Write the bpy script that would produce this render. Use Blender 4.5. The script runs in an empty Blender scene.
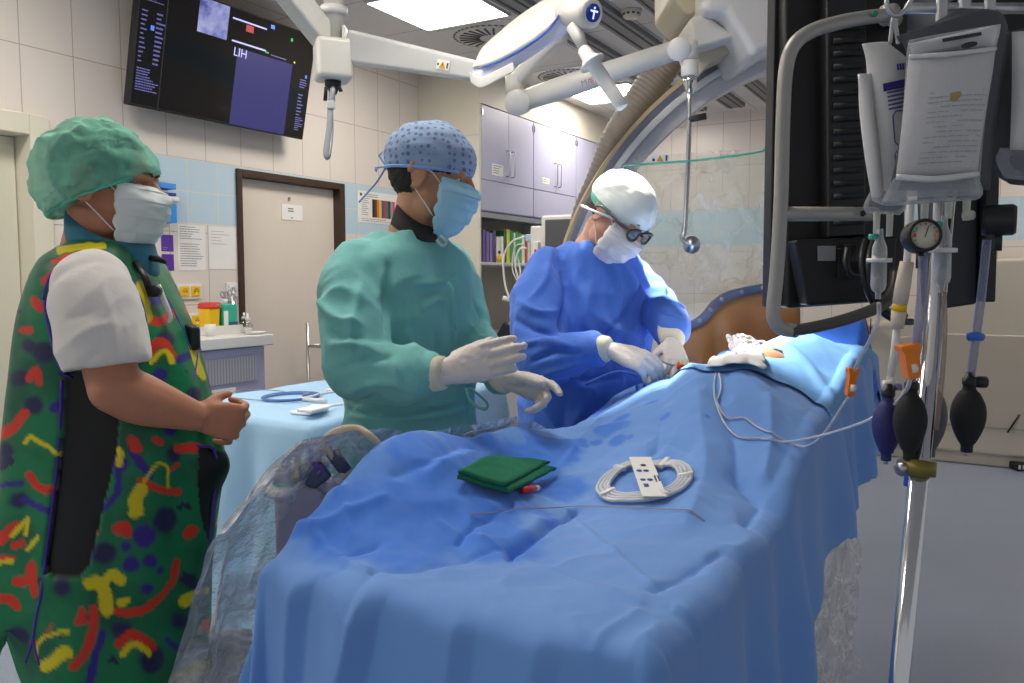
import bpy, bmesh, math, random
import numpy as np
from math import sin, cos, pi, radians, sqrt, atan2
from mathutils import Vector, Matrix, noise, Quaternion
random.seed(7)
scene = bpy.context.scene
COL = scene.collection
# ------------------------------------------------------------------ camera geometry (1024x683 frame)
F, PITCH, CH = 819.0, radians(4.43), 1.42
CAM = Vector((0, 0, CH))
U = Vector((0.5, cos(radians(30)), 0.0))      # along the long wall of the room
V = Vector((-cos(radians(30)), 0.5, 0.0))     # towards the long wall
ZA = Vector((0, 0, 1))

def ray(px, py):
    a = (px - 512) / F
    b = -(py - 341.5) / F
    return Vector((a, cos(PITCH) + b * sin(PITCH), -sin(PITCH) + b * cos(PITCH)))
def pz(px, py, z):
    d = ray(px, py); return CAM + d * ((z - CH) / d.z)
def pv(px, py, v):
    d = ray(px, py); return CAM + d * (v / d.dot(V))
def pu(px, py, u):
    d = ray(px, py); return CAM + d * (u / d.dot(U))
def py_(px, py, y):
    d = ray(px, py); return CAM + d * (y / d.y)
def pd(px, py, z):
    return CAM + ray(px, py) * z
def uvz(u, v, z):
    return U * u + V * v + ZA * z
def to_uvz(p):
    return Vector((p.dot(U), p.dot(V), p.z))

# ------------------------------------------------------------------ materials
def lin(c):
    return c / 12.92 if c <= 0.04045 else ((c + 0.055) / 1.055) ** 2.4
def rgb(h):
    if isinstance(h, (tuple, list)):
        return tuple(h[:3]) + (1.0,)
    h = h.lstrip('#')
    return tuple(lin(int(h[i:i + 2], 16) / 255.0) for i in (0, 2, 4)) + (1.0,)

class NT:
    def __init__(self, name):
        self.m = bpy.data.materials.new(name)
        self.m.use_nodes = True
        self.t = self.m.node_tree
        self.b = self.t.nodes.get('Principled BSDF')
        self.out = self.t.nodes.get('Material Output')
    def n(self, typ, **kw):
        nd = self.t.nodes.new(typ)
        for k, v in kw.items():
            setattr(nd, k, v)
        return nd
    def l(self, a, b):
        self.t.links.new(a, b)
    def val(self, sock, v):
        if hasattr(v, 'is_output'):
            self.l(v, sock)
        else:
            sock.default_value = v
    def math(self, op, a, b=None, c=None, clamp=False):
        nd = self.n('ShaderNodeMath', operation=op, use_clamp=clamp)
        self.val(nd.inputs[0], a)
        if b is not None: self.val(nd.inputs[1], b)
        if c is not None: self.val(nd.inputs[2], c)
        return nd.outputs[0]
    def mix(self, f, a, b):
        nd = self.n('ShaderNodeMix', data_type='RGBA')
        self.val(nd.inputs[0], f); self.val(nd.inputs[6], a); self.val(nd.inputs[7], b)
        return nd.outputs[2]
    def coord(self, which='Object', scale=(1, 1, 1)):
        tc = self.n('ShaderNodeTexCoord')
        mp = self.n('ShaderNodeMapping')
        mp.inputs['Scale'].default_value = scale
        self.l(tc.outputs[which], mp.inputs[0])
        return mp.outputs[0]
    def noise(self, vec, scale, detail=3, rough=0.5, out='Fac'):
        nd = self.n('ShaderNodeTexNoise')
        self.l(vec, nd.inputs['Vector'])
        nd.inputs['Scale'].default_value = scale
        nd.inputs['Detail'].default_value = detail
        nd.inputs['Roughness'].default_value = rough
        return nd.outputs[out]
    def ramp(self, fac, stops):
        nd = self.n('ShaderNodeValToRGB')
        self.l(fac, nd.inputs[0])
        els = nd.color_ramp.elements
        while len(els) < len(stops): els.new(0.5)
        for e, (p, c) in zip(els, stops):
            e.position = p; e.color = rgb(c)
        return nd.outputs[0]
    def bump(self, h, strength=0.3, dist=0.01):
        nd = self.n('ShaderNodeBump')
        nd.inputs['Strength'].default_value = strength
        nd.inputs['Distance'].default_value = dist
        self.l(h, nd.inputs['Height'])
        self.l(nd.outputs[0], self.b.inputs['Normal'])
    def set(self, color=None, rough=None, metal=None, spec=None, **kw):
        if color is not None:
            if hasattr(color, 'is_output'): self.l(color, self.b.inputs['Base Color'])
            else: self.b.inputs['Base Color'].default_value = rgb(color)
        if rough is not None: self.val(self.b.inputs['Roughness'], rough)
        if metal is not None: self.b.inputs['Metallic'].default_value = metal
        if spec is not None: self.b.inputs['Specular IOR Level'].default_value = spec
        for k, v in kw.items():
            self.b.inputs[k].default_value = v
        return self

MATS = {}
def pmat(name, color, rough=0.5, metal=0.0, spec=0.5, var=0.06, nscale=18.0, bump=0.0, bscale=60.0, **kw):
    """plain surface with a slight procedural variation"""
    if name in MATS: return MATS[name]
    t = NT(name)
    vec = t.coord('Object')
    f = t.noise(vec, nscale, 4)
    c = rgb(color)
    lo = tuple(max(0, x * (1 - var)) for x in c[:3]) + (1,)
    hi = tuple(min(1, x * (1 + var)) for x in c[:3]) + (1,)
    t.set(t.mix(f, lo, hi), rough, metal, spec, **kw)
    if bump > 0:
        t.bump(t.noise(vec, bscale, 4), bump, 0.004)
    MATS[name] = t.m
    return t.m

def emat(name, color, strength, base=None):
    if name in MATS: return MATS[name]
    t = NT(name)
    t.set(base or color, 0.4)
    t.b.inputs['Emission Color'].default_value = rgb(color)
    t.b.inputs['Emission Strength'].default_value = strength
    MATS[name] = t.m
    return t.m

def vcol_mat(name, rough=0.8, spec=0.3, sheen=0.0, weave=900.0, wbump=0.05, fold=0.0, fscale=9.0, trans=0.0):
    """cloth whose dye pattern is stored per vertex ('dye')"""
    if name in MATS: return MATS[name]
    t = NT(name)
    at = t.n('ShaderNodeAttribute'); at.attribute_name = 'dye'
    t.set(at.outputs['Color'], rough, 0, spec)
    t.b.inputs['Sheen Weight'].default_value = sheen
    vec = t.coord('Object')
    h = t.noise(vec, weave, 2)
    if fold > 0:
        h = t.math('ADD', t.math('MULTIPLY', h, wbump), t.math('MULTIPLY', t.noise(vec, fscale, 5, 0.55), fold))
        t.bump(h, 1.0, 0.02)
    else:
        t.bump(h, wbump, 0.004)
    MATS[name] = t.m
    return t.m

def clear_film(name, tint='#ffffff', gloss=0.5, rough=0.12, wrinkle=6.0, strength=0.6, haze=0.06, streak=0.0):
    """thin clear plastic: mostly transparent, wrinkled glossy reflections, a little milky"""
    if name in MATS: return MATS[name]
    t = NT(name)
    t.t.nodes.remove(t.b)
    vec = t.coord('Object')
    h1 = t.noise(vec, wrinkle, 6, 0.62)
    bm = t.n('ShaderNodeBump'); bm.inputs['Strength'].default_value = strength; bm.inputs['Distance'].default_value = 0.03
    t.l(h1, bm.inputs['Height'])
    tr = t.n('ShaderNodeBsdfTransparent'); tr.inputs[0].default_value = rgb(tint)
    gl = t.n('ShaderNodeBsdfGlossy'); gl.inputs['Roughness'].default_value = rough
    t.l(bm.outputs[0], gl.inputs['Normal'])
    df = t.n('ShaderNodeBsdfDiffuse'); df.inputs[0].default_value = (0.9, 0.9, 0.9, 1)
    t.l(bm.outputs[0], df.inputs['Normal'])
    lw = t.n('ShaderNodeLayerWeight'); lw.inputs[0].default_value = 0.25
    t.l(bm.outputs[0], lw.inputs['Normal'])
    f = t.math('MULTIPLY_ADD', lw.outputs['Fresnel'], gloss, 0.03, clamp=True)
    m1 = t.n('ShaderNodeMixShader'); t.l(f, m1.inputs[0]); t.l(tr.outputs[0], m1.inputs[1]); t.l(gl.outputs[0], m1.inputs[2])
    m2 = t.n('ShaderNodeMixShader')
    cr = t.math('ABSOLUTE', t.math('MULTIPLY_ADD', t.noise(vec, wrinkle * .55, 3, .5), 2.0, -1.0))
    cr = t.math('POWER', t.math('SUBTRACT', 1.0, t.math('MULTIPLY', cr, 1.6, clamp=True)), 9.0)
    t.l(t.math('MULTIPLY_ADD', cr, streak, haze, clamp=True), m2.inputs[0])
    t.l(m1.outputs[0], m2.inputs[1]); t.l(df.outputs[0], m2.inputs[2])
    t.l(m2.outputs[0], t.out.inputs[0])
    MATS[name] = t.m
    return t.m

# ------------------------------------------------------------------ mesh builder
def basis(d, up=None):
    d = Vector(d).normalized()
    up = Vector(up) if up is not None else (Vector((0, 0, 1)) if abs(d.z) < 0.95 else Vector((1, 0, 0)))
    x = up.cross(d)
    if x.length < 1e-6: x = Vector((1, 0, 0)).cross(d)
    x.normalize()
    return x, d.cross(x).normalized(), d     # side, up', dir

def spline(pts, n=8, closed=False):
    """Catmull-Rom through pts (any dimension, tuples or Vectors)"""
    P = [np.array(tuple(p), float) for p in pts]
    out = []
    m = len(P)
    if m < 3 and not closed:
        for i in range(m - 1):
            for k in range(n): out.append(P[i] + (P[i + 1] - P[i]) * k / n)
        out.append(P[-1]); return out
    segs = m if closed else m - 1
    for i in range(segs):
        if closed: a, b, c, d = P[(i - 1) % m], P[i], P[(i + 1) % m], P[(i + 2) % m]
        else:
            b, c = P[i], P[i + 1]
            a = P[i - 1] if i else 2 * b - c
            d = P[i + 2] if i + 2 < m else 2 * c - b
        for k in range(n):
            t = k / n
            out.append(0.5 * ((2 * b) + (c - a) * t + (2 * a - 5 * b + 4 * c - d) * t * t + (3 * b - a - 3 * c + d) * t ** 3))
    if not closed: out.append(P[-1])
    return out

class MB:
    def __init__(self):
        self.v = []; self.f = []; self.s = []; self.mi = []; self.cur = 0
    def add(self, vs, fs, smooth=False):
        b = len(self.v)
        self.v.extend(Vector(v) for v in vs)
        for f in fs:
            self.f.append([b + i for i in f]); self.s.append(smooth); self.mi.append(self.cur)
        return self
    def box(self, c, s, ax=(Vector((1, 0, 0)), Vector((0, 1, 0)), Vector((0, 0, 1)))):
        c = Vector(c); a, b, d = [Vector(x) for x in ax]
        vs = [c + a * (s[0] / 2 * i) + b * (s[1] / 2 * j) + d * (s[2] / 2 * k) for i in (-1, 1) for j in (-1, 1) for k in (-1, 1)]
        return self.add(vs, [(0, 1, 3, 2), (4, 6, 7, 5), (0, 4, 5, 1), (2, 3, 7, 6), (0, 2, 6, 4), (1, 5, 7, 3)])
    def ubox(self, u0, u1, v0, v1, z0, z1):
        """box aligned with the room"""
        return self.box(uvz((u0 + u1) / 2, (v0 + v1) / 2, (z0 + z1) / 2), (abs(u1 - u0), abs(v1 - v0), abs(z1 - z0)), (U, V, ZA))
    def loft(self, rings, cap=True, closed=True, smooth=True):
        n = len(rings[0]); vs = [p for r in rings for p in r]; fs = []
        for i in range(len(rings) - 1):
            for j in range(n if closed else n - 1):
                k = (j + 1) % n
                fs.append((i * n + j, i * n + k, (i + 1) * n + k, (i + 1) * n + j))
        if cap and closed:
            fs.append(tuple(range(n - 1, -1, -1)))
            fs.append(tuple((len(rings) - 1) * n + j for j in range(n)))
        return self.add(vs, fs, smooth)
    def tube(self, pts, r, seg=10, cap=True, smooth_path=0, flat=1.0, up=None):
        pts = [Vector(p) for p in pts]
        if smooth_path:
            k = len(pts)
            rr = r if hasattr(r, '__len__') else [r] * k
            sp = spline([tuple(p) + (q,) for p, q in zip(pts, rr)], smooth_path)
            pts = [Vector(s[:3]) for s in sp]; r = [s[3] for s in sp]
        if not hasattr(r, '__len__'): r = [r] * len(pts)
        rings = []; x = None
        for i, p in enumerate(pts):
            d = (pts[min(i + 1, len(pts) - 1)] - pts[max(i - 1, 0)])
            if d.length < 1e-9: d = Vector((0, 0, 1))
            d.normalize()
            if x is None: x, y, _ = basis(d, up)
            else:
                x = (x - d * x.dot(d))
                if x.length < 1e-6: x, y, _ = basis(d, up)
                x.normalize()
            y = d.cross(x)
            rings.append([p + x * (cos(2 * pi * j / seg) * r[i]) + y * (sin(2 * pi * j / seg) * r[i] * flat) for j in range(seg)])
        return self.loft(rings, cap)
    def lathe(self, prof, origin=(0, 0, 0), axis=(0, 0, 1), seg=24, cap=True):
        """prof: (radius, height) pairs along axis"""
        x, y, d = basis(axis); o = Vector(origin)
        rings = [[o + d * h + (x * cos(2 * pi * j / seg) + y * sin(2 * pi * j / seg)) * max(r, 1e-5) for j in range(seg)] for r, h in prof]
        return self.loft(rings, cap)
    def ell(self, c, r, ax=None, seg=20, rings=12):
        c = Vector(c); ax = ax or (Vector((1, 0, 0)), Vector((0, 1, 0)), Vector((0, 0, 1)))
        rs = []
        for i in range(rings + 1):
            t = pi * i / rings; k = max(sin(t), 1e-3)
            rs.append([c + ax[0] * (r[0] * k * cos(2 * pi * j / seg)) + ax[1] * (r[1] * k * sin(2 * pi * j / seg)) + ax[2] * (-r[2] * cos(t)) for j in range(seg)])
        return self.loft(rs, True)
    def grid(self, fn, nu, nv, smooth=True):
        vs = [fn(i / nu, j / nv) for i in range(nu + 1) for j in range(nv + 1)]
        fs = [(i * (nv + 1) + j, (i + 1) * (nv + 1) + j, (i + 1) * (nv + 1) + j + 1, i * (nv + 1) + j + 1) for i in range(nu) for j in range(nv)]
        return self.add(vs, fs, smooth)
    def prism(self, poly, ex):
        """closed polygon (list of points) extruded by vector ex"""
        poly = [Vector(p) for p in poly]; ex = Vector(ex); n = len(poly)
        vs = poly + [p + ex for p in poly]
        fs = [tuple(range(n - 1, -1, -1)), tuple(range(n, 2 * n))] + [(i, (i + 1) % n, n + (i + 1) % n, n + i) for i in range(n)]
        return self.add(vs, fs)
    def mesh(self, name, loc=Vector((0, 0, 0))):
        me = bpy.data.meshes.new(name)
        me.from_pydata([tuple(v - loc) for v in self.v], [], self.f)
        me.polygons.foreach_set('use_smooth', self.s)
        me.polygons.foreach_set('material_index', self.mi)
        bm = bmesh.new(); bm.from_mesh(me)
        bmesh.ops.recalc_face_normals(bm, faces=bm.faces)
        bm.to_mesh(me); bm.free()
        me.update()
        return me
    def build(self, name, mat, parent=None, loc=None, bevel=0.0, bseg=2, subd=0, solid=0.0, label=None, angle=40):
        r = root_of(parent)
        if loc is None:
            loc = r.location.copy() if r else Vector((sum(v.x for v in self.v) / len(self.v), sum(v.y for v in self.v) / len(self.v), min(v.z for v in self.v)))
        me = self.mesh(name, Vector(loc))
        return link(name, me, mat, parent, loc, bevel, bseg, subd, solid, label, angle)

def root_of(o):
    while o is not None and o.parent is not None: o = o.parent
    return o

def link(name, me, mat, parent=None, loc=(0, 0, 0), bevel=0.0, bseg=2, subd=0, solid=0.0, label=None, angle=40):
    for m in (mat if isinstance(mat, (list, tuple)) else [mat]): me.materials.append(m)
    o = bpy.data.objects.new(name, me); COL.objects.link(o)
    if parent is not None: o.parent = parent
    else: o.location = Vector(loc)
    if solid:
        md = o.modifiers.new('thickness', 'SOLIDIFY'); md.thickness = solid; md.offset = 0
    if bevel > 0:
        md = o.modifiers.new('bevel', 'BEVEL'); md.width = bevel; md.segments = bseg; md.limit_method = 'ANGLE'; md.angle_limit = radians(angle)
        md.harden_normals = False
        me.polygons.foreach_set('use_smooth', [True] * len(me.polygons))
        md2 = o.modifiers.new('wn', 'WEIGHTED_NORMAL'); md2.keep_sharp = True
    if subd:
        md = o.modifiers.new('sub', 'SUBSURF'); md.levels = subd; md.render_levels = subd
    if label: o['label'] = label
    return o

def thing(name, label, cat, loc, group=None):
    o = bpy.data.objects.new(name, None); COL.objects.link(o)
    o.location = Vector(loc); o.empty_display_size = 0.1
    o['label'] = label; o['category'] = cat
    if group: o['group'] = group
    return o
def tag(o, label, cat, group=None):
    o['label'] = label; o['category'] = cat
    if group: o['group'] = group
    return o
def struct(o):
    o['kind'] = 'structure'
    return o
def dup(root, loc, label=None, group=None):
    r = root.copy(); COL.objects.link(r); r.location = Vector(loc)
    if label: r['label'] = label
    if group: r['group'] = group
    for ch in list(root.children):
        c = ch.copy(); COL.objects.link(c); c.parent = r
        for g in ch.children:
            d = g.copy(); COL.objects.link(d); d.parent = c
    return r

def voxel(mb, size, smooth=3, name='tmp', adapt=0.0):
    """union of closed shapes as ONE continuous surface; returns (verts array, faces list)"""
    me = mb.mesh(name)
    o = bpy.data.objects.new(name, me); COL.objects.link(o)
    md = o.modifiers.new('r', 'REMESH'); md.mode = 'VOXEL'; md.voxel_size = size; md.use_smooth_shade = True; md.adaptivity = adapt
    if smooth:
        m2 = o.modifiers.new('s', 'SMOOTH'); m2.factor = 0.5; m2.iterations = smooth
    dg = bpy.context.evaluated_depsgraph_get(); dg.update()
    ev = o.evaluated_get(dg)
    m = bpy.data.meshes.new_from_object(ev)
    n = len(m.vertices)
    co = np.empty(n * 3); m.vertices.foreach_get('co', co); co = co.reshape(-1, 3)
    no = np.empty(n * 3); m.vertices.foreach_get('normal', no); no = no.reshape(-1, 3)
    fs = [tuple(p.vertices) for p in m.polygons]
    bpy.data.objects.remove(o); bpy.data.meshes.remove(m); bpy.data.meshes.remove(me)
    return co, no, fs

def raw_obj(name, co, fs, mat, parent=None, loc=None, dye=None, smooth=True, solid=0.0, label=None, subd=0, mi=None):
    r = root_of(parent)
    if loc is None: loc = np.array(r.location) if r else np.array([co[:, 0].mean(), co[:, 1].mean(), co[:, 2].min()])
    me = bpy.data.meshes.new(name)
    me.from_pydata((np.asarray(co) - np.array(loc)).tolist(), [], fs)
    me.polygons.foreach_set('use_smooth', [smooth] * len(me.polygons))
    if mi is not None: me.polygons.foreach_set('material_index', mi)
    if dye is not None:
        a = me.color_attributes.new('dye', 'FLOAT_COLOR', 'POINT')
        d = np.ones((len(co), 4), np.float32); d[:, :3] = dye
        a.data.foreach_set('color', d.ravel())
    me.update()
    return link(name, me, mat, parent, loc, solid=solid, label=label, subd=subd)

def seg_dist(P, a, b):
    """distance of points P (n,k) to segment ab, and parameter"""
    a = np.asarray(a, float); b = np.asarray(b, float); d = b - a
    t = np.clip(((P - a) @ d) / max(d @ d, 1e-12), 0, 1)
    return np.linalg.norm(P - (a + t[:, None] * d), axis=1), t
def poly_dist(P, pts):
    best = np.full(len(P), 1e9); par = np.zeros(len(P))
    for i in range(len(pts) - 1):
        d, t = seg_dist(P, pts[i], pts[i + 1])
        m = d < best; best[m] = d[m]; par[m] = (i + t[m]) / (len(pts) - 1)
    return best, par
def vnoise(P, scale, seed=0.0, octaves=3):
    out = np.empty(len(P))
    sx = np.asarray(scale if hasattr(scale, '__len__') else (scale,) * 3)
    Q = P * sx + seed
    for i in range(len(P)):
        out[i] = noise.fractal(Vector(Q[i]), 0.9, 2.0, octaves)
    return out
def sstep(a, b, x):
    t = np.clip((x - a) / (b - a), 0, 1); return t * t * (3 - 2 * t)

def text_mb(txt, origin, right, up, height, depth=0.0006, mb=None, align='LEFT'):
    """lettering as solid geometry; returns an MB"""
    cu = bpy.data.curves.new('txt', 'FONT'); cu.body = txt; cu.size = 1.0; cu.align_x = align; cu.resolution_u = 2
    o = bpy.data.objects.new('txt', cu); COL.objects.link(o)
    dg = bpy.context.evaluated_depsgraph_get(); dg.update()
    m = bpy.data.meshes.new_from_object(o.evaluated_get(dg))
    right = Vector(right).normalized(); up = Vector(up).normalized(); nrm = right.cross(up)
    mb = mb or MB()
    k = height / 0.72
    mb.add([Vector(origin) + right * (v.co.x * k) + up * (v.co.y * k) + nrm * depth for v in m.vertices], [tuple(p.vertices) for p in m.polygons])
    bpy.data.objects.remove(o); bpy.data.curves.remove(cu); bpy.data.meshes.remove(m)
    return mb

def lines_mb(mb, c0, right, up, w, rows, pitch, th, seed=1, depth=0.0008, fill=(0.45, 1.0)):
    """rows of print: broken short bars"""
    rnd = random.Random(seed); right = Vector(right).normalized(); up = Vector(up).normalized(); n = right.cross(up)
    for r in range(rows):
        x = 0; end = w * rnd.uniform(*fill)
        while x < end:
            l = min(rnd.uniform(0.03, 0.12) * w, end - x)
            c = Vector(c0) + right * (x + l / 2) - up * (r * pitch) + n * depth
            mb.box(c, (l, th, depth), (right, up, n))
            x += l + 0.02 * w
    return mb
# ================================================================== ROOM
VW, UF, CZ, VC = 3.88, 7.92, 3.0, 3.32      # long wall, far wall, ceiling height, cupboard fronts

def uv_nodes(t):
    g = t.n('ShaderNodeNewGeometry').outputs['Position']
    def dot(vec):
        d = t.n('ShaderNodeVectorMath', operation='DOT_PRODUCT'); t.l(g, d.inputs[0]); d.inputs[1].default_value = vec
        return d.outputs['Value']
    return dot(U), dot(V), dot(ZA)
def joint(t, x, period, off, w):
    """1 on a joint line of width w repeating every period"""
    a = t.math('ADD', x, -off + period / 2)
    f = t.math('MODULO', t.math('ADD', a, period * 100), period)
    d = t.math('ABSOLUTE', t.math('ADD', f, -period / 2))
    return t.math('LESS_THAN', d, w / 2)
def tile_mat(name, along, off_big, off_blue):
    t = NT(name)
    u, v, z = uv_nodes(t)
    x = u if along == 'u' else v
    blue = t.math('MULTIPLY', t.math('GREATER_THAN', z, 1.726), t.math('LESS_THAN', z, 2.083))
    jb = t.math('MAXIMUM', joint(t, x, 0.2564, off_big, 0.0045), joint(t, z, 0.407, 2.083, 0.0045))
    js = t.math('MAXIMUM', joint(t, x, 0.207, off_blue, 0.006), joint(t, z, 0.1785, 1.726, 0.006))
    n = t.noise(t.coord('Object'), 1.3, 3)
    big = t.mix(n, rgb('#ddd5cd'), rgb('#e6dfd7'))
    sml = t.mix(n, rgb('#b9d2e0'), rgb('#c4dae7'))
    big = t.mix(jb, big, rgb('#b3a797'))
    sml = t.mix(js, sml, rgb('#dcdcd2'))
    j = t.mix(blue, jb, js)
    t.set(t.mix(blue, big, sml), 0.28, 0, 0.45)
    inv = t.math('SUBTRACT', 1.0, t.math('MAXIMUM', t.math('MULTIPLY', jb, t.math('SUBTRACT', 1.0, blue)), t.math('MULTIPLY', js, blue)))
    t.bump(inv, 0.3, 0.002)
    return t.m
TILE_U = tile_mat('wall tiles along', 'u', 2.203, 3.099)
TILE_V = tile_mat('wall tiles across', 'v', 2.492, 1.87)

def floor_mat():
    t = NT('speckled vinyl floor')
    vec = t.coord('Object')
    n1 = t.noise(vec, 260, 2, 0.6); n2 = t.noise(vec, 2.0, 3)
    base = t.mix(n2, rgb('#8b95a8'), rgb('#99a3b5'))
    dark = t.math('GREATER_THAN', n1, 0.64)
    lite = t.math('LESS_THAN', n1, 0.36)
    c = t.mix(dark, base, rgb('#5f6a80')); c = t.mix(lite, c, rgb('#b9c0cc'))
    t.set(c, 0.38, 0, 0.45)
    return t.m
def ceil_mat():
    t = NT('ceiling panels')
    u, v, z = uv_nodes(t)
    j = t.math('MAXIMUM', joint(t, u, 0.6, 4.35, 0.006), joint(t, v, 0.6, 3.13, 0.006))
    n = t.noise(t.coord('Object'), 3.0, 3)
    base = t.mix(n, rgb('#dcd8d5'), rgb('#e4e0dd'))
    t.set(t.mix(j, base, rgb('#8d8886')), 0.6, 0, 0.3)
    return t.m
M_FLOOR, M_CEIL = floor_mat(), ceil_mat()
M_BULK = pmat('cream painted board', '#d9d3c4', 0.5, var=0.03, nscale=3)
M_CREAM = pmat('cream door paint', '#dcd8c6', 0.45, var=0.02, nscale=3)
M_DOOR = pmat('door laminate', '#e0d5c8', 0.45, var=0.03, nscale=4)
M_BROWN = pmat('dark brown door frame', '#3f2c20', 0.45, var=0.15, nscale=12)
M_RAIL = pmat('grey ceiling rail', '#7d7f80', 0.45, 0.3, var=0.06)
M_RAILD = pmat('dark rail slot', '#3b3b3c', 0.6)
M_LIL = pmat('lilac laminate', '#b7b8d2', 0.4, var=0.03, nscale=5)
M_LILW = pmat('pale lilac laminate', '#d4d5e6', 0.35, var=0.02, nscale=5)
M_STEEL = pmat('brushed steel', '#b9bbbd', 0.28, 1.0, var=0.05, nscale=60)
M_CHROME = pmat('polished steel', '#d5d7da', 0.12, 1.0, var=0.03)
M_WHITE = pmat('white plastic', '#e6e5e2', 0.4, var=0.02)
M_OFFW = pmat('off white enamel', '#dad8d2', 0.32, var=0.03, nscale=8)
M_GREYL = pmat('pale grey enamel', '#c3c5c6', 0.35, var=0.03, nscale=8)
M_GREYM = pmat('mid grey paint', '#8a8b8c', 0.4, var=0.05, nscale=8)
M_BLACK = pmat('black plastic', '#17171a', 0.45, var=0.1)
M_BLACKM = pmat('matt black rubber', '#141416', 0.7, var=0.15, bump=0.08)
M_PAPER = pmat('paper', '#efeeea', 0.75, var=0.015)
M_INK = pmat('printing ink', '#33333a', 0.7)
M_INKL = pmat('grey printing ink', '#8f9096', 0.7)
M_PURPLE = pmat('purple sign', '#5a2d9c', 0.5)
M_YELLOW = pmat('yellow plastic', '#f2c40e', 0.4)
M_RED = pmat('red plastic', '#d93226', 0.4)
M_ORANGE = pmat('orange plastic', '#f08215', 0.4)
M_TEALP = pmat('turquoise plastic', '#37b79a', 0.4)

# --- floor / ceiling
m = MB().ubox(-2.2, UF + 0.1, -4.2, VW + 0.1, -0.08, 0.0); struct(m.build('floor', M_FLOOR, loc=(0, 0, 0)))
m = MB().ubox(-2.2, UF + 0.1, -4.2, VW + 0.1, CZ, CZ + 0.08); struct(m.build('ceiling', M_CEIL, loc=(0, 0, 0)))
# --- long wall with two door openings
m = MB()
W0, W1 = VW, VW + 0.16
for a, b, z0, z1 in ((-2.2, 1.30, 0, CZ), (1.30, 2.31, 2.175, CZ), (2.31, 3.44, 0, CZ), (3.44, 4.38, 2.068, CZ), (4.38, UF, 0, CZ)):
    m.ubox(a, b, W0, W1, z0, z1)
struct(m.build('wall_left', TILE_U, loc=(0, 0, 0)))
m = MB().ubox(UF, UF + 0.12, -4.2, VW + 0.16, 0, CZ); struct(m.build('wall_far', TILE_V, loc=(0, 0, 0)))
# bulkhead and side cheek of the cupboard run
m = MB().ubox(5.26, UF, VC, VW, 2.725, CZ)
m.ubox(5.26, 5.285, VC, VW, 0, 2.725)
struct(m.build('wall_bulkhead', M_BULK, loc=(0, 0, 0)))
m = MB()
for zz in (2.49,):
    m.box(uvz(5.2575, (VC + VW) / 2, zz), (0.006, VW - VC, 0.006), (U, V, ZA))
struct(m.build('trim_1', M_GREYL, loc=(0, 0, 0)))
# --- door 1 (cream, far left)
m = MB()
m.ubox(2.215, 2.31, VW - 0.035, VW + 0.14, 0, 2.175); m.ubox(1.30, 1.395, VW - 0.035, VW + 0.14, 0, 2.175); m.ubox(1.395, 2.215, VW - 0.035, VW + 0.14, 2.08, 2.175)
fr = m.build('trim_2', M_CREAM, bevel=0.006, loc=(0, 0, 0)); struct(fr)
d = MB().ubox(1.40, 2.21, VW + 0.09, VW + 0.135, 0.01, 2.078).build('door_1', M_CREAM, bevel=0.004, loc=(0, 0, 0)); struct(d)
# --- door 2 (white leaf in a brown frame)
m = MB()
m.ubox(3.44, 3.475, VW - 0.02, VW + 0.10, 0, 2.068); m.ubox(4.335, 4.38, VW - 0.02, VW + 0.12, 0, 2.068); m.ubox(3.475, 4.335, VW - 0.02, VW + 0.10, 2.025, 2.068)
struct(m.build('trim_3', M_BROWN, bevel=0.004, loc=(0, 0, 0)))
d = MB().ubox(3.478, 4.332, VW + 0.045, VW + 0.09, 0.01, 2.023).build('door_2', M_DOOR, bevel=0.003, loc=(0, 0, 0)); struct(d)
m = MB().box(uvz(3.91, VW + 0.04, 1.93), (0.012, 0.012, 0.02), (U, V, ZA)); struct(m.build('door_viewer', M_STEEL, d))
# paper notice on door 2
NR, NU = U, ZA      # print direction on the long wall (seen from inside the room): right = U
def wall_paper(name, label, cat, c, w, h, mat, v=VW, group=None, rowspec=None, ink=None):
    o = MB().box(uvz(c[0], v - 0.0015, c[1]), (w, 0.0025, h), (U, V, ZA)).build(name, mat, loc=uvz(c[0], v, c[1] - h / 2))
    tag(o, label, cat, group)
    return o
pn = wall_paper('door_notice', 'small white paper notice taped on the beige sliding door', 'notice', (3.938, 1.845), 0.185, 0.10, M_PAPER, VW + 0.044)
mb = MB(); lines_mb(mb, uvz(3.90, VW + 0.0415, 1.868), U, ZA, 0.08, 2, 0.016, 0.007, 3); lines_mb(mb, uvz(3.925, VW + 0.0415, 1.81), U, ZA, 0.03, 1, 0.016, 0.005, 4)
mb.build('printed_text', M_INK, pn)

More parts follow.
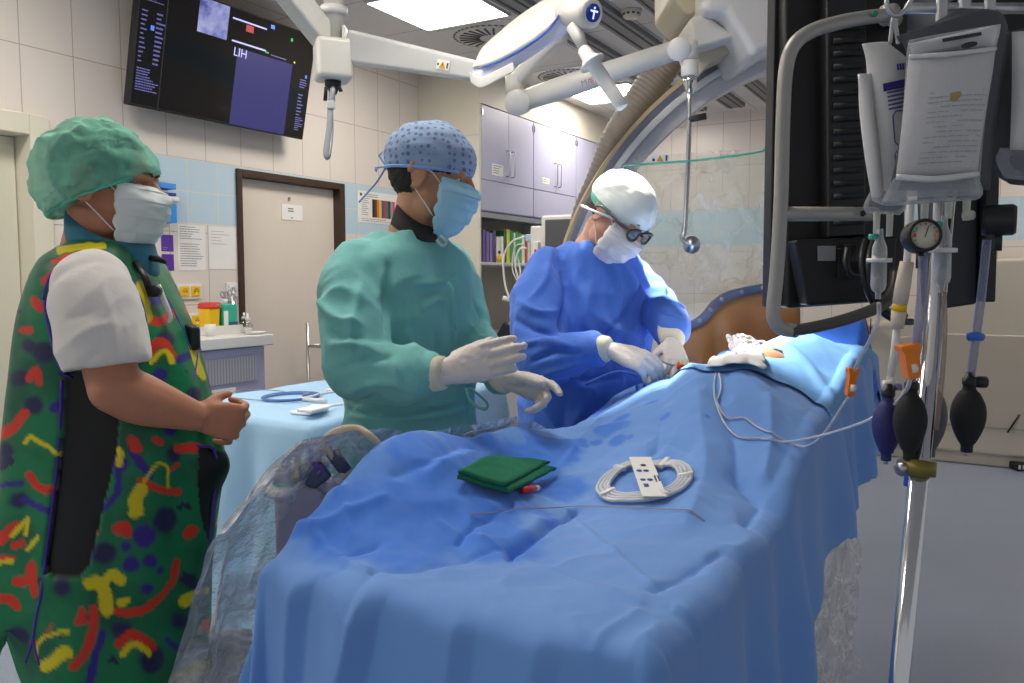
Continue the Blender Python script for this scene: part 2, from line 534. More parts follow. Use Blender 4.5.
# --- ceiling furniture
def ceil_light(u, v, label, w=0.59):
    t = thing('ceiling_light', label, 'ceiling light', uvz(u, v, CZ - 0.02), 'square panel lights in the ceiling')
    m = MB()
    h = w / 2
    for a, b, c, d2 in ((-h - .012, h + .012, -h - .012, -h), (-h - .012, h + .012, h, h + .012), (-h - .012, -h, -h, h), (h, h + .012, -h, h)):
        m.ubox(u + a, u + b, v + c, v + d2, CZ - 0.018, CZ - 0.001)
    m.build('light_frame', M_GREYL, t)
    MB().ubox(u - h, u + h, v - h, v + h, CZ - 0.012, CZ - 0.004).build('light_diffuser', emat('lit diffuser', '#fff6ea', LIGHT_E), t)
    return t
LIGHT_E = 24.0
ceil_light(4.05, 2.83, 'large bright square ceiling light nearest the wall screen, above the man in green')
ceil_light(6.60, 2.86, 'small far square ceiling light behind the jointed lamp arm')
for (uu, vv, s) in ((1.5, 2.83, 'unseen ceiling panel added for light above the cream door wall'), (-0.6, 2.83, 'unseen ceiling panel added for light behind the camera near the door wall'),
                    (1.75, 1.25, 'unseen ceiling panel added to brighten the men and the drape'), (6.6, -0.9, 'unseen ceiling panel added for light by the far wall and the scanner')):
    ceil_light(uu, vv, s)  # unseen panels, added only to brighten the room and the drape
def vent(u, v, r, label):
    t = thing('ceiling_vent', label, 'air vent', uvz(u, v, CZ - 0.01), 'round swirl vents in the ceiling')
    o = uvz(u, v, CZ)
    MB().ubox(u - r - .03, u + r + .03, v - r - .03, v + r + .03, CZ - 0.006, CZ - 0.001).build('vent_plate', M_OFFW, t)
    MB().lathe([(r, -0.006), (r, -0.010), (r * 0.97, -0.014), (r * 0.30, -0.016), (0.001, -0.016)], o, seg=40).build('vent_disc', M_OFFW, t)
    m = MB()
    for k in range(24):
        a = 2 * pi * k / 24
        d = U * cos(a) + V * sin(a); e = -U * sin(a) + V * cos(a)
        m.box(o + d * (r * 0.63) + e * 0.01 - ZA * 0.0165, (r * 0.55, 0.014, 0.004), (d, e, ZA))
    m.build('vent_slots', M_RAILD, t)
    m = MB()
    for k in range(40):
        a = 2 * pi * k / 40
        d = U * cos(a) + V * sin(a); e = -U * sin(a) + V * cos(a)
        m.box(o + d * (r * 1.05) - ZA * 0.0065, (0.012, 0.02, 0.004), (d, e, ZA))
    m.build('vent_rim_slots', M_RAILD, t)
vent(4.70, 2.86, 0.24, 'round swirl air vent beside the large bright ceiling light')
vent(5.90, 2.90, 0.22, 'round swirl air vent above the jointed lamp arm')
t = thing('smoke_detector', 'round cream smoke detector on the ceiling between the grey rails', 'smoke detector', uvz(4.67, 1.88, CZ - 0.05))
MB().lathe([(0.062, 0), (0.062, -0.012), (0.05, -0.016), (0.05, -0.034), (0.04, -0.045), (0.012, -0.048), (0.001, -0.048)], uvz(4.67, 1.88, CZ - 0.001), seg=28).build('detector_body', M_CREAM, t)
m = MB()
for k in range(10):
    a = 2 * pi * k / 10; d = U * cos(a) + V * sin(a); e = -U * sin(a) + V * cos(a)
    m.box(uvz(4.67, 1.88, CZ - 0.026) + d * 0.05, (0.004, 0.014, 0.012), (d, e, ZA))
m.build('detector_slots', M_RAILD, t)
# rails in the ceiling running along the room
for k, (v0, wd, lab) in enumerate(((2.03, 0.16, 'wide grey ceiling rail running past the smoke detector'), (2.38, 0.16, 'grey ceiling rail running past the lamp handle'), (1.70, 0.12, 'grey ceiling rail over the scanner arch'), (1.10, 0.12, 'grey ceiling rail over the patient'))):
    t = thing('ceiling_rail', lab, 'rail', uvz(4.5, v0, CZ - 0.05), 'rails along the ceiling')
    MB().ubox(1.2, 7.6, v0 - wd / 2, v0 + wd / 2, CZ - 0.035, CZ - 0.001).build('rail_profile', M_RAIL, t, bevel=0.004)
    m = MB(); m.ubox(1.2, 7.6, v0 - wd * 0.32, v0 - wd * 0.22, CZ - 0.0375, CZ - 0.034); m.ubox(1.2, 7.6, v0 + wd * 0.22, v0 + wd * 0.32, CZ - 0.0375, CZ - 0.034)
    m.build('rail_slot', M_RAILD, t)

# ================================================================== WALL SCREEN
bl, br = pv(129.5, 102.5, 3.74), pv(303, 142, 3.74)
u0, u1 = to_uvz(bl).x, to_uvz(br).x
zb = (bl.z + br.z) / 2
tr_ = pv(313, 37, 3.61)
up_t = (tr_ - br); up_t = V * up_t.dot(V) + ZA * up_t.dot(ZA)     # leans towards the room
hh = up_t.length; up_t.normalize()
wt = u1 - u0
nt = U.cross(up_t).normalized()
if nt.dot(V) > 0: nt = -nt
def tvp(a, b, off=0.0):
    return uvz(u0 + a * wt, 3.74, zb) + up_t * (b * hh) + nt * off
tv = thing('wall_screen', 'large tilted black television screen high on the tiled wall', 'television', tvp(.5, 0))
MB().box(tvp(.5, .5, -0.028), (wt, 0.055, hh), (U, nt, up_t)).build('screen_casing', M_BLACK, tv, bevel=0.006)
M_GLASSB = pmat('dark screen glass', '#08080c', 0.07, 0, 0.6, var=0.0)
MB().box(tvp(.5, .505, 0.0006), (wt * 0.985, 0.0012, hh * 0.965), (U, nt, up_t)).build('screen_glass', M_GLASSB, tv)
def scr_rect(mb, a0, a1, b0, b1, off=0.0018):
    return mb.box(tvp((a0 + a1) / 2, (b0 + b1) / 2, off), (wt * (a1 - a0), 0.0006, hh * (b1 - b0)), (U, nt, up_t))
# measured in the screen's own frame: a across, b up
def scr(px, py):
    d = ray(px, py); o = tvp(0, 0, .0018); q = CAM + d * ((o - CAM).dot(nt) / d.dot(nt)) - o
    return q.dot(U) / wt, q.dot(up_t) / hh
def rect_px(p0, p1, off=0.0018, mb=None):
    (a0, b0), (a1, b1) = scr(*p0), scr(*p1)
    return scr_rect(mb or MB(), min(a0, a1), max(a0, a1), min(b0, b1), max(b0, b1), off)
(ba0, bb0), (ba1, bb1) = scr(229, 124), scr(294, 65)
scr_rect(MB(), ba0, ba1 - .01, max(bb0, .012), bb1).build('blue_image', emat('lit blue image', '#45438c', 0.55, '#101028'), tv)
def xray():
    t = NT('lit x-ray image'); n = t.noise(t.coord('Object'), 9, 6, 0.65)
    c = t.ramp(n, [(0.36, '#4c4ea0'), (0.52, '#9aa0dd'), (0.72, '#c9cdf2')])
    t.set('#111122', 0.2); t.l(c, t.b.inputs['Emission Color']); t.b.inputs['Emission Strength'].default_value = 0.75
    return t.m
xa0, xb0 = scr(197, 31); xa1, _ = scr(226.5, 40)
scr_rect(MB(), xa0, xa1, xb0, .985).build('x_ray_image', xray(), tv)
E_TXT = emat('lit screen lettering', '#b9b9f0', 0.8)
E_DIM = emat('dim lit screen lettering', '#6d6cae', 0.35)
E_GRN = emat('lit green mark', '#2aa860', 0.7); E_REDM = emat('lit red mark', '#b03030', 0.6); E_YEL = emat('lit yellow mark', '#c8c040', 0.8); E_BLU = emat('lit blue mark', '#4a78d8', 0.9)
la, lb = scr(233, 55)
text_mb('LIH', tvp(la, lb, 0.0016), U, up_t, 0.048).build('screen_lettering', E_TXT, tv)
for p0, p1 in (((233, 17.5), (267, 28.5)), ((232, 40), (266, 49.5))):
    a0, b0 = scr(*p0); a1, _ = scr(*p1)
    scr_rect(MB(), a0, a1, b0 - .008, b0 + .006).build('screen_bar', E_TXT, tv)
for k, (a_, b_, w_, n_, pit, th_) in enumerate(((.015, .90, .10, 5, .012, .005), (.015, .74, .03, 12, .022, .007), (.085, .74, .045, 12, .022, .009), (.015, .30, .11, 9, .013, .006), (.925, .56, .06, 4, .014, .006), (.925, .42, .04, 7, .02, .007), (.925, .2, .06, 7, .012, .005))):
    lines_mb(MB(), tvp(a_, b_, .001), U, up_t, wt * w_, n_, pit, th_, 5 + k).build('screen_small_print', E_DIM, tv)
def spot_px(px, py, w_, h_, name, mat):
    a, b = scr(px, py); MB().box(tvp(a, b, .0018), (w_, .0006, h_), (U, nt, up_t)).build(name, mat, tv)
spot_px(273, 27, .03, .022, 'screen_icon', E_BLU); spot_px(152.5, 28, .02, .024, 'screen_icon', E_BLU); spot_px(306, 77, .014, .018, 'screen_icon', E_BLU)
spot_px(292, 40, .016, .018, 'green_mark', E_GRN); spot_px(267, 52.5, .026, .009, 'green_mark', E_GRN); spot_px(250, 29, .055, .036, 'red_blot', E_REDM); spot_px(294.5, 62.5, .012, .010, 'yellow_mark', E_YEL)
ta, tb_ = scr(271, 55); lines_mb(MB(), tvp(ta, tb_, .001), U, up_t, wt * .10, 1, .01, .006, 2, fill=(.99, 1)).build('grey_ticks', E_DIM, tv)
m = MB(); scr_rect(m, 0.128, 0.134, 0.02, 0.98); m.build('screen_divider', pmat('dark grey line', '#2c2c32', 0.5), tv)
m = MB().box(uvz((u0 + u1) / 2, 3.815, zb + hh * .5), (0.4, 0.13, 0.3), (U, V, ZA)); m.build('wall_bracket', M_BLACK, tv)
# ================================================================== WALL CUPBOARDS
def handle_mb(u, v, z0, z1, out=0.035, r=0.005):
    return MB().tube([uvz(u, v, z0), uvz(u, v - out * .8, z0), uvz(u, v - out, z0 + .012), uvz(u, v - out, z1 - .012), uvz(u, v - out * .8, z1), uvz(u, v, z1)], r, 8)
units = [(5.288, 6.11, 'lilac two-door wall cupboard nearest the cream corner, with a paper label'), (6.115, 6.935, 'second lilac wall cupboard, the one behind the jointed lamp arm, with a small label'), (6.94, 7.76, 'lilac wall cupboard farthest into the corner, partly behind the scanner arch')]
for k, (a, b, lab) in enumerate(units):
    t = thing('wall_cupboard', lab, 'cupboard', uvz((a + b) / 2, VC, 1.93), 'lilac wall cupboards')
    MB().ubox(a, b, VC + 0.022, VW - 0.005, 1.93, 2.72).build('carcass', M_LIL, t)
    mid = (a + b) / 2
    for j, (x0, x1) in enumerate(((a + .003, mid - .002), (mid + .002, b - .003))):
        d = MB().ubox(x0, x1, VC, VC + 0.02, 2.168, 2.717).build('door', M_LIL, t, bevel=0.002)
        hu = x1 - 0.035 if j == 0 else x0 + 0.035
        handle_mb(hu, VC, 2.22, 2.42).build('handle', M_STEEL, d)
        m = MB(); hx = x0 + .01 if j == 0 else x1 - .01
        m.box(uvz(hx, VC - .003, 2.66), (.014, .008, .05), (U, V, ZA)); m.build('hinge', M_STEEL, d)
    MB().ubox(a + .003, b - .003, VC, VC + 0.02, 1.935, 2.162).build('flap_door', M_LIL, t, bevel=0.002)
    if k < 2:
        lw = 0.17 if k == 0 else 0.13
        hu = a + (0.24 if k == 0 else 0.22)
        p = MB().box(uvz(hu, VC - 0.001, 2.255), (lw, 0.002, 0.09 if k == 0 else .05), (U, V, ZA)).build('paper_label', M_PAPER, t)
        lines_mb(MB(), uvz(hu - lw * .4, VC - 0.0018, 2.285 if k == 0 else 2.265), U, ZA, lw * .8, 4 if k == 0 else 2, 0.018, 0.006, 20 + k).build('printed_text', M_INKL, p)
# open shelf below: cream side, grey back, one board
t = thing('open_shelf', 'open shelf under the lilac cupboards holding a row of books', 'shelf', uvz(6.4, VC, 1.53))
M_BACKP = pmat('grey green back panel', '#9b978c', 0.55, var=0.05, nscale=4)
MB().ubox(5.29, 7.7, VC + 0.02, VW - .03, 1.52, 1.543).build('shelf_board', M_GREYL, t, bevel=.002)
MB().ubox(5.29, 7.7, VW - .028, VW - .004, 0.95, 1.925).build('back_panel', M_BACKP, t)
MB().ubox(6.88, 6.90, VC + .03, VW - .03, 1.545, 1.925).build('divider', M_GREYL, t)
MB().ubox(5.30, 6.86, VC + .03, VC + .05, 1.885, 1.925).build('light_strip', M_STEEL, t)
t = thing('base_cupboard', 'grey base cupboard with worktop below the open shelf', 'cupboard', uvz(6.4, VC, 0))
MB().ubox(5.29, 7.7, VC - .02, VW - .005, 0.88, 0.92).build('worktop', M_GREYL, t, bevel=.004)
MB().ubox(5.30, 7.7, VC + .02, VW - .005, 0.08, 0.878).build('carcass', M_GREYM, t)
for k in range(4):
    a = 5.31 + k * .59
    d = MB().ubox(a, a + .58, VC, VC + .019, .10, .87).build('door', M_GREYL, t, bevel=.002)
    handle_mb(a + .53, VC, .6, .76).build('handle', M_STEEL, d)
p = tag(MB().box(uvz(5.284, VC + .09, 1.39), (.003, .14, .21), (U, V, ZA)).build('hanging_paper', M_PAPER), 'white paper sheet stuck to the cream side under the open shelf', 'paper')
# books: individuals
bk = [('#6d5b9a', .05, .25), ('#7d6fae', .045, .24), ('#8577b5', .05, .23), ('#5b4f7d', .045, .25), ('#e8e6df', .06, .20), ('#f0eee8', .05, .21), ('#2e6f43', .04, .26), ('#d9d34b', .055, .27), ('#39a35a', .05, .26), ('#dfe6dc', .035, .25), ('#39a35a', .05, .26), ('#4aae66', .045, .25), ('#e7e3d6', .05, .24), ('#c25a2e', .04, .22), ('#d8d4ca', .05, .24), ('#7b8a5a', .05, .25), ('#2f3338', .06, .26), ('#c9c5b9', .05, .24)]
bl_ = ['purple binder at the cream end of the book row', 'second lilac binder from the cream end', 'third lilac binder from the cream end', 'dark purple binder before the white books', 'short white book next to the dark purple binder', 'second short white book, beside the dark green one', 'dark green folder between white book and yellow folder', 'yellow upright folder in the book row', 'bright green folder next to the yellow one', 'thin white folder between two green ones', 'green folder just after the thin white folder', 'paler green folder, last of the greens', 'cream folder after the green ones', 'rust red short book on the shelf', 'cream folder after the rust red book', 'olive folder on the book shelf', 'black folder near the shelf divider', 'pale grey folder against the shelf divider']
x = 5.40
for (c, w_, h_), lab in zip(bk, bl_):
    mm = pmat('book ' + c, c, .5)
    t = thing('book', lab, 'book', uvz(x + w_ / 2, VC + .12, 1.543), 'books on the open shelf')
    m = MB().ubox(x, x + w_ - .004, VC + .06, VC + .065, 1.5435, 1.5435 + h_); m.ubox(x, x + .004, VC + .06, VC + .26, 1.5435, 1.5435 + h_); m.ubox(x + w_ - .008, x + w_ - .004, VC + .06, VC + .26, 1.5435, 1.5435 + h_)
    m.build('cover', mm, t)
    MB().ubox(x + .004, x + w_ - .008, VC + .066, VC + .25, 1.548, 1.5435 + h_ - .006).build('pages', M_PAPER, t)
    x += w_ + .004
# small yellow-capped bottle in front of the books
t = thing('small_bottle', 'small dark bottle with yellow label standing before the white books', 'bottle', uvz(5.62, VC + .04, 1.543))
MB().lathe([(.018, 0), (.018, .05), (.008, .06), (.008, .075), (.001, .075)], uvz(5.62, VC + .04, 1.5435), seg=16).build('bottle_body', M_YELLOW, t)
MB().lathe([(.01, .07), (.01, .095), (.001, .095)], uvz(5.62, VC + .04, 1.5435), seg=16).build('bottle_cap', M_BLACK, t)

# ================================================================== LILAC CART BY THE WALL
t = thing('supply_cart', 'lilac supply cart with white top standing against the tiled wall', 'cart', uvz(2.8, 3.55, 0))
MB().ubox(2.36, 3.15, 3.29, 3.86, 1.065, 1.122).build('cart_top', M_WHITE, t, bevel=.006)
M_LAV = pmat('lavender panel', '#a9a8c6', .42, var=.03)
MB().ubox(2.40, 3.11, 3.34, 3.85, .08, 1.064).build('cart_body', M_LAV, t, bevel=.003)
d = MB().ubox(2.62, 3.105, 3.315, 3.338, .12, 1.06).build('front_panel', M_LAV, t, bevel=.003)
M_GRILLE = None
def grille_mat():
    tt = NT('grey pleated grille'); vec = tt.coord('Object')
    w_ = tt.n('ShaderNodeTexWave'); w_.wave_type = 'BANDS'; w_.bands_direction = 'X'; w_.inputs['Scale'].default_value = 34; tt.l(vec, w_.inputs[0])
    n_ = tt.noise(vec, 60, 3)
    tt.set(tt.mix(w_.outputs[1], rgb('#8f919c'), rgb('#b5b7c0')), .5); return tt.m
g = MB().ubox(2.70, 3.04, 3.308, 3.316, .885, 1.015).build('vent_grille', grille_mat(), d)
p = MB().ubox(2.695, 2.90, 3.309, 3.314, .795, .862).build('paper_label', M_PAPER, d)
lines_mb(MB(), uvz(2.72, 3.308, .842), U, ZA, .13, 2, .03, .008, 31, fill=(.8, 1)).build('printed_text', M_INK, d)
handle_mb(2.655, 3.315, .80, 1.03, .03, .006).build('handle', M_GREYL, d)
for a in (2.45, 3.06):
    for b in (3.40, 3.80):
        m = MB().lathe([(.035, -.012), (.035, .012)], uvz(a, b, .036), U, 16); m.build('caster', M_BLACKM, t)

# things on the cart
ZT = 1.123
t = thing('white_tray', 'flat white tray under the yellow and turquoise containers', 'tray', uvz(3.0, 3.6, ZT))
MB().ubox(2.84, 3.16 - .04, 3.50, 3.70, ZT, ZT + .012).build('tray_floor', M_WHITE, t)
m = MB(); m.ubox(2.84, 3.12, 3.495, 3.503, ZT, ZT + .045); m.ubox(2.84, 3.12, 3.697, 3.705, ZT, ZT + .045); m.ubox(2.836, 2.842, 3.495, 3.705, ZT, ZT + .045); m.ubox(3.118, 3.124, 3.495, 3.705, ZT, ZT + .045)
m.build('tray_rim', M_WHITE, t)
ZC = ZT + .013
def sharps(u, v, s, label):
    t = thing('sharps_box', label, 'container', uvz(u, v, ZC), 'yellow sharps boxes')
    rs = []
    for z, k in ((0, .86), (.13, 1.0)):
        rs.append([uvz(u + a * .045 * s * k, v + b * .045 * s * k, ZC + z * s) for a, b in ((-1, -.75), (-.75, -1), (.75, -1), (1, -.75), (1, .75), (.75, 1), (-.75, 1), (-1, .75))])
    MB().loft(rs, smooth=False).build('bin', M_YELLOW, t, bevel=.003)
    m = MB(); k = 1.08
    m.loft([[uvz(u + a * .045 * s * kk, v + b * .045 * s * kk, ZC + z * s) for a, b in ((-1, -.75), (-.75, -1), (.75, -1), (1, -.75), (1, .75), (.75, 1), (-.75, 1), (-1, .75))] for z, kk in ((.131, k), (.142, k), (.15, .85))], smooth=False)
    m.build('lid', M_RED, t, bevel=.002)
sharps(2.948, 3.55, .95, 'yellow sharps box with red lid beside the turquoise container')
sharps(3.03, 3.640, 1.02, 'sharps box with red lid partly behind the turquoise container')
t = thing('wipes_container', 'turquoise square container with white cap and pale label', 'container', uvz(3.045, 3.53, ZC))
m = MB().ubox(3.004, 3.100, 3.506, 3.575, ZC, ZC + .145); m.build('container_body', M_TEALP, t, bevel=.008)
MB().ubox(3.006, 3.034, 3.5045, 3.5058, ZC + .004, ZC + .11).build('pale_label', M_PAPER, t)
MB().ubox(3.035, 3.098, 3.5045, 3.5058, ZC + .004, ZC + .05).build('dark_label', pmat('dark teal print', '#2d6470', .5), t)
MB().lathe([(.016, 0), (.016, .025), (.001, .025)], uvz(3.045, 3.54, ZC + .145), seg=16).build('cap', M_WHITE, t)
t = thing('instrument_cup', 'polished steel cup full of scissors and clamps', 'cup', uvz(3.16, 3.62, ZT))
cu = uvz(3.165, 3.64, ZT)
MB().lathe([(.001, 0), (.034, 0), (.036, .17), (.034, .17), (.032, .004), (.001, .004)], cu, seg=28).build('cup', M_CHROME, t)
for k, (nm, a, tl, lab) in enumerate((('scissors', 2.6, .19, 'steel scissors standing in the cup, handles up, nearest the containers'), ('clamp', 2.0, .185, 'steel clamp standing upright in the middle of the cup'), ('forceps', .5, .20, 'steel forceps in the cup on the door side'))):
    dd = U * cos(a) + V * sin(a)
    t2 = thing(nm, lab, 'instrument', cu + ZA * .006, None)
    b0, b1 = cu + ZA * .006 + dd * .005, cu + ZA * tl + dd * .03
    MB().tube([b0, b1], .0035, 8).build('shank', M_STEEL, t2)
    m = MB()
    for s_ in (-1, 1):
        c = b1 + U * (.014 * s_) + ZA * .018
        m2 = MB().tube([c + U * (.012 * cos(q)) + ZA * (.016 * sin(q)) for q in [2 * pi * i / 14 for i in range(15)]], .0028, 6)
        m2.build('finger_ring', M_STEEL, t2)
def glass_mat():
    t = NT('clear glass'); t.t.nodes.remove(t.b)
    tr = t.n('ShaderNodeBsdfTransparent'); tr.inputs[0].default_value = (.93, .95, .95, 1)
    gl = t.n('ShaderNodeBsdfGlossy'); gl.inputs['Roughness'].default_value = .05
    lw = t.n('ShaderNodeLayerWeight'); lw.inputs[0].default_value = .35
    n_ = t.noise(t.coord('Object'), 30, 2)
    f = t.math('MULTIPLY_ADD', lw.outputs['Facing'], .55, t.math('MULTIPLY', n_, .06), clamp=True)
    mx = t.n('ShaderNodeMixShader'); t.l(f, mx.inputs[0]); t.l(tr.outputs[0], mx.inputs[1]); t.l(gl.outputs[0], mx.inputs[2]); t.l(mx.outputs[0], t.out.inputs[0])
    MATS['clear glass'] = t.m
    return t.m
M_GLASS = glass_mat()
for k, (u, v, lab) in enumerate(((3.09, 3.42, 'glass jar beside the metal cup, nearest the containers'), (3.135, 3.50, 'glass jar with pump standing nearest the brown door frame'))):
    t = thing('glass_jar', lab, 'jar', uvz(u, v, ZT), 'glass jars on the cart')
    MB().lathe([(.001, 0), (.024, 0), (.026, .05), (.012, .062), (.012, .075)], uvz(u, v, ZT), seg=20, cap=False).build('jar_body', M_GLASS, t)
    MB().lathe([(.001, .003), (.021, .003), (.022, .03), (.001, .03)], uvz(u, v, ZT), seg=18).build('white_contents', M_WHITE, t)
    MB().lathe([(.013, .073), (.014, .085), (.005, .09), (.005, .11), (.001, .11)], uvz(u, v, ZT), seg=16).build('jar_stopper', M_STEEL if k else M_WHITE, t)
t = thing('kidney_dish', 'flat white dish at the door end of the white cart top', 'dish', uvz(3.10, 3.36, ZT))
MB().lathe([(.001, 0), (.04, 0), (.055, .012), (.052, .013), (.038, .004), (.001, .004)], uvz(3.085, 3.36, ZT), seg=28).build('dish_bowl', M_WHITE, t)
t = thing('plastic_cup', 'small translucent cup between the man in the apron and the sharps box', 'cup', uvz(2.87, 3.44, ZT))
MB().lathe([(.001, 0), (.022, 0), (.028, .06), (.026, .06), (.02, .003), (.001, .003)], uvz(2.86, 3.44, ZT), seg=20).build('cup_wall', M_WHITE, t)

# ================================================================== SOCKETS AND NOTICES ON THE LONG WALL
def socket(u, z, label, mat, n=2):
    t = thing('wall_socket', label, 'socket', uvz(u, VW, z - .04), 'sockets on the tiled wall')
    w_ = .075 * n + .01
    MB().box(uvz(u, VW - .006, z), (w_, .012, .085), (U, V, ZA)).build('socket_frame', M_WHITE, t, bevel=.004)
    for k in range(n):
        c = u + (k - (n - 1) / 2) * .075
        f = MB().box(uvz(c, VW - .014, z), (.058, .006, .058), (U, V, ZA)).build('socket_face', mat, t, bevel=.003)
        MB().lathe([(.021, 0), (.021, .002), (.018, .002), (.017, -.002), (.001, -.002)], uvz(c, VW - .0172, z), -V, 20).build('socket_well', mat, f)
        for s_ in (-1, 1):
            MB().lathe([(.003, 0), (.003, .003), (.0001, .003)], uvz(c + s_ * .0095, VW - .0192, z), -V, 8).build('pin_hole', M_BLACK, f)
socket(3.085, 1.345, 'upper pair of yellow sockets on the tiled wall', M_YELLOW)
socket(3.085, 1.18, 'lower pair of yellow sockets behind the sharps box', M_YELLOW)
socket(3.385, 1.35, 'white wall socket above the steel instrument cup', M_WHITE, 1)
p = wall_paper('wall_notice', 'large white printed sheet on the wall beside the purple signs', 'notice', (3.115, 1.59), .185, .255, M_PAPER)
lines_mb(MB(), uvz(3.035, VW - .003, 1.705), U, ZA, .16, 6, .013, .004, 41).build('printed_text', M_INKL, p)
m = MB(); lines_mb(m, uvz(3.035, VW - .003, 1.61), U, ZA, .16, 10, .0135, .004, 42); m.build('printed_text', M_INKL, p)
p = wall_paper('wall_notice', 'paler printed sheet on the wall right beside the brown door frame', 'notice', (3.33, 1.595), .20, .245, M_PAPER)
m = MB(); lines_mb(m, uvz(3.25, VW - .003, 1.69), U, ZA, .13, 5, .018, .004, 44); m.build('printed_text', pmat('faint ink', '#c3b9bb', .7), p)
for z, lab in ((1.61, 'upper purple sign on the wall, just behind the face mask'), (1.505, 'lower purple sign on the wall, under the other one')):
    p = wall_paper('purple_sign', lab, 'sign', (2.955, z), .075, .09, M_PURPLE, group='purple wall signs')
    lines_mb(MB(), uvz(2.925, VW - .003, z - .025), U, ZA, .05, 2, .01, .004, 45).build('printed_text', M_INKL, p)
t = thing('glove_dispenser', 'blue and white box holder on the blue tiles behind the face mask', 'dispenser', uvz(2.90, 3.82, 1.71))
for k, (z0, z1, c) in enumerate(((1.715, 1.815, '#2f8fe0'), (1.86, 1.875, '#3a3f9a'), (1.895, 1.925, '#3f95ea'))):
    MB().ubox(2.86, 2.955, 3.79, 3.87, z0, z1).build('box_carton', pmat('carton ' + c, c, .5), t, bevel=.003)
MB().ubox(2.85, 2.965, 3.775, 3.875, 1.825, 1.855).build('paper_tissue', M_WHITE, t, bevel=.01)
MB().ubox(2.85, 2.965, 3.872, 3.878, 1.70, 1.94).build('back_plate', M_STEEL, t)
# colour chart by the brown frame
p = wall_paper('colour_chart', 'white chart with a row of coloured bars on the blue tiles', 'poster', (4.765, 1.93), .47, .225, M_PAPER)
cols = ['#252028', '#6b3325', '#d98028', '#e6cf30', '#3c4ba8', '#c5303c', '#2d7d58', '#3b2a55', '#a59a8c', '#d63d7d']
for k, c in enumerate(cols):
    MB().box(uvz(4.70 + k * .0262, VW - .004, 1.925), (.026, .001, .13), (U, V, ZA)).build('colour_bar', pmat('bar ' + c, c, .5), p)
lines_mb(MB(), uvz(4.60, VW - .0035, 2.02), U, ZA, .16, 2, .014, .005, 51, fill=(.9, 1)).build('printed_text', M_INKL, p)
lines_mb(MB(), uvz(4.57, VW - .0035, 1.99), U, ZA, .085, 9, .0145, .004, 52).build('printed_text', M_INKL, p)
m = MB(); lines_mb(m, uvz(4.57, VW - .0035, 1.845), U, ZA, .35, 2, .013, .004, 53)
m.build('printed_text', M_INKL, p)
MB().lathe([(.011, 0), (.011, .001), (.0001, .001)], uvz(4.565, VW - .0035, 2.015), -V, 16).build('round_mark', M_INK, p)
# steel frame rack leaning by the door
t = thing('equipment_rack', 'thin steel tube rack in front of the beige sliding door', 'rack', uvz(4.05, 3.7, 0))
for a in (3.93, 4.28):
    for b in (3.60, 3.80):
        MB().tube([uvz(a, b, 0.0), uvz(a, b, 1.13)], .011, 10).build('upright', M_STEEL, t)
for z in (.55, .98):
    for b in (3.60, 3.80):
        MB().tube([uvz(3.93, b, z), uvz(4.28, b, z)], .009, 8).build('rail', M_STEEL, t)
    for a in (3.93, 4.28):
        MB().tube([uvz(a, 3.6, z), uvz(a, 3.8, z)], .009, 8).build('rail', M_STEEL, t)
MB().tube([uvz(4.0, 3.6, .7), uvz(4.26, 3.6, .97)], .007, 8).build('brace', M_STEEL, t)
MB().lathe([(.013, -.012), (.013, .012)], uvz(3.93, 3.6, .84), ZA, 12).build('green_collar', pmat('green collar', '#2ba05a', .5), t)
m = MB().ubox(4.15, 4.24, 3.62, 3.7, .56, .66); m.build('red_box', M_RED, t, bevel=.004)

# ================================================================== PATIENT MONITOR WITH CABLES (behind the operator)
t = thing('patient_monitor', 'off-white patient monitor on a pole stand behind the man in blue', 'monitor', uvz(4.6, 2.35, 0))
def mo(a, b, c): return uvz(4.6 + c, 2.34 + a, 1.58 + b)          # a towards the long wall, b up, c away
def mbox(a0, a1, b0, b1, c0, c1): return MB().box(mo((a0 + a1) / 2, (b0 + b1) / 2, (c0 + c1) / 2), (abs(c1 - c0), abs(a1 - a0), abs(b1 - b0)), (U, V, ZA))
mbox(-.20, .11, -.22, .235, 0, .09).build('monitor_housing', M_OFFW, t, bevel=.02)
mbox(-.185, .075, -.17, .205, -.003, .002).build('monitor_screen', pmat('unlit grey screen', '#56585c', .25), t, bevel=.004)
mbox(.10, .19, -.05, .17, .01, .10).build('side_module', M_OFFW, t, bevel=.012)
mbox(.115, .15, -.02, .07, -.02, .012).build('module_plug', M_WHITE, t, bevel=.005)
mbox(.125, .14, .0, .02, -.024, -.018).build('red_mark', M_RED, t)
mbox(.19, .23, .075, .12, .02, .07).build('blue_connector', pmat('pale blue connector', '#a9c6dd', .4), t, bevel=.005)
MB().tube([mo(-.04, -.20, .06), mo(-.04, -1.5, .06)], .022, 14).build('stand_pole', M_GREYL, t)
for k in range(5):
    a = 2 * pi * k / 5 + .3
    q = mo(-.04, -1.50, .06); e = q + U * (.30 * cos(a)) + V * (.30 * sin(a))
    l = MB().tube([q + ZA * .0, e - ZA * .02], [.025, .016], 10).build('stand_foot', M_GREYL, t)
    MB().lathe([(.03, -.01), (.03, .01)], Vector((e.x, e.y, .031)), U, 14).build('caster', M_BLACKM, l)
MB().tube([mo(-.02, -.36, .05), mo(.37, -.29, -.02)], .016, 12).build('hanger_bar', M_WHITE, t)
rnd = random.Random(4)
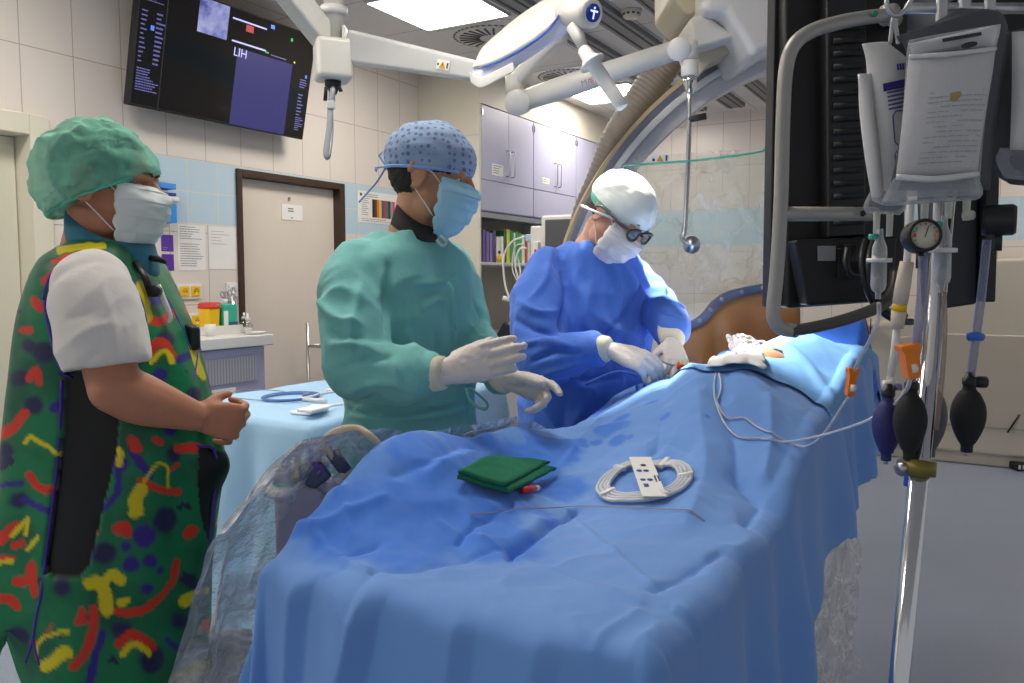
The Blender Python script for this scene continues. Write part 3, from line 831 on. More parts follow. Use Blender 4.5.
cabs = [[(.21, .10), (.30, .07), (.36, -.03), (.35, -.2), (.30, -.33)], [(.20, .03), (.25, .02), (.28, -.08), (.24, -.25), (.27, -.40)], [(.22, .05), (.27, .0), (.25, -.14), (.31, -.26), (.30, -.48)], [(.17, -.04), (.2, -.14), (.26, -.2), (.22, -.3), (.16, -.38)], [(.19, -.02), (.23, -.17), (.17, -.26), (.22, -.36), (.14, -.42)], [(.24, .06), (.31, .04), (.33, -.1), (.28, -.22), (.33, -.31), (.32, -.46)]]
for k, c in enumerate(cabs):
    MB().tube([mo(a, b, -.03 + .012 * k) for a, b in c], .007 - .0006 * k, 8, smooth_path=6).build('cable', M_WHITE, t)
t = thing('pressure_cuff', 'folded black pressure cuff hanging on the white cables', 'cuff', mo(.30, -.66, -.02))
for k, (a, b, an) in enumerate(((.345, -.53, .55), (.265, -.545, -.35))):
    ax = V * cos(an) + ZA * sin(an); ay = -V * sin(an) + ZA * cos(an)
    MB().box(mo(a, b, -.03 + .045 * k), (.03, .115, .155), (U, ax, ay)).build('cuff_pad', pmat('dark navy nylon', '#191d2b', .7, bump=.1), t, bevel=.012)
MB().box(mo(.305, -.46, -.02), (.03, .035, .03), (U, V, ZA)).build('yellow_clip', M_YELLOW, t, bevel=.004)
# ================================================================== SCANNER ARCH (C-ARM)
M_ARCW = pmat('arch white enamel', '#d6d7d8', .25, var=.02)
M_ARCG = pmat('arch grey face', '#c6c6ca', .35, var=.03, nscale=5)
M_ARCB = pmat('arch blue grey groove', '#9ea6bd', .35, .2, var=.04)
M_GOLD = pmat('tan edge strip', '#c3ae86', .4, var=.06)
M_HEADW = pmat('scanner housing white', '#cfccc6', .35, var=.02, nscale=4)
M_HEADC = pmat('scanner housing cream', '#bdb29a', .4, var=.04, nscale=4)
ARC_Y = 3.40
arc_c = py_(869, 342, ARC_Y)
arc_r = 321 / F * ARC_Y * 1.0
AX, AZ, AY = Vector((1, 0, 0)), ZA, Vector((0, 1, 0))
arch = thing('scanner_arch', 'big pale grey curved scanner arch rising behind the man in blue', 'scanner', Vector((arc_c.x + .6, ARC_Y, 0)))
def arc_band(p0, p1, y0, y1, a0, a1, name, mat, n=72, bevel=0.0):
    """band between p1 and p0 pixels-equivalents inside the outer radius"""
    rings = []
    for i in range(n + 1):
        a = a0 + (a1 - a0) * i / n
        k = (0.62 + 0.38 * sstep(radians(190), radians(130), np.array([a]))[0]) if a > radians(120) else 1.0
        d = AX * cos(a) + AZ * sin(a)
        r0, r1 = arc_r - p1 * px1 * k, arc_r - p0 * px1 * k
        rings.append([arc_c + d * r0 + AY * y0, arc_c + d * r1 + AY * y0, arc_c + d * r1 + AY * y1, arc_c + d * r0 + AY * y1])
    return MB().loft(rings, smooth=False).build(name, mat, arch, bevel=bevel)
A0, A1 = radians(205), radians(62)
px1 = ARC_Y / F
arc_band(0, 4, -.03, .20, A0, A1, 'edge_strip', M_GOLD)
arc_band(4, 11, .0, .20, A0, A1, 'guide_groove', M_ARCB)
arc_band(11, 18, -.03, .20, A0, A1, 'white_rail', M_ARCW, bevel=.006)
arc_band(17.5, 33, .005, .18, A0, A1, 'grey_face', M_ARCG, bevel=.008)
def slab(pts, y, depth, name, mat, par, bevel=.02):
    P = [py_(a, b, y) for a, b in pts]
    return MB().prism(P, AY * depth).build(name, mat, par, bevel=bevel, bseg=3)
head = bpy.data.objects.new('scanner_head', None); COL.objects.link(head); head.parent = arch
slab([(704, -90), (960, -90), (960, 40), (790, 34), (753, 59), (748, 48), (742, 36), (733, 24), (726, 12), (704, 11)], 3.02, .5, 'front_housing', M_HEADW, head, .03)
slab([(689, 19), (704, 11), (722, 25), (737, 36), (715, 43), (697, 48)], 3.10, .3, 'side_wedge', M_HEADW, head, .012)
slab([(670, -70), (735, -70), (735, 5), (704, 9), (689, 16), (671, -2)], 3.16, .36, 'upper_box', M_HEADC, head, .015)
slab([(697, 52), (738, 33), (746, 46), (712, 62), (700, 74)], 3.2, .14, 'lower_cover', M_HEADC, head, .008)
MB().tube([py_(840, -60, 3.27), Vector((py_(840, -60, 3.27).x, 3.27, CZ - .01))], .2, 24).build('ceiling_column', M_HEADW, head)
# corrugated hose
hose = thing('corrugated_hose', 'thick grey brown corrugated hose bending down beside the scanner arch', 'hose', py_(600, 180, 3.32))
P = spline([tuple(py_(a, b, yy)) + (r,) for a, b, yy, r in ((684, 30, 3.62, 15), (668, 62, 3.63, 17), (650, 86, 3.64, 19), (630, 112, 3.65, 16), (611, 140, 3.66, 13), (597, 172, 3.67, 10), (580, 215, 3.68, 10), (572, 260, 3.7, 10))], 22)
pts = [Vector(p[:3]) for p in P]; rad = [p[3] / F * 2.95 * (1 + .05 * sin(i * 1.9)) for i, p in enumerate(P)]
MB().tube(pts, rad, 20).build('hose_wall', pmat('grey brown ribbed plastic', '#958d87', .5, var=.08), hose)
MB().tube([pts[0], pts[6]], [rad[0] * 1.12, rad[6] * 1.12], 20).build('hose_collar', M_GREYM, hose)

# ================================================================== CEILING PENDANT AND LAMP
M_PEND = pmat('pendant enamel', '#cfcec8', .35, var=.02, nscale=5)
pen = thing('ceiling_pendant', 'cream pendant joint box hanging on a tube near the wall screen', 'pendant', pd(333, 60, 3.0))
c = pd(333, 61, 3.0); k = 3.0 / F
MB().box(c, (36 * k, .13, 40 * k), (Vector((.94, .34, 0)), Vector((-.34, .94, 0)), ZA)).build('joint_box', M_PEND, pen, bevel=.02, bseg=4)
MB().tube([pd(334, 40, 3.0), Vector((pd(334, 40, 3.0).x, pd(334, 40, 3.0).y, CZ - .005))], .036, 20).build('drop_tube', M_PEND, pen)
for s_ in (-1, 1):
    MB().box(pd(334 + s_ * 11, 38, 2.98), (.012, .06, .075)).build('clevis_plate', M_OFFW, pen, bevel=.004)
MB().lathe([(.05, 0), (.05, .03), (.001, .03)], pd(334, 16, 3.0), ZA, 20).build('tube_collar', M_GREYL, pen)
a, b = pd(322, 34, 2.98), pd(262, -42, 2.75)
x, y, d = basis(b - a)
MB().box((a + b) / 2, (.075, .09, (b - a).length + .05), (x, y, d)).build('upper_arm', M_PEND, pen, bevel=.012)
MB().lathe([(.07, 0), (.07, .08), (.05, .1), (.05, max(.12, CZ - b.z))], b - ZA * .02, ZA, 24).build('ceiling_mount', M_PEND, pen)
# arm carrying the lamp
a, b = pd(350, 46, 3.0), pd(480, 72, 2.66)
x, y, d = basis(b - a)
r0 = [a + x * s1 * .03 + y * s2 * .062 for s1, s2 in ((-1, -1), (1, -1), (1, .9), (-1, .9))]
r1 = [b + x * s1 * .026 + y * s2 * .032 for s1, s2 in ((-1, -1), (1, -1), (1, 1), (-1, 1))]
ar = MB().loft([r0, r1], smooth=False).build('lamp_arm', M_GREYL, pen, bevel=.014, bseg=3)
# warning mark on the arm
def on_arm(px, py): return pd(px, py, 0) + ray(px, py) * ((a + (b - a) * ((px - 350) / 130)).y / ray(px, py).y - .045)
fwd = (b - a).normalized(); nrm = -x if x.y > 0 else x
upv = nrm.cross(fwd); upv = upv if upv.z > 0 else -upv
cm = on_arm(443, 65)
MB().box(cm, (.058, .002, .03), (fwd, nrm, upv)).build('warning_label', M_PAPER, ar)
tri = [cm + nrm * .002 + fwd * (.014 * s) + upv * t_ for s, t_ in ((-1, -.011), (1, -.011), (0, .013))]
MB().prism(tri, nrm * .001).build('warning_triangle', pmat('amber print', '#d99a18', .5), ar)
m = MB(); m.box(cm + nrm * .0032 + upv * .0, (.003, .001, .010), (fwd, nrm, upv)); m.build('warning_mark', M_INK, ar)
MB().box(cm + nrm * .002 + fwd * .021, (.006, .001, .018), (fwd, nrm, upv)).build('printed_figure', M_INK, ar)
MB().box(cm + nrm * .002 - fwd * .021, (.007, .001, .007), (fwd, nrm, upv)).build('printed_dot', M_INK, ar)
# hand strap under the box
st = thing('hand_strap', 'grey webbing strap hanging under the pendant joint box', 'strap', pd(329, 156, 3.0))
MB().lathe([(.03, 0), (.03, -.02), (.02, -.03), (.012, -.05), (.001, -.05)], pd(333, 80.5, 3.0), ZA, 20).build('strap_mount', M_BLACK, st)
for s_, l in ((-1, .045), (1, .03)):
    MB().tube([pd(333, 90, 2.99), pd(333 + s_ * 7, 88, 2.98), pd(333 + s_ * 8, 88, 2.98) - ZA * (l if s_ < 0 else .012)], .0075, 10).build('lever', M_BLACK, st)
M_STRAP = pmat('grey webbing', '#9aa0a8', .7, bump=.15, bscale=300)
MB().tube([pd(333, 88, 2.98), pd(331, 103, 2.98), pd(329, 130, 2.98), pd(326, 153, 2.98), pd(330, 156, 2.99), pd(333, 130, 3.0), pd(332, 104, 2.99)], .011, 8, smooth_path=6, flat=.22, up=(0, 1, 0)).build('strap_loop', M_STRAP, st)
MB().box(pd(331, 105, 2.98), (.03, .02, .03)).build('strap_slider', M_GREYL, st, bevel=.004)
MB().tube([pd(333, 84, 2.985), pd(333, 103, 2.985)], .008, 8).build('strap_swivel', M_STEEL, st)

# lamp head: long leaf-shaped housing seen from its side
lamp = thing('surgical_lamp', 'white leaf-shaped operating lamp with a blue stripe and round blue end button', 'lamp', pd(530, 45, 2.55))
LA, LB = pd(466, 76, 2.66), pd(588, 10, 2.45)
ld = (LB - LA).normalized(); LL = (LB - LA).length
RA = spline([(474, 64, 2.62), (482, 48, 2.66), (498, 33, 2.70), (520, 15, 2.72), (545, -1, 2.70), (568, -12, 2.64), (592, -14, 2.56)], 6)
RB = spline([(473, 68, 2.60), (487, 66, 2.575), (508, 57, 2.54), (530, 44, 2.51), (548, 30, 2.485), (560, 14, 2.47), (572, 2, 2.46)], 6)
RC = spline([(472, 79, 2.60), (487, 79, 2.585), (508, 71, 2.56), (530, 58, 2.53), (548, 46, 2.505), (562, 36, 2.49), (577, 24, 2.48)], 6)
def P3(p, dz=0.0): return pd(p[0], p[1], p[2] + dz)
top_r, side_r = [], []
for pa, pb, pc in zip(RA, RB, RC):
    A, B, Cc = P3(pa), P3(pb), P3(pc)
    m1 = A.lerp(B, .5) - ray(530, 40) * .018
    D = P3(pc, .14)
    top_r.append([A, A.lerp(m1, .5) - ray(530, 40) * .006, m1, m1.lerp(B, .55) - ray(530, 40) * .006, B, P3(pb, .05), P3(pa, .05)])
    E_ = P3(pb, .012)
    side_r.append([E_, B.lerp(Cc, .2), B.lerp(Cc, .8), Cc, Cc + (D - Cc) * .3, D, P3(pa, .06)])
MB().loft(top_r).build('lamp_shell', M_OFFW, lamp)
MB().loft(side_r).build('lamp_rim', pmat('lilac white enamel', '#c9cfe6', .3, var=.02), lamp)
M_BLUES = pmat('blue stripe', '#3f6cc6', .4)
MB().tube([P3(p, -.004) + ZA * -.001 for p in RB[4:]], .0042, 6, flat=.8).build('blue_stripe', M_BLUES, lamp)
bump_r = []
for p, q_ in zip(spline([(469, 71, 2.585), (480, 77, 2.56), (497, 70, 2.535), (513, 62, 2.52)], 5), spline([(471, 83, 2.585), (481, 88, 2.56), (498, 80, 2.535), (515, 71, 2.52)], 5)):
    bump_r.append([P3(p), P3(p, -.006), P3(q_, -.006), P3(q_), P3(q_, .05), P3(p, .05)])
MB().loft(bump_r, smooth=False).build('tip_bumper', M_WHITE, lamp, bevel=.004)
hub = pd(583, 13, 2.43)
hax = (Vector((.55, -.8, -.25))).normalized()
MB().lathe([(.001, -.10), (.035, -.095), (.045, -.03), (.046, .03), (.040, .042), (.034, .046), (.001, .046)], hub, hax, 28).build('end_cap', M_OFFW, lamp)
bt = MB().lathe([(.026, 0), (.026, .004), (.022, .007), (.001, .007)], hub + hax * .045, hax, 24).build('blue_button', pmat('deep blue button', '#1d3f9e', .25), lamp)
x, y, d = basis(hax)
x = (ray(583, 13).cross(hax)).normalized() if False else hax.cross(ZA).normalized(); y = x.cross(hax).normalized(); x = -x if x.x < 0 else x; y = y if y.z > 0 else -y
M_FIG = emat('lit white figure', '#dfe8ff', .8)
MB().box(hub + hax * .0525 - y * .005, (.005, .024, .001), (x, y, hax)).build('white_bar', M_FIG, bt)
MB().box(hub + hax * .0525 + y * .005, (.028, .005, .001), (x, y, hax)).build('white_bar', M_FIG, bt)
MB().lathe([(.0035, .052), (.0035, .053), (.001, .053)], hub + y * .014, hax, 12).build('white_dot', M_FIG, bt)
h0, h1 = pd(574, 26, 2.44), pd(585, 52, 2.42)
MB().tube([h0, h1], [.024, .013], 16).build('stem', M_GREYL, lamp)
ha = (pd(619, 102, 2.40) - h1).normalized()
MB().lathe([(.013, -.035), (.018, -.03), (.022, 0), (.030, .012), (.040, .018), (.041, .024), (.022, .03), (.021, .13), (.019, .18), (.014, .185), (.001, .186)], h1 + ha * .02, ha, 24).build('lamp_handle', M_WHITE, lamp)

# the lamp's light
sp_ = bpy.data.lights.new('lamp_light', 'SPOT'); so = bpy.data.objects.new('lamp_light', sp_); COL.objects.link(so)
so.location = pd(600, 60, 2.52) + Vector((0.03, .02, -.02))
aim = pd(690, 315, 2.45)
so.rotation_euler = (aim - so.location).to_track_quat('-Z', 'Y').to_euler()
sp_.energy = 225; sp_.spot_size = radians(52); sp_.spot_blend = .55; sp_.shadow_soft_size = .05; sp_.color = (1, .97, .93)

# ================================================================== JOINTED ARM WITH SHIELD
arm = thing('jointed_arm', 'pale grey jointed ceiling arm with metal rod holding the clear shield', 'arm', pd(690, 245, 2.95))
def jp(px, py): return pd(px, py, 2.95 + (690 - px) / 170 * .25)
a, b = jp(519, 102), jp(679, 49)
x, y, d = basis(b - a)
rr = lambda p, w_, h_: [p + x * (w_ * cos(q)) + y * (h_ * sin(q)) for q in [2 * pi * (i + .5) / 12 for i in range(12)]]
MB().loft([rr(a, .03, .04), rr(a + (b - a) * .3, .035, .044), rr(b, .03, .036)]).build('main_arm', M_PEND, arm)
ax_ = -ray(679, 49).normalized()
MB().lathe([(.041, -.05), (.041, .045), (.037, .05), (.001, .05)], b, ax_, 28).build('joint_disc', M_OFFW, arm)
MB().lathe([(.05, -.05), (.05, .042), (.046, .047), (.001, .047)], a, ax_, 28).build('elbow_joint', M_PEND, arm)
q = jp(514, 88)
MB().tube([q - ZA * .03, q + ZA * .045], .034, 20).build('elbow_post', M_PEND, arm)
q2 = jp(558, 36)
MB().tube([q + ZA * .02, jp(536, 58), q2], .03, 16, smooth_path=5).build('link_arm', M_PEND, arm)
MB().tube([q2 - ZA * .03, Vector((q2.x, q2.y, CZ - .1))], .036, 20).build('ceiling_tube', M_PEND, arm)
MB().lathe([(.09, 0), (.09, .03), (.05, .095), (.001, .1)], Vector((q2.x, q2.y, CZ - .1)), ZA, 24).build('ceiling_plate', M_PEND, arm)
cxm = jp(590, 80) + ax_ * .046
# lettering on the arm
fw = (b - a).normalized(); up2 = ax_.cross(fw); up2 = up2 if up2.z > 0 else -up2
text_mb('MA', jp(583, 86) + ax_ * .044, fw, up2, .022).build('grey_lettering', M_INKL, arm)
text_mb('S', jp(592, 83) + ax_ * .044, fw, up2, .022).build('red_lettering', M_RED, arm)
RX = 690
MB().tube([jp(690, 42), jp(690, 60)], .028, 18).build('swivel_post', M_PEND, arm)
MB().lathe([(.031, 0), (.031, -.05), (.026, -.055)], jp(690, 61), ZA, 20).build('swivel_collar', M_OFFW, arm)
MB().lathe([(.026, 0), (.024, -.02), (.012, -.055), (.009, -.06)], jp(690, 77), ZA, 20).build('chrome_cone', M_CHROME, arm)
rod = [jp(690, 88), jp(689, 140), jp(685, 225), jp(682, 236), jp(684, 241), jp(690, 245)]
MB().tube(rod, .0085, 12, smooth_path=4).build('steel_rod', M_STEEL, arm)
MB().tube([jp(689, 119), jp(692, 119), jp(706, 116)], [.010, .011, .012], 12).build('rod_handle', M_BLACK, arm)
# clear shield
SH_Y = 2.99
sh = thing('clear_shield', 'clear acrylic shield with green edge hanging between the man in blue and the screen frame', 'shield', py_(690, 330, SH_Y))
def shp(px, py, off=0): return py_(px, py, SH_Y + off)
M_SHIELD = clear_film('clear acrylic', '#fbfdfb', .35, .05, 2.0, .05, .02)
MB().prism([shp(*p) for p in ((624, 166), (660, 163), (700, 160), (740, 155), (762, 151), (768, 146), (790, 144), (790, 300), (772, 303), (740, 300), (700, 322), (640, 325), (624, 300))], AY * .010).build('acrylic_panel', M_SHIELD, sh)
M_GEDGE = pmat('green acrylic edge', '#5fb795', .25, var=.05)
MB().tube([shp(*p, -.001) for p in ((624, 166), (660, 163), (700, 160), (740, 155), (762, 151), (768, 146), (790, 144))], .0042, 8, smooth_path=4).build('green_edge', M_GEDGE, sh)
MB().lathe([(.030, 0), (.032, .012), (.020, .022), (.012, .03), (.001, .032)], shp(691, 245, -.002), -AY, 24).build('clamp_disc', M_STEEL, sh)
lab = shp(660, 158.5, -.004)
MB().box(shp(660, 158.5, -.003), (.058, .001, .028), (AX, AY, ZA)).build('warning_label', M_PAPER, sh)
MB().prism([shp(p[0], p[1], -.005) for p in ((656.5, 161.5), (663.5, 161.5), (660, 155))], AY * .001).build('warning_triangle', pmat('amber print', '#d99a18', .5), sh)
MB().box(shp(666.5, 158, -.005), (.007, .001, .02)).build('printed_figure', M_INK, sh)
MB().box(shp(653.5, 160, -.005), (.009, .001, .010)).build('printed_dot', M_INK, sh)
# brown lead flap with grey-blue border
M_BROWNF = pmat('brown lead rubber', '#b97a3c', .45, var=.12, nscale=6, bump=.05)
M_BORDER = pmat('grey blue border', '#6d7590', .5, var=.05)
fl = thing('lead_flap', 'brown lead rubber flap with grey blue riveted border below the clear shield', 'flap', py_(730, 400, SH_Y))
up_e = spline([(668, 326), (690, 321), (702, 313), (712, 301), (726, 292), (745, 287), (768, 283), (800, 279)], 5)
lo_e = spline([(668, 334), (692, 329), (707, 321), (717, 309), (729, 300), (747, 295), (768, 291), (800, 287)], 5)
n_ = len(up_e)
def flap_w(i, s): return .012 * sin(i * .55) * s
vs, fs = [], []
rows = 10
for i in range(n_):
    for j in range(rows + 1):
        p = lo_e[i] * (1 - j / rows) + np.array((lo_e[i][0], 378.)) * (j / rows)
        vs.append(shp(p[0], p[1], .012 + flap_w(i, j / rows)))
for i in range(n_ - 1):
    for j in range(rows):
        fs.append((i * (rows + 1) + j, (i + 1) * (rows + 1) + j, (i + 1) * (rows + 1) + j + 1, i * (rows + 1) + j + 1))
m = MB(); m.add(vs, fs, True); m.build('flap_sheet', M_BROWNF, fl, solid=.006)
vs = [shp(p[0], p[1], .006) for p in up_e] + [shp(p[0], p[1], .006) for p in lo_e]
m = MB(); m.add(vs, [(i, i + 1, n_ + i + 1, n_ + i) for i in range(n_ - 1)], True); m.build('border_band', M_BORDER, fl, solid=.010)
for t_ in (2, 8, 13, 18, 24, 29):
    p = (up_e[t_] + lo_e[t_]) / 2
    MB().lathe([(.008, 0), (.007, .004), (.001, .006)], shp(p[0], p[1], -.001), -AY, 12).build('rivet', M_STEEL, fl)
# wrinkled clear cover over the shield
cv = MB()
def cov(a, b):
    px = 636 + a * 156; pyy = 157 - a * 10 + b * 150
    p = shp(px, pyy, .085)
    q = Vector((p.x * 5 + p.z * 2.5, p.z * 1.6 - p.x * 2, 3.3))
    return p + AY * (.045 * noise.fractal(q, .8, 2.1, 4) + .02 * noise.noise(q * 3.7))
cv.grid(cov, 70, 50)
M_FILM = clear_film('clear drape film', '#fbf9f3', .4, .2, 9.0, .7, .22, streak=.10)
tag(cv.build('shield_cover', M_FILM), 'wrinkled clear plastic cover over the acrylic shield and brown flap', 'cover')
# ================================================================== SCREEN BANK WITH TUBE FRAME (backs towards the camera)
M_TUBE = pmat('grey painted tube', '#a5a29c', .35, .2, var=.04)
M_CASE = pmat('black screen casing', '#0f0e10', .5, var=.08)
M_CASE2 = pmat('charcoal casing', '#232325', .7, var=.06)
bank = thing('screen_bank', 'big black screen bank seen from behind, in a bent grey tube frame', 'monitor', py_(840, 300, 1.95))
def bp(px, py, y): return py_(px, py, y)
def bslab(pts, y, dep, name, mat, par, bevel=.006): return MB().prism([bp(a, b, y) for a, b in pts], AY * dep).build(name, mat, par, bevel=bevel)
bslab([(784, -120), (912, -120), (905, 300), (786, 309)], 1.86, .10, 'screen_casing', M_CASE, bank, .01)
bslab([(777, -120), (787, -120), (781, 306), (769, 308)], 1.90, .055, 'screen_edge', M_BLACKM, bank, .003)
bslab([(826, -100), (868, -100), (866, 236), (828, 238)], 1.815, .05, 'rear_cover', M_BLACK, bank, .006)
for k in range(16):
    yy = 26 + k * 13.0
    MB().tube([bp(834, yy + 2, 1.808), bp(864, yy, 1.808)], .0045, 8, flat=1.4).build('vent_louvre', M_CASE2, bank)
bslab([(795, 240), (898, 236), (893, 300), (808, 306)], 1.80, .06, 'connector_bay', M_CASE, bank, .006)
bslab([(838, 248), (884, 247), (884, 278), (838, 279)], 1.795, .006, 'bay_recess', M_CASE2, bank, .002)
bslab([(818, 246), (836, 246), (836, 261), (818, 261)], 1.794, .004, 'type_label', M_GREYM, bank, .001)
for pts in ([(848, 246, 1.78), (846, 262, 1.76), (850, 274, 1.76), (862, 274, 1.77), (868, 262, 1.78)], [(866, 240, 1.76), (862, 258, 1.72), (866, 285, 1.71), (876, 306, 1.72), (895, 320, 1.75), (912, 322, 1.8)], [(874, 238, 1.76), (869, 262, 1.70), (873, 290, 1.70), (884, 309, 1.71), (905, 316, 1.75)], [(852, 246, 1.78), (855, 262, 1.78)]):
    MB().tube([bp(*p) for p in pts], .0075, 8, smooth_path=6).build('cable', M_BLACK, bank)
bslab([(846, 244), (858, 244), (858, 262), (848, 263)], 1.77, .02, 'cable_plug', M_BLACK, bank, .003)
# neighbouring dark casing
bslab([(936, 96), (981, 92), (978, 304), (944, 309)], 2.05, .12, 'second_casing', pmat('dark slate casing', '#23252c', .5), bank, .008)
bslab([(988, 150), (1001, 150), (996, 302), (985, 302)], 2.02, .05, 'rear_bar', M_BLACK, bank, .004)
bslab([(905, -100), (1060, -100), (1060, 60), (990, 100), (905, 95)], 2.08, .12, 'third_casing', M_CASE, bank, .01)
MB().tube([bp(910, 60, 1.92), bp(945, 40, 2.05), bp(1000, 40, 2.1)], .03, 12).build('linking_arm', M_BLACK, bank)
MB().tube([bp(935, 0, 2.0), Vector((bp(935, 0, 2.0).x, 2.0, CZ - .01))], .045, 16).build('ceiling_tube', M_GREYL, bank)
MB().tube([bp(905, 20, 1.93), bp(935, 10, 2.0)], .04, 14).build('mount_arm', M_GREYM, bank)
# tube frame
FY = 1.62
fpts = [(889, 15, 1.70), (862, 18, 1.68), (837, 23, 1.65), (812, 31, 1.63), (794, 45, 1.62), (786, 70, FY), (783, 120, FY), (781, 200, FY), (777, 270, FY), (774, 300, FY), (774, 318, FY), (781, 328, FY), (796, 331, 1.63)]
MB().tube([bp(*p) for p in fpts], .0140, 16, smooth_path=5).build('frame_tube', M_TUBE, bank)
lo = [(790, 331, 1.625), (815, 327, 1.64), (850, 318, 1.67), (880, 306, 1.70), (893, 292, 1.73), (897, 270, 1.76)]
MB().tube([bp(*p) for p in lo], .0150, 12, smooth_path=5, flat=.8).build('frame_lower_tube', pmat('dark grey tube', '#4b4a4a', .4, .2, var=.05), bank)
MB().tube([bp(778, 214, FY), bp(873, 214, 1.68)], .0145, 14).build('frame_cross_tube', M_TUBE, bank)
MB().tube([bp(873, 214, 1.68), bp(873, 214, 1.80)], .0145, 14).build('frame_cross_end', M_TUBE, bank)
MB().tube([bp(885, 15.5, 1.698), bp(893, 14, 1.706)], .021, 16).build('frame_end_cap', M_TUBE, bank)
MB().tube([bp(890, 15, 1.70), bp(895, 20, 1.88)], .017, 14).build('frame_top_end', M_TUBE, bank)
q = bp(871, 16.5, 1.683) - AY * .0185
MB().lathe([(.006, .004), (.006, -.001), (.001, -.0015)], q, AY, 14).build('green_dot', pmat('green dot', '#2c8f6d', .4), bank)
q = bp(860, 214, 1.67) - AY * .0145
MB().lathe([(.006, .004), (.006, -.001), (.001, -.0015)], q, AY, 14).build('screw_hole', M_BLACK, bank)

# ================================================================== LARGE EQUIPMENT FAR BEHIND THE BAG STAND
gt = thing('gantry_cabinet', 'large beige rounded scanner base standing against the far wall behind the bag stand', 'cabinet', uvz(7.3, .2, 0))
M_GB = pmat('beige enamel', '#c9c0b0', .35, var=.03, nscale=3)
M_GB2 = pmat('shaded beige enamel', '#bdb4a5', .4, var=.04, nscale=3)  # the beige enamel again, darker: shade put into the colour
prof = [(-.9, .0), (1.15, .0), (1.15, .90), (1.05, 1.02), (.75, 1.06), (.45, 1.10), (.28, 1.22), (.12, 1.42), (-.05, 1.56), (-.9, 1.60)]
MB().prism([uvz(7.05, v, z + .09 if z == 0 else z) for v, z in prof], U * .75).build('base_body', M_GB, gt, bevel=.03, bseg=3)
MB().prism([uvz(7.10, v, z) for v, z in ((-.9, .0), (1.1, .0), (1.1, .10), (-.9, .10))], U * .68).build('plinth', M_GB, gt, bevel=.01)
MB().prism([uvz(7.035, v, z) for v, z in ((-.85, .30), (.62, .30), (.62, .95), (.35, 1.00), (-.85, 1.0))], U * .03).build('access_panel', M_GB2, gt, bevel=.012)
for v in (1.02, .78):
    MB().box(uvz(7.047, v, .6), (.01, .008, 1.0), (U, V, ZA)).build('panel_seam', M_RAILD, gt)
MB().tube([uvz(7.03, -.25, .42), uvz(7.02, -.22, .36), uvz(7.02, -.18, .28)], .007, 8).build('cable_stub', M_BLACK, gt)
MB().tube([uvz(6.95, .84, 1.05), uvz(6.8, .83, 1.08), uvz(6.7, .80, 1.0)], .05, 14).build('drive_knob', M_BLACK, gt)
pdl = thing('foot_pedal', 'small dark foot pedal on the blue floor by the picture edge', 'pedal', pz(1019, 470, 0))
q = pz(1021, 470, 0)
MB().box(q + ZA * .03, (.12, .12, .055)).build('pedal_housing', M_BLACK, pdl, bevel=.012)
for s_ in (-1, 1): MB().box(q + Vector((-.05 + .03 * (s_ + 1) / 2, -.062, .035)), (.014, .006, .03)).build('pedal_slot', M_OFFW, pdl)

# ================================================================== BAG STAND WITH PRESSURE BAGS
SY = 1.05
stand = thing('drip_stand', 'polished steel drip stand crowded with bags and tubes in front of the screen bank', 'stand', Vector((pz(880, 683, 0).x * 0 + .42, 0.92, 0)))
top, bot = py_(953, 120, 1.07), py_(899, 683, .96)
dirp = (top - bot).normalized()
foot = bot - dirp * ((bot.z - .05) / dirp.z)
stand.location = Vector((foot.x, foot.y, 0))
MB().tube([foot, bot + dirp * .62], .0118, 18).build('lower_pole', M_CHROME, stand)
MB().tube([bot + dirp * .15, top + dirp * .16], .0088, 16).build('upper_pole', M_CHROME, stand)
cl = bot + dirp * .31
col_at = py_(921, 468, 1.0)
kk = (col_at.z - bot.z) / dirp.z
cl = bot + dirp * kk
x, y, d = basis(dirp)
M_OLIVE = pmat('olive brass clamp', '#7d7433', .4, .4)
MB().lathe([(.0125, -.010), (.019, -.009), (.019, .009), (.0125, .010)], cl, dirp, 20).build('pole_clamp', M_OLIVE, stand)
MB().tube([cl - AX * .014, cl - AX * .026], .0065, 12).build('clamp_screw', M_STEEL, stand)
for k in range(5):
    a = 2 * pi * k / 5 + .4
    e = Vector((foot.x + .27 * cos(a), foot.y + .27 * sin(a), .06))
    l = MB().tube([foot + ZA * .04, e], [.02, .013], 10).build('stand_foot', M_STEEL, stand)
    MB().lathe([(.028, -.009), (.028, .009)], Vector((e.x, e.y, .029)), Vector((-sin(a), cos(a), 0)), 14).build('caster', M_BLACKM, l)
# top cross bars and hooks
hub_ = top + dirp * .15
MB().tube([hub_ + AX * -.075 , hub_ + AX * .10], .007, 12).build('cross_bar', M_STEEL, stand)
hk = [py_(a, b, 1.03) for a, b in ((893, -30), (888, -8), (887, 6), (893, 15), (901, 14), (909, 4), (913, -8), (906, -12))]
MB().tube(hk, .0028, 10, smooth_path=6).build('bag_hook', M_STEEL, stand)
for k, (a, b) in enumerate(((942, 3), (965, 2), (990, 2))):
    MB().box(py_(a, b, 1.05), (.012, .008, .05)).build('metal_hanger', M_STEEL, stand, bevel=.002)

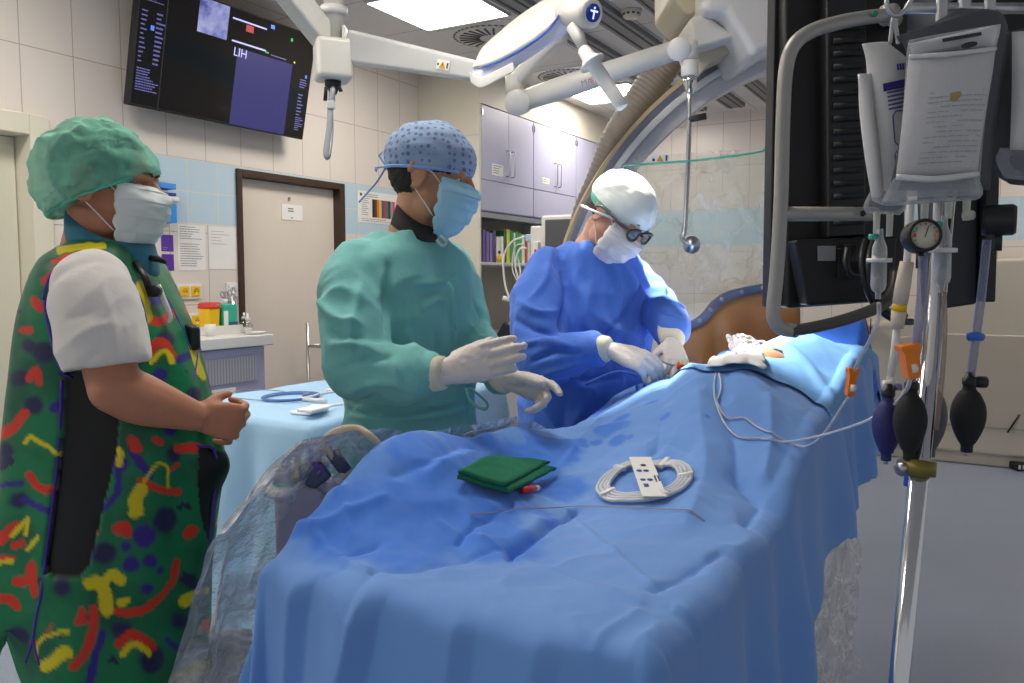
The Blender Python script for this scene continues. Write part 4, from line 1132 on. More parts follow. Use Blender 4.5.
def bag_mb(pts_l, pts_r, y, th, n=14, m_=10):
    """pillow-shaped pouch between a left and a right outline (pixels, top to bottom)"""
    L, R = spline(pts_l, 5), spline(pts_r, 5)
    vs = []; N = len(L)
    rings = []
    for i in range(N):
        k = i / (N - 1); bulge = th * (sin(pi * min(max(k, .02), .98)) ** .55)
        ring = []
        for j in range(m_ + 1):
            t = j / m_; p = L[i] * (1 - t) + R[i] * t
            ring.append(py_(p[0], p[1], y) - AY * (bulge * (1 - (2 * t - 1) ** 2) ** .6))
        for j in range(m_, -1, -1):
            t = j / m_; p = L[i] * (1 - t) + R[i] * t
            ring.append(py_(p[0], p[1], y) + AY * (bulge * (1 - (2 * t - 1) ** 2) ** .6 + .0006))
        rings.append(ring)
    return MB().loft(rings)
M_POUCH = pmat('white mesh pouch', '#c8c7c9', .7, var=.04, nscale=200, bump=.1, bscale=400)
M_BAGW = pmat('white bag plastic', '#d9d8d6', .35, var=.03)
M_CUFFG = pmat('dark grey pressure cuff', '#4d4e52', .6, var=.06)
def soft_plastic(name, color, a=.5):
    if name in MATS: return MATS[name]
    t = NT(name); t.set(color, .18, 0, .5)
    tr = t.n('ShaderNodeBsdfTransparent'); tr.inputs[0].default_value = (.95, .95, .95, 1)
    lw = t.n('ShaderNodeLayerWeight'); lw.inputs[0].default_value = .4
    n_ = t.noise(t.coord('Object'), 35, 3)
    f = t.math('MULTIPLY_ADD', lw.outputs['Facing'], .6, t.math('MULTIPLY_ADD', n_, .2, a - .2), clamp=True)
    mx = t.n('ShaderNodeMixShader'); t.l(f, mx.inputs[0]); t.l(tr.outputs[0], mx.inputs[1]); t.l(t.b.outputs[0], mx.inputs[2]); t.l(mx.outputs[0], t.out.inputs[0])
    MATS[name] = t.m
    return t.m
M_CLEAR = soft_plastic('clear tubing', '#dfe3e6', .35)
M_CLEARW = soft_plastic('clear bag film', '#c9d0d6', .30)
M_MILK = soft_plastic('milky plastic', '#e8ead8', .75)

# pressure bag 1 (front, white pouch with a printed table)
b1 = thing('pressure_bag', 'front pressure bag, a whitish printed pouch in a dark grey cuff', 'infusion bag', py_(945, 205, SY), 'infusion bags on the stand')
y1 = .985
bag_mb([(898, 40), (902, 52), (906, 62), (908, 64)], [(1012, 44), (1006, 30), (1004, 70), (1002, 110)], y1 + .04, .012)
top_l = [(895, 34), (903, 24), (912, 17), (935, 10)]
m = bag_mb([(899, 42), (897, 36), (905, 48), (906, 60), (902, 120), (890, 190)], [(960, 8), (1000, 12), (1009, 40), (1004, 75), (996, 130), (990, 190)], y1 + .045, .022)
m.build('grey_cuff', M_CUFFG, b1)
m = bag_mb([(909, 40), (907, 55), (904, 100), (899, 160), (893, 196)], [(1001, 24), (996, 50), (988, 100), (982, 155), (979, 196)], y1 + .012, .018)
m.build('fluid_bag', M_CLEARW, b1)
m = bag_mb([(909, 57), (907, 75), (902, 125), (896, 177)], [(995, 49), (993, 70), (984, 125), (977, 174)], y1, .024)
pouch = m.build('front_pouch', M_POUCH, b1)
def pface(a, b): # point just in front of the pouch; a across 0..1, b down 0..1
    l = np.array((909, 57.)) * (1 - b) + np.array((896, 177.)) * b; r = np.array((995, 49.)) * (1 - b) + np.array((977, 174.)) * b
    p = l * (1 - a) + r * a
    bul = .024 * (sin(pi * min(max(b, .02), .98)) ** .55) * (1 - (2 * a - 1) ** 2) ** .6
    return py_(p[0], p[1], y1) - AY * (bul + .0012)
m = MB(); rnd = random.Random(9)
for r_ in range(21):
    b = .10 + r_ * .040; a = .20
    while a < .88:
        w_ = rnd.uniform(.02, .12)
        if rnd.random() < .78:
            p0, p1 = pface(a, b), pface(min(a + w_, .9), b)
            q0, q1 = pface(a, b + .008), pface(min(a + w_, .9), b + .008)
            m.add([p0, p1, q1, q0], [(0, 1, 2, 3)])
        a += w_ + .015
m.build('printed_text', pmat('pale printing', '#a5a6ae', .7), pouch)
m = MB(); m.add([pface(.2, .05), pface(.78, .05), pface(.78, .11), pface(.2, .11)], [(0, 1, 2, 3)]); m.build('printed_band', pmat('pale band', '#b6b6bd', .7), pouch)
m = MB(); m.add([pface(.42, .36) - AY * .0005, pface(.53, .35) - AY * .0005, pface(.55, .38) - AY * .0005, pface(.50, .43) - AY * .0005, pface(.43, .42) - AY * .0005], [(0, 1, 2, 3, 4)]); m.build('yellow_stain', pmat('ochre stain', '#a89560', .7), pouch)
m = MB().tube([py_(909, 57, y1 - .003), py_(950, 54, y1 - .022), py_(995, 49, y1 - .003)], .0028, 8, smooth_path=6); m.build('top_hem', M_BAGW, pouch)
m = MB().tube([py_(896, 177, y1 - .004), py_(936, 179, y1 - .02), py_(977, 174, y1 - .004)], .0038, 8, smooth_path=6); m.build('bottom_hem', M_BAGW, pouch)
m = bag_mb([(908, 44), (911, 48), (911, 54)], [(1001, 24), (999, 36), (995, 46)], y1 + .004, .012); fd = m.build('folded_top', soft_plastic('crumpled white film', '#d9dadf', .8), b1)
m = MB(); m.box(py_(962, 37, y1 - .0135), (.045, .001, .004), (Vector((.985, 0, .17)), AY, Vector((-.17, 0, .985)))); m.build('dark_print', M_INK, fd)
oc = py_(969, 45, y1 - .0165); m = MB().prism([oc + Vector((.985, 0, .17)) * (.0095 * cos(t)) + ZA * (.0034 * sin(t)) for t in [2 * pi * i / 20 for i in range(20)]], AY * -.001); m.build('oval_print', M_INK, fd)
for k, (a, b, h_) in enumerate(((925, 200, 24), (949, 198, 20), (967, 198, 22))):
    p = py_(a, b, y1 + .012)
    MB().tube([p, p - ZA * .004, p - ZA * (h_ / F)], [.006, .0045, .004], 12).build('bag_port', M_MILK, b1)
m = MB().tube([py_(964, 216, y1 + .012), py_(973, 215, y1 + .012)], .006, 10); m.build('port_cap', M_MILK, b1)
# lower clear part of bag 1
m = bag_mb([(894, 178), (886, 194), (882, 202), (886, 206)], [(978, 176), (983, 190), (981, 197), (976, 200)], y1 + .006, .016)
m.build('bag_bottom', M_CLEARW, b1)

# bag 2 (white with purple print)
b2 = thing('infusion_bag', 'white bag with purple print hanging on the steel hook, behind the front pressure bag', 'infusion bag', py_(882, 205, 1.12), 'infusion bags on the stand')
y2 = 1.10
m = bag_mb([(862, 44), (866, 60), (868, 90), (872, 150), (878, 200)], [(888, 42), (912, 66), (914, 100), (912, 150), (906, 205)], y2, .02)
fb = m.build('bag_body', M_BAGW, b2)
m = bag_mb([(858, 74), (860, 110), (866, 160), (872, 200)], [(872, 74), (874, 110), (880, 160), (884, 205)], y2 - .004, .012); m.build('bag_side', M_BAGW, b2)
m = MB().tube([py_(890, 43, y2), py_(894, 16, 1.06), py_(898, 43, y2)], .0025, 8, smooth_path=5); m.build('hanging_loop', M_WHITE, b2)
M_PUR = pmat('purple print', '#3b2f80', .6)
rt = Vector((.97, 0, .20)).normalized(); up_ = Vector((-.14, 0, .99)).normalized()
yf = y2 - .026
m = MB(); m.box(py_(896, 85, yf), (.033, .001, .010), (rt, AY, up_)); m.build('purple_band', M_PUR, fb)
m = MB(); 
for k in range(4): m.box(py_(898 + k * 2.6, 67 - k * .3, yf), (.0022, .001, .008), (rt, AY, up_))
m.build('purple_logotype', M_PUR, fb)
m = MB(); lines_mb(m, py_(887, 93, yf), rt, up_, .028, 5, .0052, .0022, 61, fill=(.75, 1)); m.build('printed_text', M_PUR, fb)
for (c0, c1) in (((893, 113), (895, 145)), ((895, 151), (897, 190))):
    m = MB(); m.tube([py_(915, c0[1] - 3, yf), py_(c0[0] + 3, c0[1] - 2, yf), py_(c0[0], c0[1] + 3, yf), py_(c1[0], c1[1] - 3, yf), py_(c1[0] + 3, c1[1], yf), py_(915, c1[1], yf)], .0008, 6); m.build('printed_outline', M_PUR, fb)
m = bag_mb([(872, 188), (864, 205), (866, 213)], [(906, 190), (908, 205), (900, 215)], y2, .012); m.build('bag_bottom', M_CLEARW, b2)
for a, h_ in ((877, 22), (890, 24)):
    p = py_(a, 212, y2); MB().tube([p, p - ZA * .003, p - ZA * (h_ * 1.1 / F)], [.007, .0045, .004], 12).build('bag_port', M_MILK, b2)
# bag 3 at the picture edge
b3 = thing('pressure_bag', 'dark grey pressure bag cut off by the picture edge, beside the gauge on its side', 'infusion bag', py_(1010, 180, 1.0), 'infusion bags on the stand')
m = bag_mb([(986, 36), (990, 90), (984, 150), (990, 170), (1010, 184)], [(1075, 20), (1080, 90), (1075, 150), (1065, 178), (1040, 186)], 1.06, .025); m.build('grey_cuff', M_CUFFG, b3)
m = bag_mb([(1012, 32), (1012, 90), (1010, 150)], [(1070, 30), (1072, 90), (1070, 150)], 1.02, .014); m.build('fluid_bag', M_BAGW, b3)
m = bag_mb([(1000, 148), (996, 160), (1004, 178)], [(1070, 148), (1070, 160), (1050, 182)], 1.03, .014); m.build('bag_bottom', M_CLEARW, b3)

# drip chambers
def chamber(p, s, label, tubes):
    t = thing('drip_chamber', label, 'drip chamber', p, 'drip chambers under the bags')
    MB().lathe([(.0035, .012 * s), (.0045, 0), (.009, -.012), (.0095, -.022), (.0095, -.026), (.0155, -.027), (.0155, -.031), (.0095, -.032), (.0098, -.062), (.008, -.068), (.0035, -.072), (.0035, -.080)], p, ZA, 20, cap=False).build('chamber_wall', M_CLEAR, t)
    MB().lathe([(.0158, -.0265), (.0158, -.0315), (.0098, -.032), (.0098, -.0262)], p, ZA, 20).build('chamber_flange', M_WHITE, t)
    MB().lathe([(.0085, -.066), (.0085, -.050), (.001, -.050)], p, ZA, 16).build('fluid', M_CLEARW, t)
    m = MB().tube([p + Vector((-.006, -.004, .002)), p + Vector((-.016, -.006, .001))], .004, 10); m.build('green_vent_cap', M_TEALP, t)
    return t
p = py_(880, 238, 1.08); chamber(p, 1, 'clear drip chamber with green cap below the white bag with purple print', None)
p2 = py_(944, 226, .99); chamber(p2, 1, 'clear drip chamber with green cap below the front pressure bag', None)

# gauges
def gauge(c, ax, r, label):
    t = thing('pressure_gauge', label, 'gauge', c, 'pressure gauges on the stand')
    x, y, d = basis(ax)
    MB().lathe([(.001, -.022), (r * .9, -.022), (r, -.016), (r, .010), (r * .86, .014), (r * .80, .010), (.001, .010)], c, ax, 32).build('gauge_case', M_BLACK, t)
    dl = MB().lathe([(r * .79, .0105), (r * .79, .0112), (.001, .0112)], c, ax, 32).build('gauge_dial', pmat('cream dial', '#cfc9b4', .5), t)
    m = MB()
    for k in range(11):
        a = radians(-30 + k * 24); e = x * cos(a) + y * sin(a)
        m.box(c + e * (r * .66) + d * .0118, (r * .12, .0006, .0006), (e, d.cross(e), d))
    m.build('dial_marks', M_INK, dl)
    for a0, mm in ((0, M_ORANGE), (180, M_RED), (150, M_TEALP)):
        a = radians(a0); e = x * cos(a) + y * sin(a)
        m = MB(); m.box(c + e * (r * .60) + d * .0119, (r * .13, r * .22, .0006), (e, d.cross(e), d)); m.build('dial_zone', mm, dl)
    e = (x * .3 + y).normalized()
    m = MB(); m.box(c + e * (r * .2) + d * .0125, (r * .7, .0009, .0006), (e, d.cross(e), d)); m.build('needle', M_INK, dl)
    m = MB().lathe([(.0045, -.012), (.0045, .012)], c - d * .004 + ZA * (-r - .006), ZA, 10); m.build('gauge_stem', M_BLACK, t)
gauge(py_(922, 236, .965), (-.15, -1, .05), .0195, 'round pressure gauge facing the camera, below the front pressure bag')
gauge(py_(1003, 220, .985), (.86, -.5, .0), .0185, 'black pressure gauge turned sideways, under the dark grey bag at the picture edge')

# bulbs
def bulb(c, h, r, mat, label, valve=0):
    t = thing('inflation_bulb', label, 'bulb', c - ZA * h / 2, 'rubber inflation bulbs')
    prof = [(.001, -.5), (.34, -.5), (.36, -.40), (.52, -.34), (.86, -.15), (1.0, .03), (.92, .2), (.62, .36), (.40, .42), (.36, .5), (.001, .5)]
    sp = spline(prof[1:-1], 4); prof = [(.001, -.5)] + [tuple(q) for q in sp] + [(.001, .5)]
    MB().lathe([(a * r, b * h) for a, b in prof], c, ZA, 28).build('rubber_bulb', mat, t)
    MB().lathe([(.0075, h * .48), (.0085, h * .5), (.0085, h * .58), (.006, h * .6), (.004, h * .68)], c, ZA, 16).build('valve_neck', M_BLACK, t)
    if valve:
        MB().lathe([(.006, 0), (.0075, .006), (.0075, .014), (.001, .016)], c + ZA * (h * .53) + AX * .006, AX, 14).build('valve_screw', M_BLACK, t)
    MB().lathe([(.003, -h * .5), (.003, -h * .55), (.001, -h * .56)], c, ZA, 10).build('valve_tip', M_STEEL, t)
M_BULB = pmat('black bulb rubber', '#19191b', .75, var=.15, bump=.1, bscale=120)
M_BULBB = pmat('navy bulb rubber', '#2a2a6e', .6, var=.1)
bulb(py_(910, 424, 1.0), .088, .0195, M_BULB, 'black rubber bulb hanging just in front of the steel pole')
bulb(py_(887, 428, 1.05), .085, .0185, M_BULBB, 'navy blue rubber bulb hanging beside the blue drape')
bulb(py_(968, 418, 1.02), .086, .0205, M_BULB, 'black rubber bulb with side valve hanging right of the pole alone', 1)
bulb(py_(931, 420, 1.10), .10, .020, pmat('grey bulb rubber', '#5c5d60', .6), 'dark grey rubber bulb half hidden behind the steel pole')

# tubes
def tube_thing(name, label, pts, r, mat, cat='tube', group='tubes on the bag stand', sm=6):
    P = [py_(*p) if len(p) == 3 else p for p in pts]
    o = MB().tube(P, r, 10, smooth_path=sm).build(name, mat)
    return tag(o, label, cat, group)
tube_thing('infusion_line', 'clear line falling from the far drip chamber down to the orange clamp on the drape', [(879, 303, 1.08), (878, 320, 1.09), (870, 340, 1.12), (860, 358, 1.16), (854, 372, 1.2)], .0028, M_CLEAR)
tube_thing('gauge_tube', 'lilac clear tube from the round facing gauge down to the black bulb', [(923, 256, .965), (921, 300, .97), (917, 340, .98), (911, 384, 1.0)], .0055, soft_plastic('lilac tubing', '#8f94b8', .55))
tube_thing('gauge_tube', 'clear lilac tube from the sideways gauge down to the lone black bulb', [(987, 240, 1.02), (982, 290, 1.02), (977, 330, 1.02), (970, 382, 1.02)], .0052, soft_plastic('lilac tubing', '#8f94b8', .55))
tube_thing('drip_tube', 'brown tinted tube from the near drip chamber down beside the steel pole', [(944, 292, .985), (945, 330, .98), (942, 380, .975), (936, 430, .97)], .0028, soft_plastic('brown tinted tubing', '#9a8578', .5))
tube_thing('white_tube', 'thin white tube running down between the gauge and the pole', [(937, 202, 1.02), (935, 260, 1.02), (933, 320, 1.015), (928, 380, 1.01), (922, 430, 1.01)], .0042, M_WHITE)
tube_thing('white_tube', 'short white tube above the cream sleeve beside the facing gauge', [(911, 200, 1.03), (909, 235, 1.03), (907, 262, 1.035)], .0045, M_WHITE)
tr1 = thing('transducer_line', 'cream sleeve with yellow band and white line above the navy bulb', 'tube', py_(893, 385, 1.06))
MB().tube([py_(907, 262, 1.035), py_(903, 285, 1.04), py_(900, 303, 1.045)], [.0085, .0095, .0095], 14).build('cream_sleeve', pmat('cream sleeve', '#d9cdbd', .5), tr1)
MB().tube([py_(900, 303, 1.045), py_(899, 311, 1.046)], .0088, 14).build('yellow_band', M_YELLOW, tr1)
MB().tube([py_(899, 311, 1.046), py_(897, 328, 1.05)], [.0095, .008], 14).build('sleeve_end', pmat('cream sleeve', '#d9cdbd', .5), tr1)
MB().tube([py_(897, 326, 1.05), py_(894, 352, 1.055), py_(890, 380, 1.06)], .0045, 12).build('white_line', M_WHITE, tr1)
MB().tube([py_(884, 384, 1.055), py_(897, 384, 1.06)], .005, 10).build('stopcock', M_WHITE, tr1)
MB().tube([py_(891, 376, 1.06), py_(891, 392, 1.06)], .0055, 10).build('stopcock_body', M_WHITE, tr1)
MB().tube([py_(894, 387, 1.055), py_(901, 387, 1.055)], .0045, 10).build('lilac_tap', pmat('lilac plastic', '#8d86b4', .5), tr1)
MB().tube([py_(890, 392, 1.06), py_(889, 399, 1.05)], .004, 10).build('line_end', M_CLEAR, tr1)
# orange roller clamps
def roller(c, d, label, group='orange roller clamps', k_=1.0):
    t = thing('roller_clamp', label, 'clamp', c, group)
    x, y, dd = basis(d, (0, 1, .2))
    rs = []
    for k, (w_, dp) in ((-.5, (.0065, .0075)), (-.42, (.008, .009)), (.25, (.0085, .0095)), (.35, (.0115, .011)), (.48, (.012, .011)), (.5, (.0105, .010))):
        rs.append([c + dd * (k * .042) + x * (w_ * a * k_) + y * (dp * b * k_) for a, b in ((-1, -1), (1, -1), (1, 1), (-1, 1))])
    MB().loft(rs, smooth=False).build('clamp_body', M_ORANGE, t, bevel=.0018)
    f = y if y.y < 0 else -y
    MB().lathe([(.0055, -.003), (.0055, .003)], c - dd * .008 + f * .0085, x, 14).build('roller', M_WHITE, t)
roller(py_(910, 361, .985), (py_(908, 343, .985) - py_(913, 378, .985)), 'orange roller clamp hanging in the tubes above the black bulb')
roller(py_(851, 382, 1.2), (py_(853, 366, 1.2) - py_(849, 397, 1.2)), 'orange roller clamp lying against the blue drape', k_=.66)
MB_blue = tube_thing('blue_connector', 'small bright blue tap on the lilac tube above the lone black bulb', [(968, 337, 1.02), (975, 336, 1.015), (981, 337, 1.02)], .0055, pmat('bright blue plastic', '#2f6fd0', .4), 'connector', None, 2)
tube_thing('blue_connector', 'blue plastic connector hanging under the black bulb beside the pole', [(909, 462, 1.03), (910, 475, 1.03), (909, 486, 1.03)], .007, pmat('royal blue plastic', '#2a4fc0', .4), 'connector', None, 3)
tube_thing('bulb_hook', 'dark metal hook under the rubber bulbs next to the olive clamp', [(897, 464, 1.06), (901, 472, 1.06), (908, 466, 1.05), (899, 460, 1.06)], .006, M_GREYM, 'hook', None, 5)
# ================================================================== OPERATING TABLE AND DRAPES
UA, UB, VA, VB = 0.87, 2.90, 0.33, 0.90
CTRL = [(.87, .9, 1.00), (.87, .75, 1.0), (.87, .6, 1.0), (.87, .45, 1.0), (.87, .33, .995), (1.0, .9, 1.075), (1.0, .75, 1.02), (1.0, .6, 1.0), (1.0, .33, 1.0),
        (1.12, .9, 1.136), (1.12, .8, 1.08), (1.12, .68, 1.015), (1.15, .5, 1.0), (1.15, .33, 1.0), (1.3, .9, 1.115), (1.3, .78, 1.05), (1.3, .65, 1.0), (1.3, .33, 1.0),
        (1.45, .9, 1.095), (1.45, .83, 1.02), (1.45, .65, 1.018), (1.45, .45, 1.028), (1.5, .33, 1.02), (1.57, .9, 1.088), (1.57, .82, 1.045), (1.57, .6, 1.062), (1.6, .45, 1.078), (1.72, .33, 1.09),
        (1.75, .9, 1.055), (1.75, .78, 1.075), (1.72, .6, 1.12), (1.75, .45, 1.14), (1.9, .9, 1.036), (1.9, .78, 1.10), (1.88, .6, 1.175), (1.88, .45, 1.195), (1.9, .33, 1.125),
        (2.08, .9, 1.06), (2.08, .75, 1.145), (2.05, .6, 1.19), (2.05, .45, 1.205), (2.05, .33, 1.13), (2.27, .9, 1.095), (2.27, .75, 1.15), (2.25, .6, 1.18), (2.28, .45, 1.24), (2.25, .33, 1.165),
        (2.45, .9, 1.09), (2.45, .75, 1.12), (2.45, .58, 1.20), (2.45, .45, 1.25), (2.45, .33, 1.20), (2.65, .9, 1.06), (2.65, .7, 1.12), (2.65, .5, 1.20), (2.65, .33, 1.21), (2.9, .9, 1.03), (2.9, .7, 1.08), (2.9, .5, 1.16), (2.9, .33, 1.19)]
_cp = np.array(CTRL)
def _phi(r): return np.where(r > 1e-9, r * r * np.log(np.maximum(r, 1e-9)), 0.0)
_n = len(_cp)
_K = _phi(np.linalg.norm(_cp[:, None, :2] - _cp[None, :, :2], axis=2)) + np.eye(_n) * 2e-4
_Pm = np.c_[np.ones(_n), _cp[:, :2]]
_A = np.block([[_K, _Pm], [_Pm.T, np.zeros((3, 3))]])
_w = np.linalg.solve(_A, np.r_[_cp[:, 2], np.zeros(3)])
def hfield(u, v):
    u = np.asarray(u, float); v = np.asarray(v, float)
    q = np.stack([u.ravel(), v.ravel()], 1)
    r = np.linalg.norm(q[:, None, :] - _cp[None, :, :2], axis=2)
    z = _phi(r) @ _w[:_n] + _w[_n] + q @ _w[_n + 1:]
    return z.reshape(u.shape)
def top_at(px, py):
    """point on the drape under a picture point: march along the ray"""
    d = ray(px, py); lo = .6
    t = .7
    while t < 4:
        p = CAM + d * t; q = to_uvz(p)
        if q.z < float(hfield(min(max(q.x, UA), UB), min(max(q.y, VA), VB))) + .001: break
        t += .004
    return p
def uv_of(px, py):
    q = to_uvz(top_at(px, py)); return (q.x, q.y)

# creases and folds of the drape: pixel polylines -> cloth coordinates, (width, height)
FOLDS = [([(512, 549), (545, 529), (577, 508)], .0065, -.011), ([(480, 541), (512, 538), (540, 522)], .02, .004), ([(458, 540), (470, 528), (512, 505)], .006, -.006), ([(512, 549), (510, 558)], .006, -.008), ([(573, 511), (640, 514), (705, 524)], .004, -.0015), ([(440, 520), (480, 540), (512, 550)], .006, .003),
         ([(690, 372), (700, 420), (706, 470), (690, 520)], .035, .012), ([(672, 375), (660, 430), (655, 460)], .02, -.006), ([(735, 470), (760, 500), (745, 520)], .018, -.010),
         ([(655, 590), (690, 570), (720, 552)], .012, -.008), ([(670, 606), (672, 622)], .012, -.006), ([(640, 612), (600, 636), (585, 645)], .008, .003), ([(520, 555), (575, 578), (640, 603)], .007, .003),
         ([(672, 604), (720, 640)], .008, .004), ([(600, 420), (575, 450), (560, 470)], .012, .004), ([(335, 478), (345, 512), (352, 540)], .010, .006), ([(310, 530), (345, 515), (385, 500)], .012, .006),
         ([(302, 520), (322, 545), (345, 565), (372, 578)], .010, .005), ([(372, 576), (420, 572), (470, 556), (512, 545)], .006, -.003), ([(340, 560), (375, 548)], .006, -.004), ([(372, 576), (374, 592)], .007, -.005),
         ([(430, 470), (460, 458), (500, 450)], .014, .005), ([(395, 470), (430, 460), (470, 445)], .012, -.006), ([(640, 460), (665, 440), (690, 452)], .010, -.004), ([(720, 400), (735, 440), (738, 480)], .016, -.008),
         ([(770, 400), (772, 440), (765, 480)], .018, .010), ([(560, 500), (600, 540), (660, 590)], .005, .002), ([(600, 660), (640, 645), (700, 600)], .010, .004)]
FUV = [(np.array([uv_of(*p) for p in pts]), w, h) for pts, w, h in FOLDS]

def arc(d, r):
    """rounded edge: horizontal run and drop for cloth length d past the edge"""
    d = np.maximum(d, 0); th = np.minimum(d / r, pi / 2)
    return r * np.sin(th), r * (1 - np.cos(th)) + np.maximum(d - r * pi / 2, 0)

def drape_points(a, b, noise_amp=1.0, lift=0.0, flare=.10, fold_amp=.018):
    """cloth coordinates (a along the table, b across) -> world points"""
    uc, vc = np.clip(a, UA, UB), np.clip(b, VA, VB)
    z = hfield(uc, vc)
    q = np.stack([uc.ravel(), vc.ravel()], 1)
    for pl, w, h in FUV:
        d, _ = poly_dist(q, pl); z = z + (1.5 * h * np.exp(-(d / w) ** 1.25)).reshape(z.shape)
    P3_ = np.stack([a.ravel() * 4.2, b.ravel() * 4.2, np.zeros(a.size)], 1)
    nz = vnoise(P3_, 1.0, 3.1, 4).reshape(z.shape)
    ridge = (1 - np.abs(vnoise(P3_ * 1.7, 1.0, 9.3, 3))).reshape(z.shape)
    z = z + noise_amp * (.006 * nz + .010 * (ridge - .75))
    du = np.where(a < UA, UA - a, np.where(a > UB, a - UB, 0)); dv = np.where(b < VA, VA - b, np.where(b > VB, b - VB, 0))
    d = np.hypot(du, dv)
    run, drop = arc(d, .035)
    su = np.where(a < UA, -1, np.where(a > UB, 1, 0)); sv = np.where(b < VA, -1, np.where(b > VB, 1, 0))
    dn = np.maximum(d, 1e-9)
    nu, nv = su * du / dn, sv * dv / dn
    along = np.where(np.abs(nu) > np.abs(nv), b, a) + np.arctan2(nu, nv) * .12
    fold = (np.sin(along * 27 + 1.3 * np.sin(along * 7)) * .6 + np.sin(along * 13 + 2) * .6) * np.minimum(d / .2, 1.3) * fold_amp
    out = run + flare * np.maximum(d - .05, 0) + fold
    z = z - drop * .985 + lift
    near = (a < UA) & (np.abs(nu) > .7)
    for b0, sl, amp in ((.835, .11, .020), (.705, .18, .026), (.56, .10, .012), (.44, .14, .010)):
        t = b - (b0 + sl * d)
        s_ = np.where(t < 0, np.clip(1 + t / .030, 0, 1), np.clip(1 - t / .10, 0, 1) ** 1.5)
        out = out + np.where(near, amp * s_ * np.clip(d / .06, 0, 1), 0)
    out = np.where((b > VB) & (np.abs(nv) > .7), np.minimum(run + (out - run) * .35, .035), out)
    uu = uc + nu * out; vv = vc + nv * out
    return uu, vv, z

def sheet(u, v, z): 
    return np.stack([u * U.x + v * V.x, u * U.y + v * V.y, z], -1)
def grid_faces(n, m, mask=None):
    fs = []
    for i in range(n - 1):
        for j in range(m - 1):
            if mask is None or (mask[i, j] and mask[i + 1, j] and mask[i, j + 1] and mask[i + 1, j + 1]):
                fs.append((i * m + j, (i + 1) * m + j, (i + 1) * m + j + 1, i * m + j + 1))
    return fs
def compact(co, fs, extra=None):
    used = sorted({i for f in fs for i in f}); mp = {o: i for i, o in enumerate(used)}
    r = (co[used], [tuple(mp[i] for i in f) for f in fs])
    return r + ((extra[used],) if extra is not None else ())

HANG = .36
na, nb = 600, 350
A_, B_ = np.meshgrid(np.linspace(UA - HANG - .12, UB + HANG, na), np.linspace(VA - HANG, VB + HANG, nb), indexing='ij')
uu, vv, zz = drape_points(A_, B_)
# wet patch and splashes (real stains)
dry, wet = np.array(rgb('#709fe4')[:3]), np.array(rgb('#3b7ce4')[:3])
q = np.stack([uu.ravel(), vv.ravel()], 1)
stain = np.zeros(len(q))
wob = vnoise(np.c_[q * 9, np.zeros(len(q))], 1.0, 5.0, 4)
def blob(px, py, r, soft=.02):
    c = np.array(uv_of(px, py)); d = np.linalg.norm(q - c, axis=1) + wob * r * .55
    return sstep(r + soft, r - soft, d)
for px, py, r, s_ in ((400, 520, .12, .03), (470, 505, .13, .03), (450, 470, .12, .04), (520, 470, .10, .02), (555, 455, .075, .012), (560, 490, .06, .02), (500, 545, .06, .03), (400, 480, .10, .05), (340, 545, .05, .03), (470, 450, .09, .03),
                      (612, 428, .045, .006), (596, 441, .014, .004), (622, 417, .02, .004), (652, 402, .016, .004), (665, 416, .012, .004), (618, 440, .02, .005), (629, 437, .01, .003), (585, 446, .012, .003), (596, 410, .05, .015), (707, 421, .006, .002), (560, 420, .05, .02)):
    stain = np.maximum(stain, blob(px, py, r, s_) * (.55 if s_ == .05 else 1))
stain *= .85 + .15 * vnoise(np.c_[q * 40, np.zeros(len(q))], 1.0, 1.0, 2)
stain = np.clip(stain, 0, 1)[:, None]
dye = dry * (1 - stain) + wet * stain
co = sheet(uu, vv, zz).reshape(-1, 3)
dcut = np.hypot(np.maximum(np.maximum(UA - .0 - A_, A_ - UB), 0), np.maximum(np.maximum(VA - B_, B_ - VB), 0))
hem = HANG + .02 * np.sin(A_ * 9) + .02 * np.sin(B_ * 11)
hole = np.array(to_uvz(top_at(764, 357)))[:2]
mask = (dcut < np.where(A_ < UA, hem + .10, hem)) & ((((uu - hole[0]) / .045) ** 2 + ((vv - hole[1]) / .05) ** 2) > 1)
# the cloth's own far edge: it lies open where the pale cloth begins
fs = grid_faces(na, nb, mask)
co, fs, dye = compact(co, fs, dye)
M_DRAPE = vcol_mat('blue nonwoven drape', .75, .25, .2, 1200, .03)
dr = raw_obj('patient_drape', co, fs, M_DRAPE, dye=dye)
tag(dr, 'large blue wet-stained surgical drape spread over the operating table', 'drape')

# pale blue opening cloth lying over the far half
def edge_ab(n=40):
    return spline([uv_of(*p) for p in ((668, 377), (690, 378), (722, 379), (757, 377), (772, 383), (802, 395), (829, 409))], 8)
fe = edge_ab()
near_poly = np.array(fe)
na2, nb2 = 150, 120
S_, T_ = np.meshgrid(np.linspace(0, 1, na2), np.linspace(0, 1, nb2), indexing='ij')
vmin, vmax = VA - .10, .74
Bv = vmin + (vmax - vmin) * S_
ordr = np.argsort(near_poly[:, 1]); ne_u = np.interp(np.clip(Bv, near_poly[:, 1].min(), near_poly[:, 1].max()), near_poly[ordr, 1], near_poly[ordr, 0])
ne_u = ne_u + .02 + .015 * np.sin(Bv * 30)
Au = ne_u + (2.78 - ne_u) * T_
u2, v2, z2 = drape_points(Au, Bv, 0.4, .007, .05, .004)
dm = np.exp(-(((u2 - 2.42) / .16) ** 2 + ((v2 - .45) / .10) ** 2)); z2 = z2 + .012 * dm
cr, _ = poly_dist(np.stack([u2.ravel(), v2.ravel()], 1), [uv_of(786, 350), uv_of(812, 372), uv_of(835, 400)]); z2 = z2 + (.010 * np.exp(-(cr / .02) ** 2)).reshape(z2.shape)
co = sheet(u2, v2, z2).reshape(-1, 3)
hole = np.array(to_uvz(top_at(764, 357)))[:2]
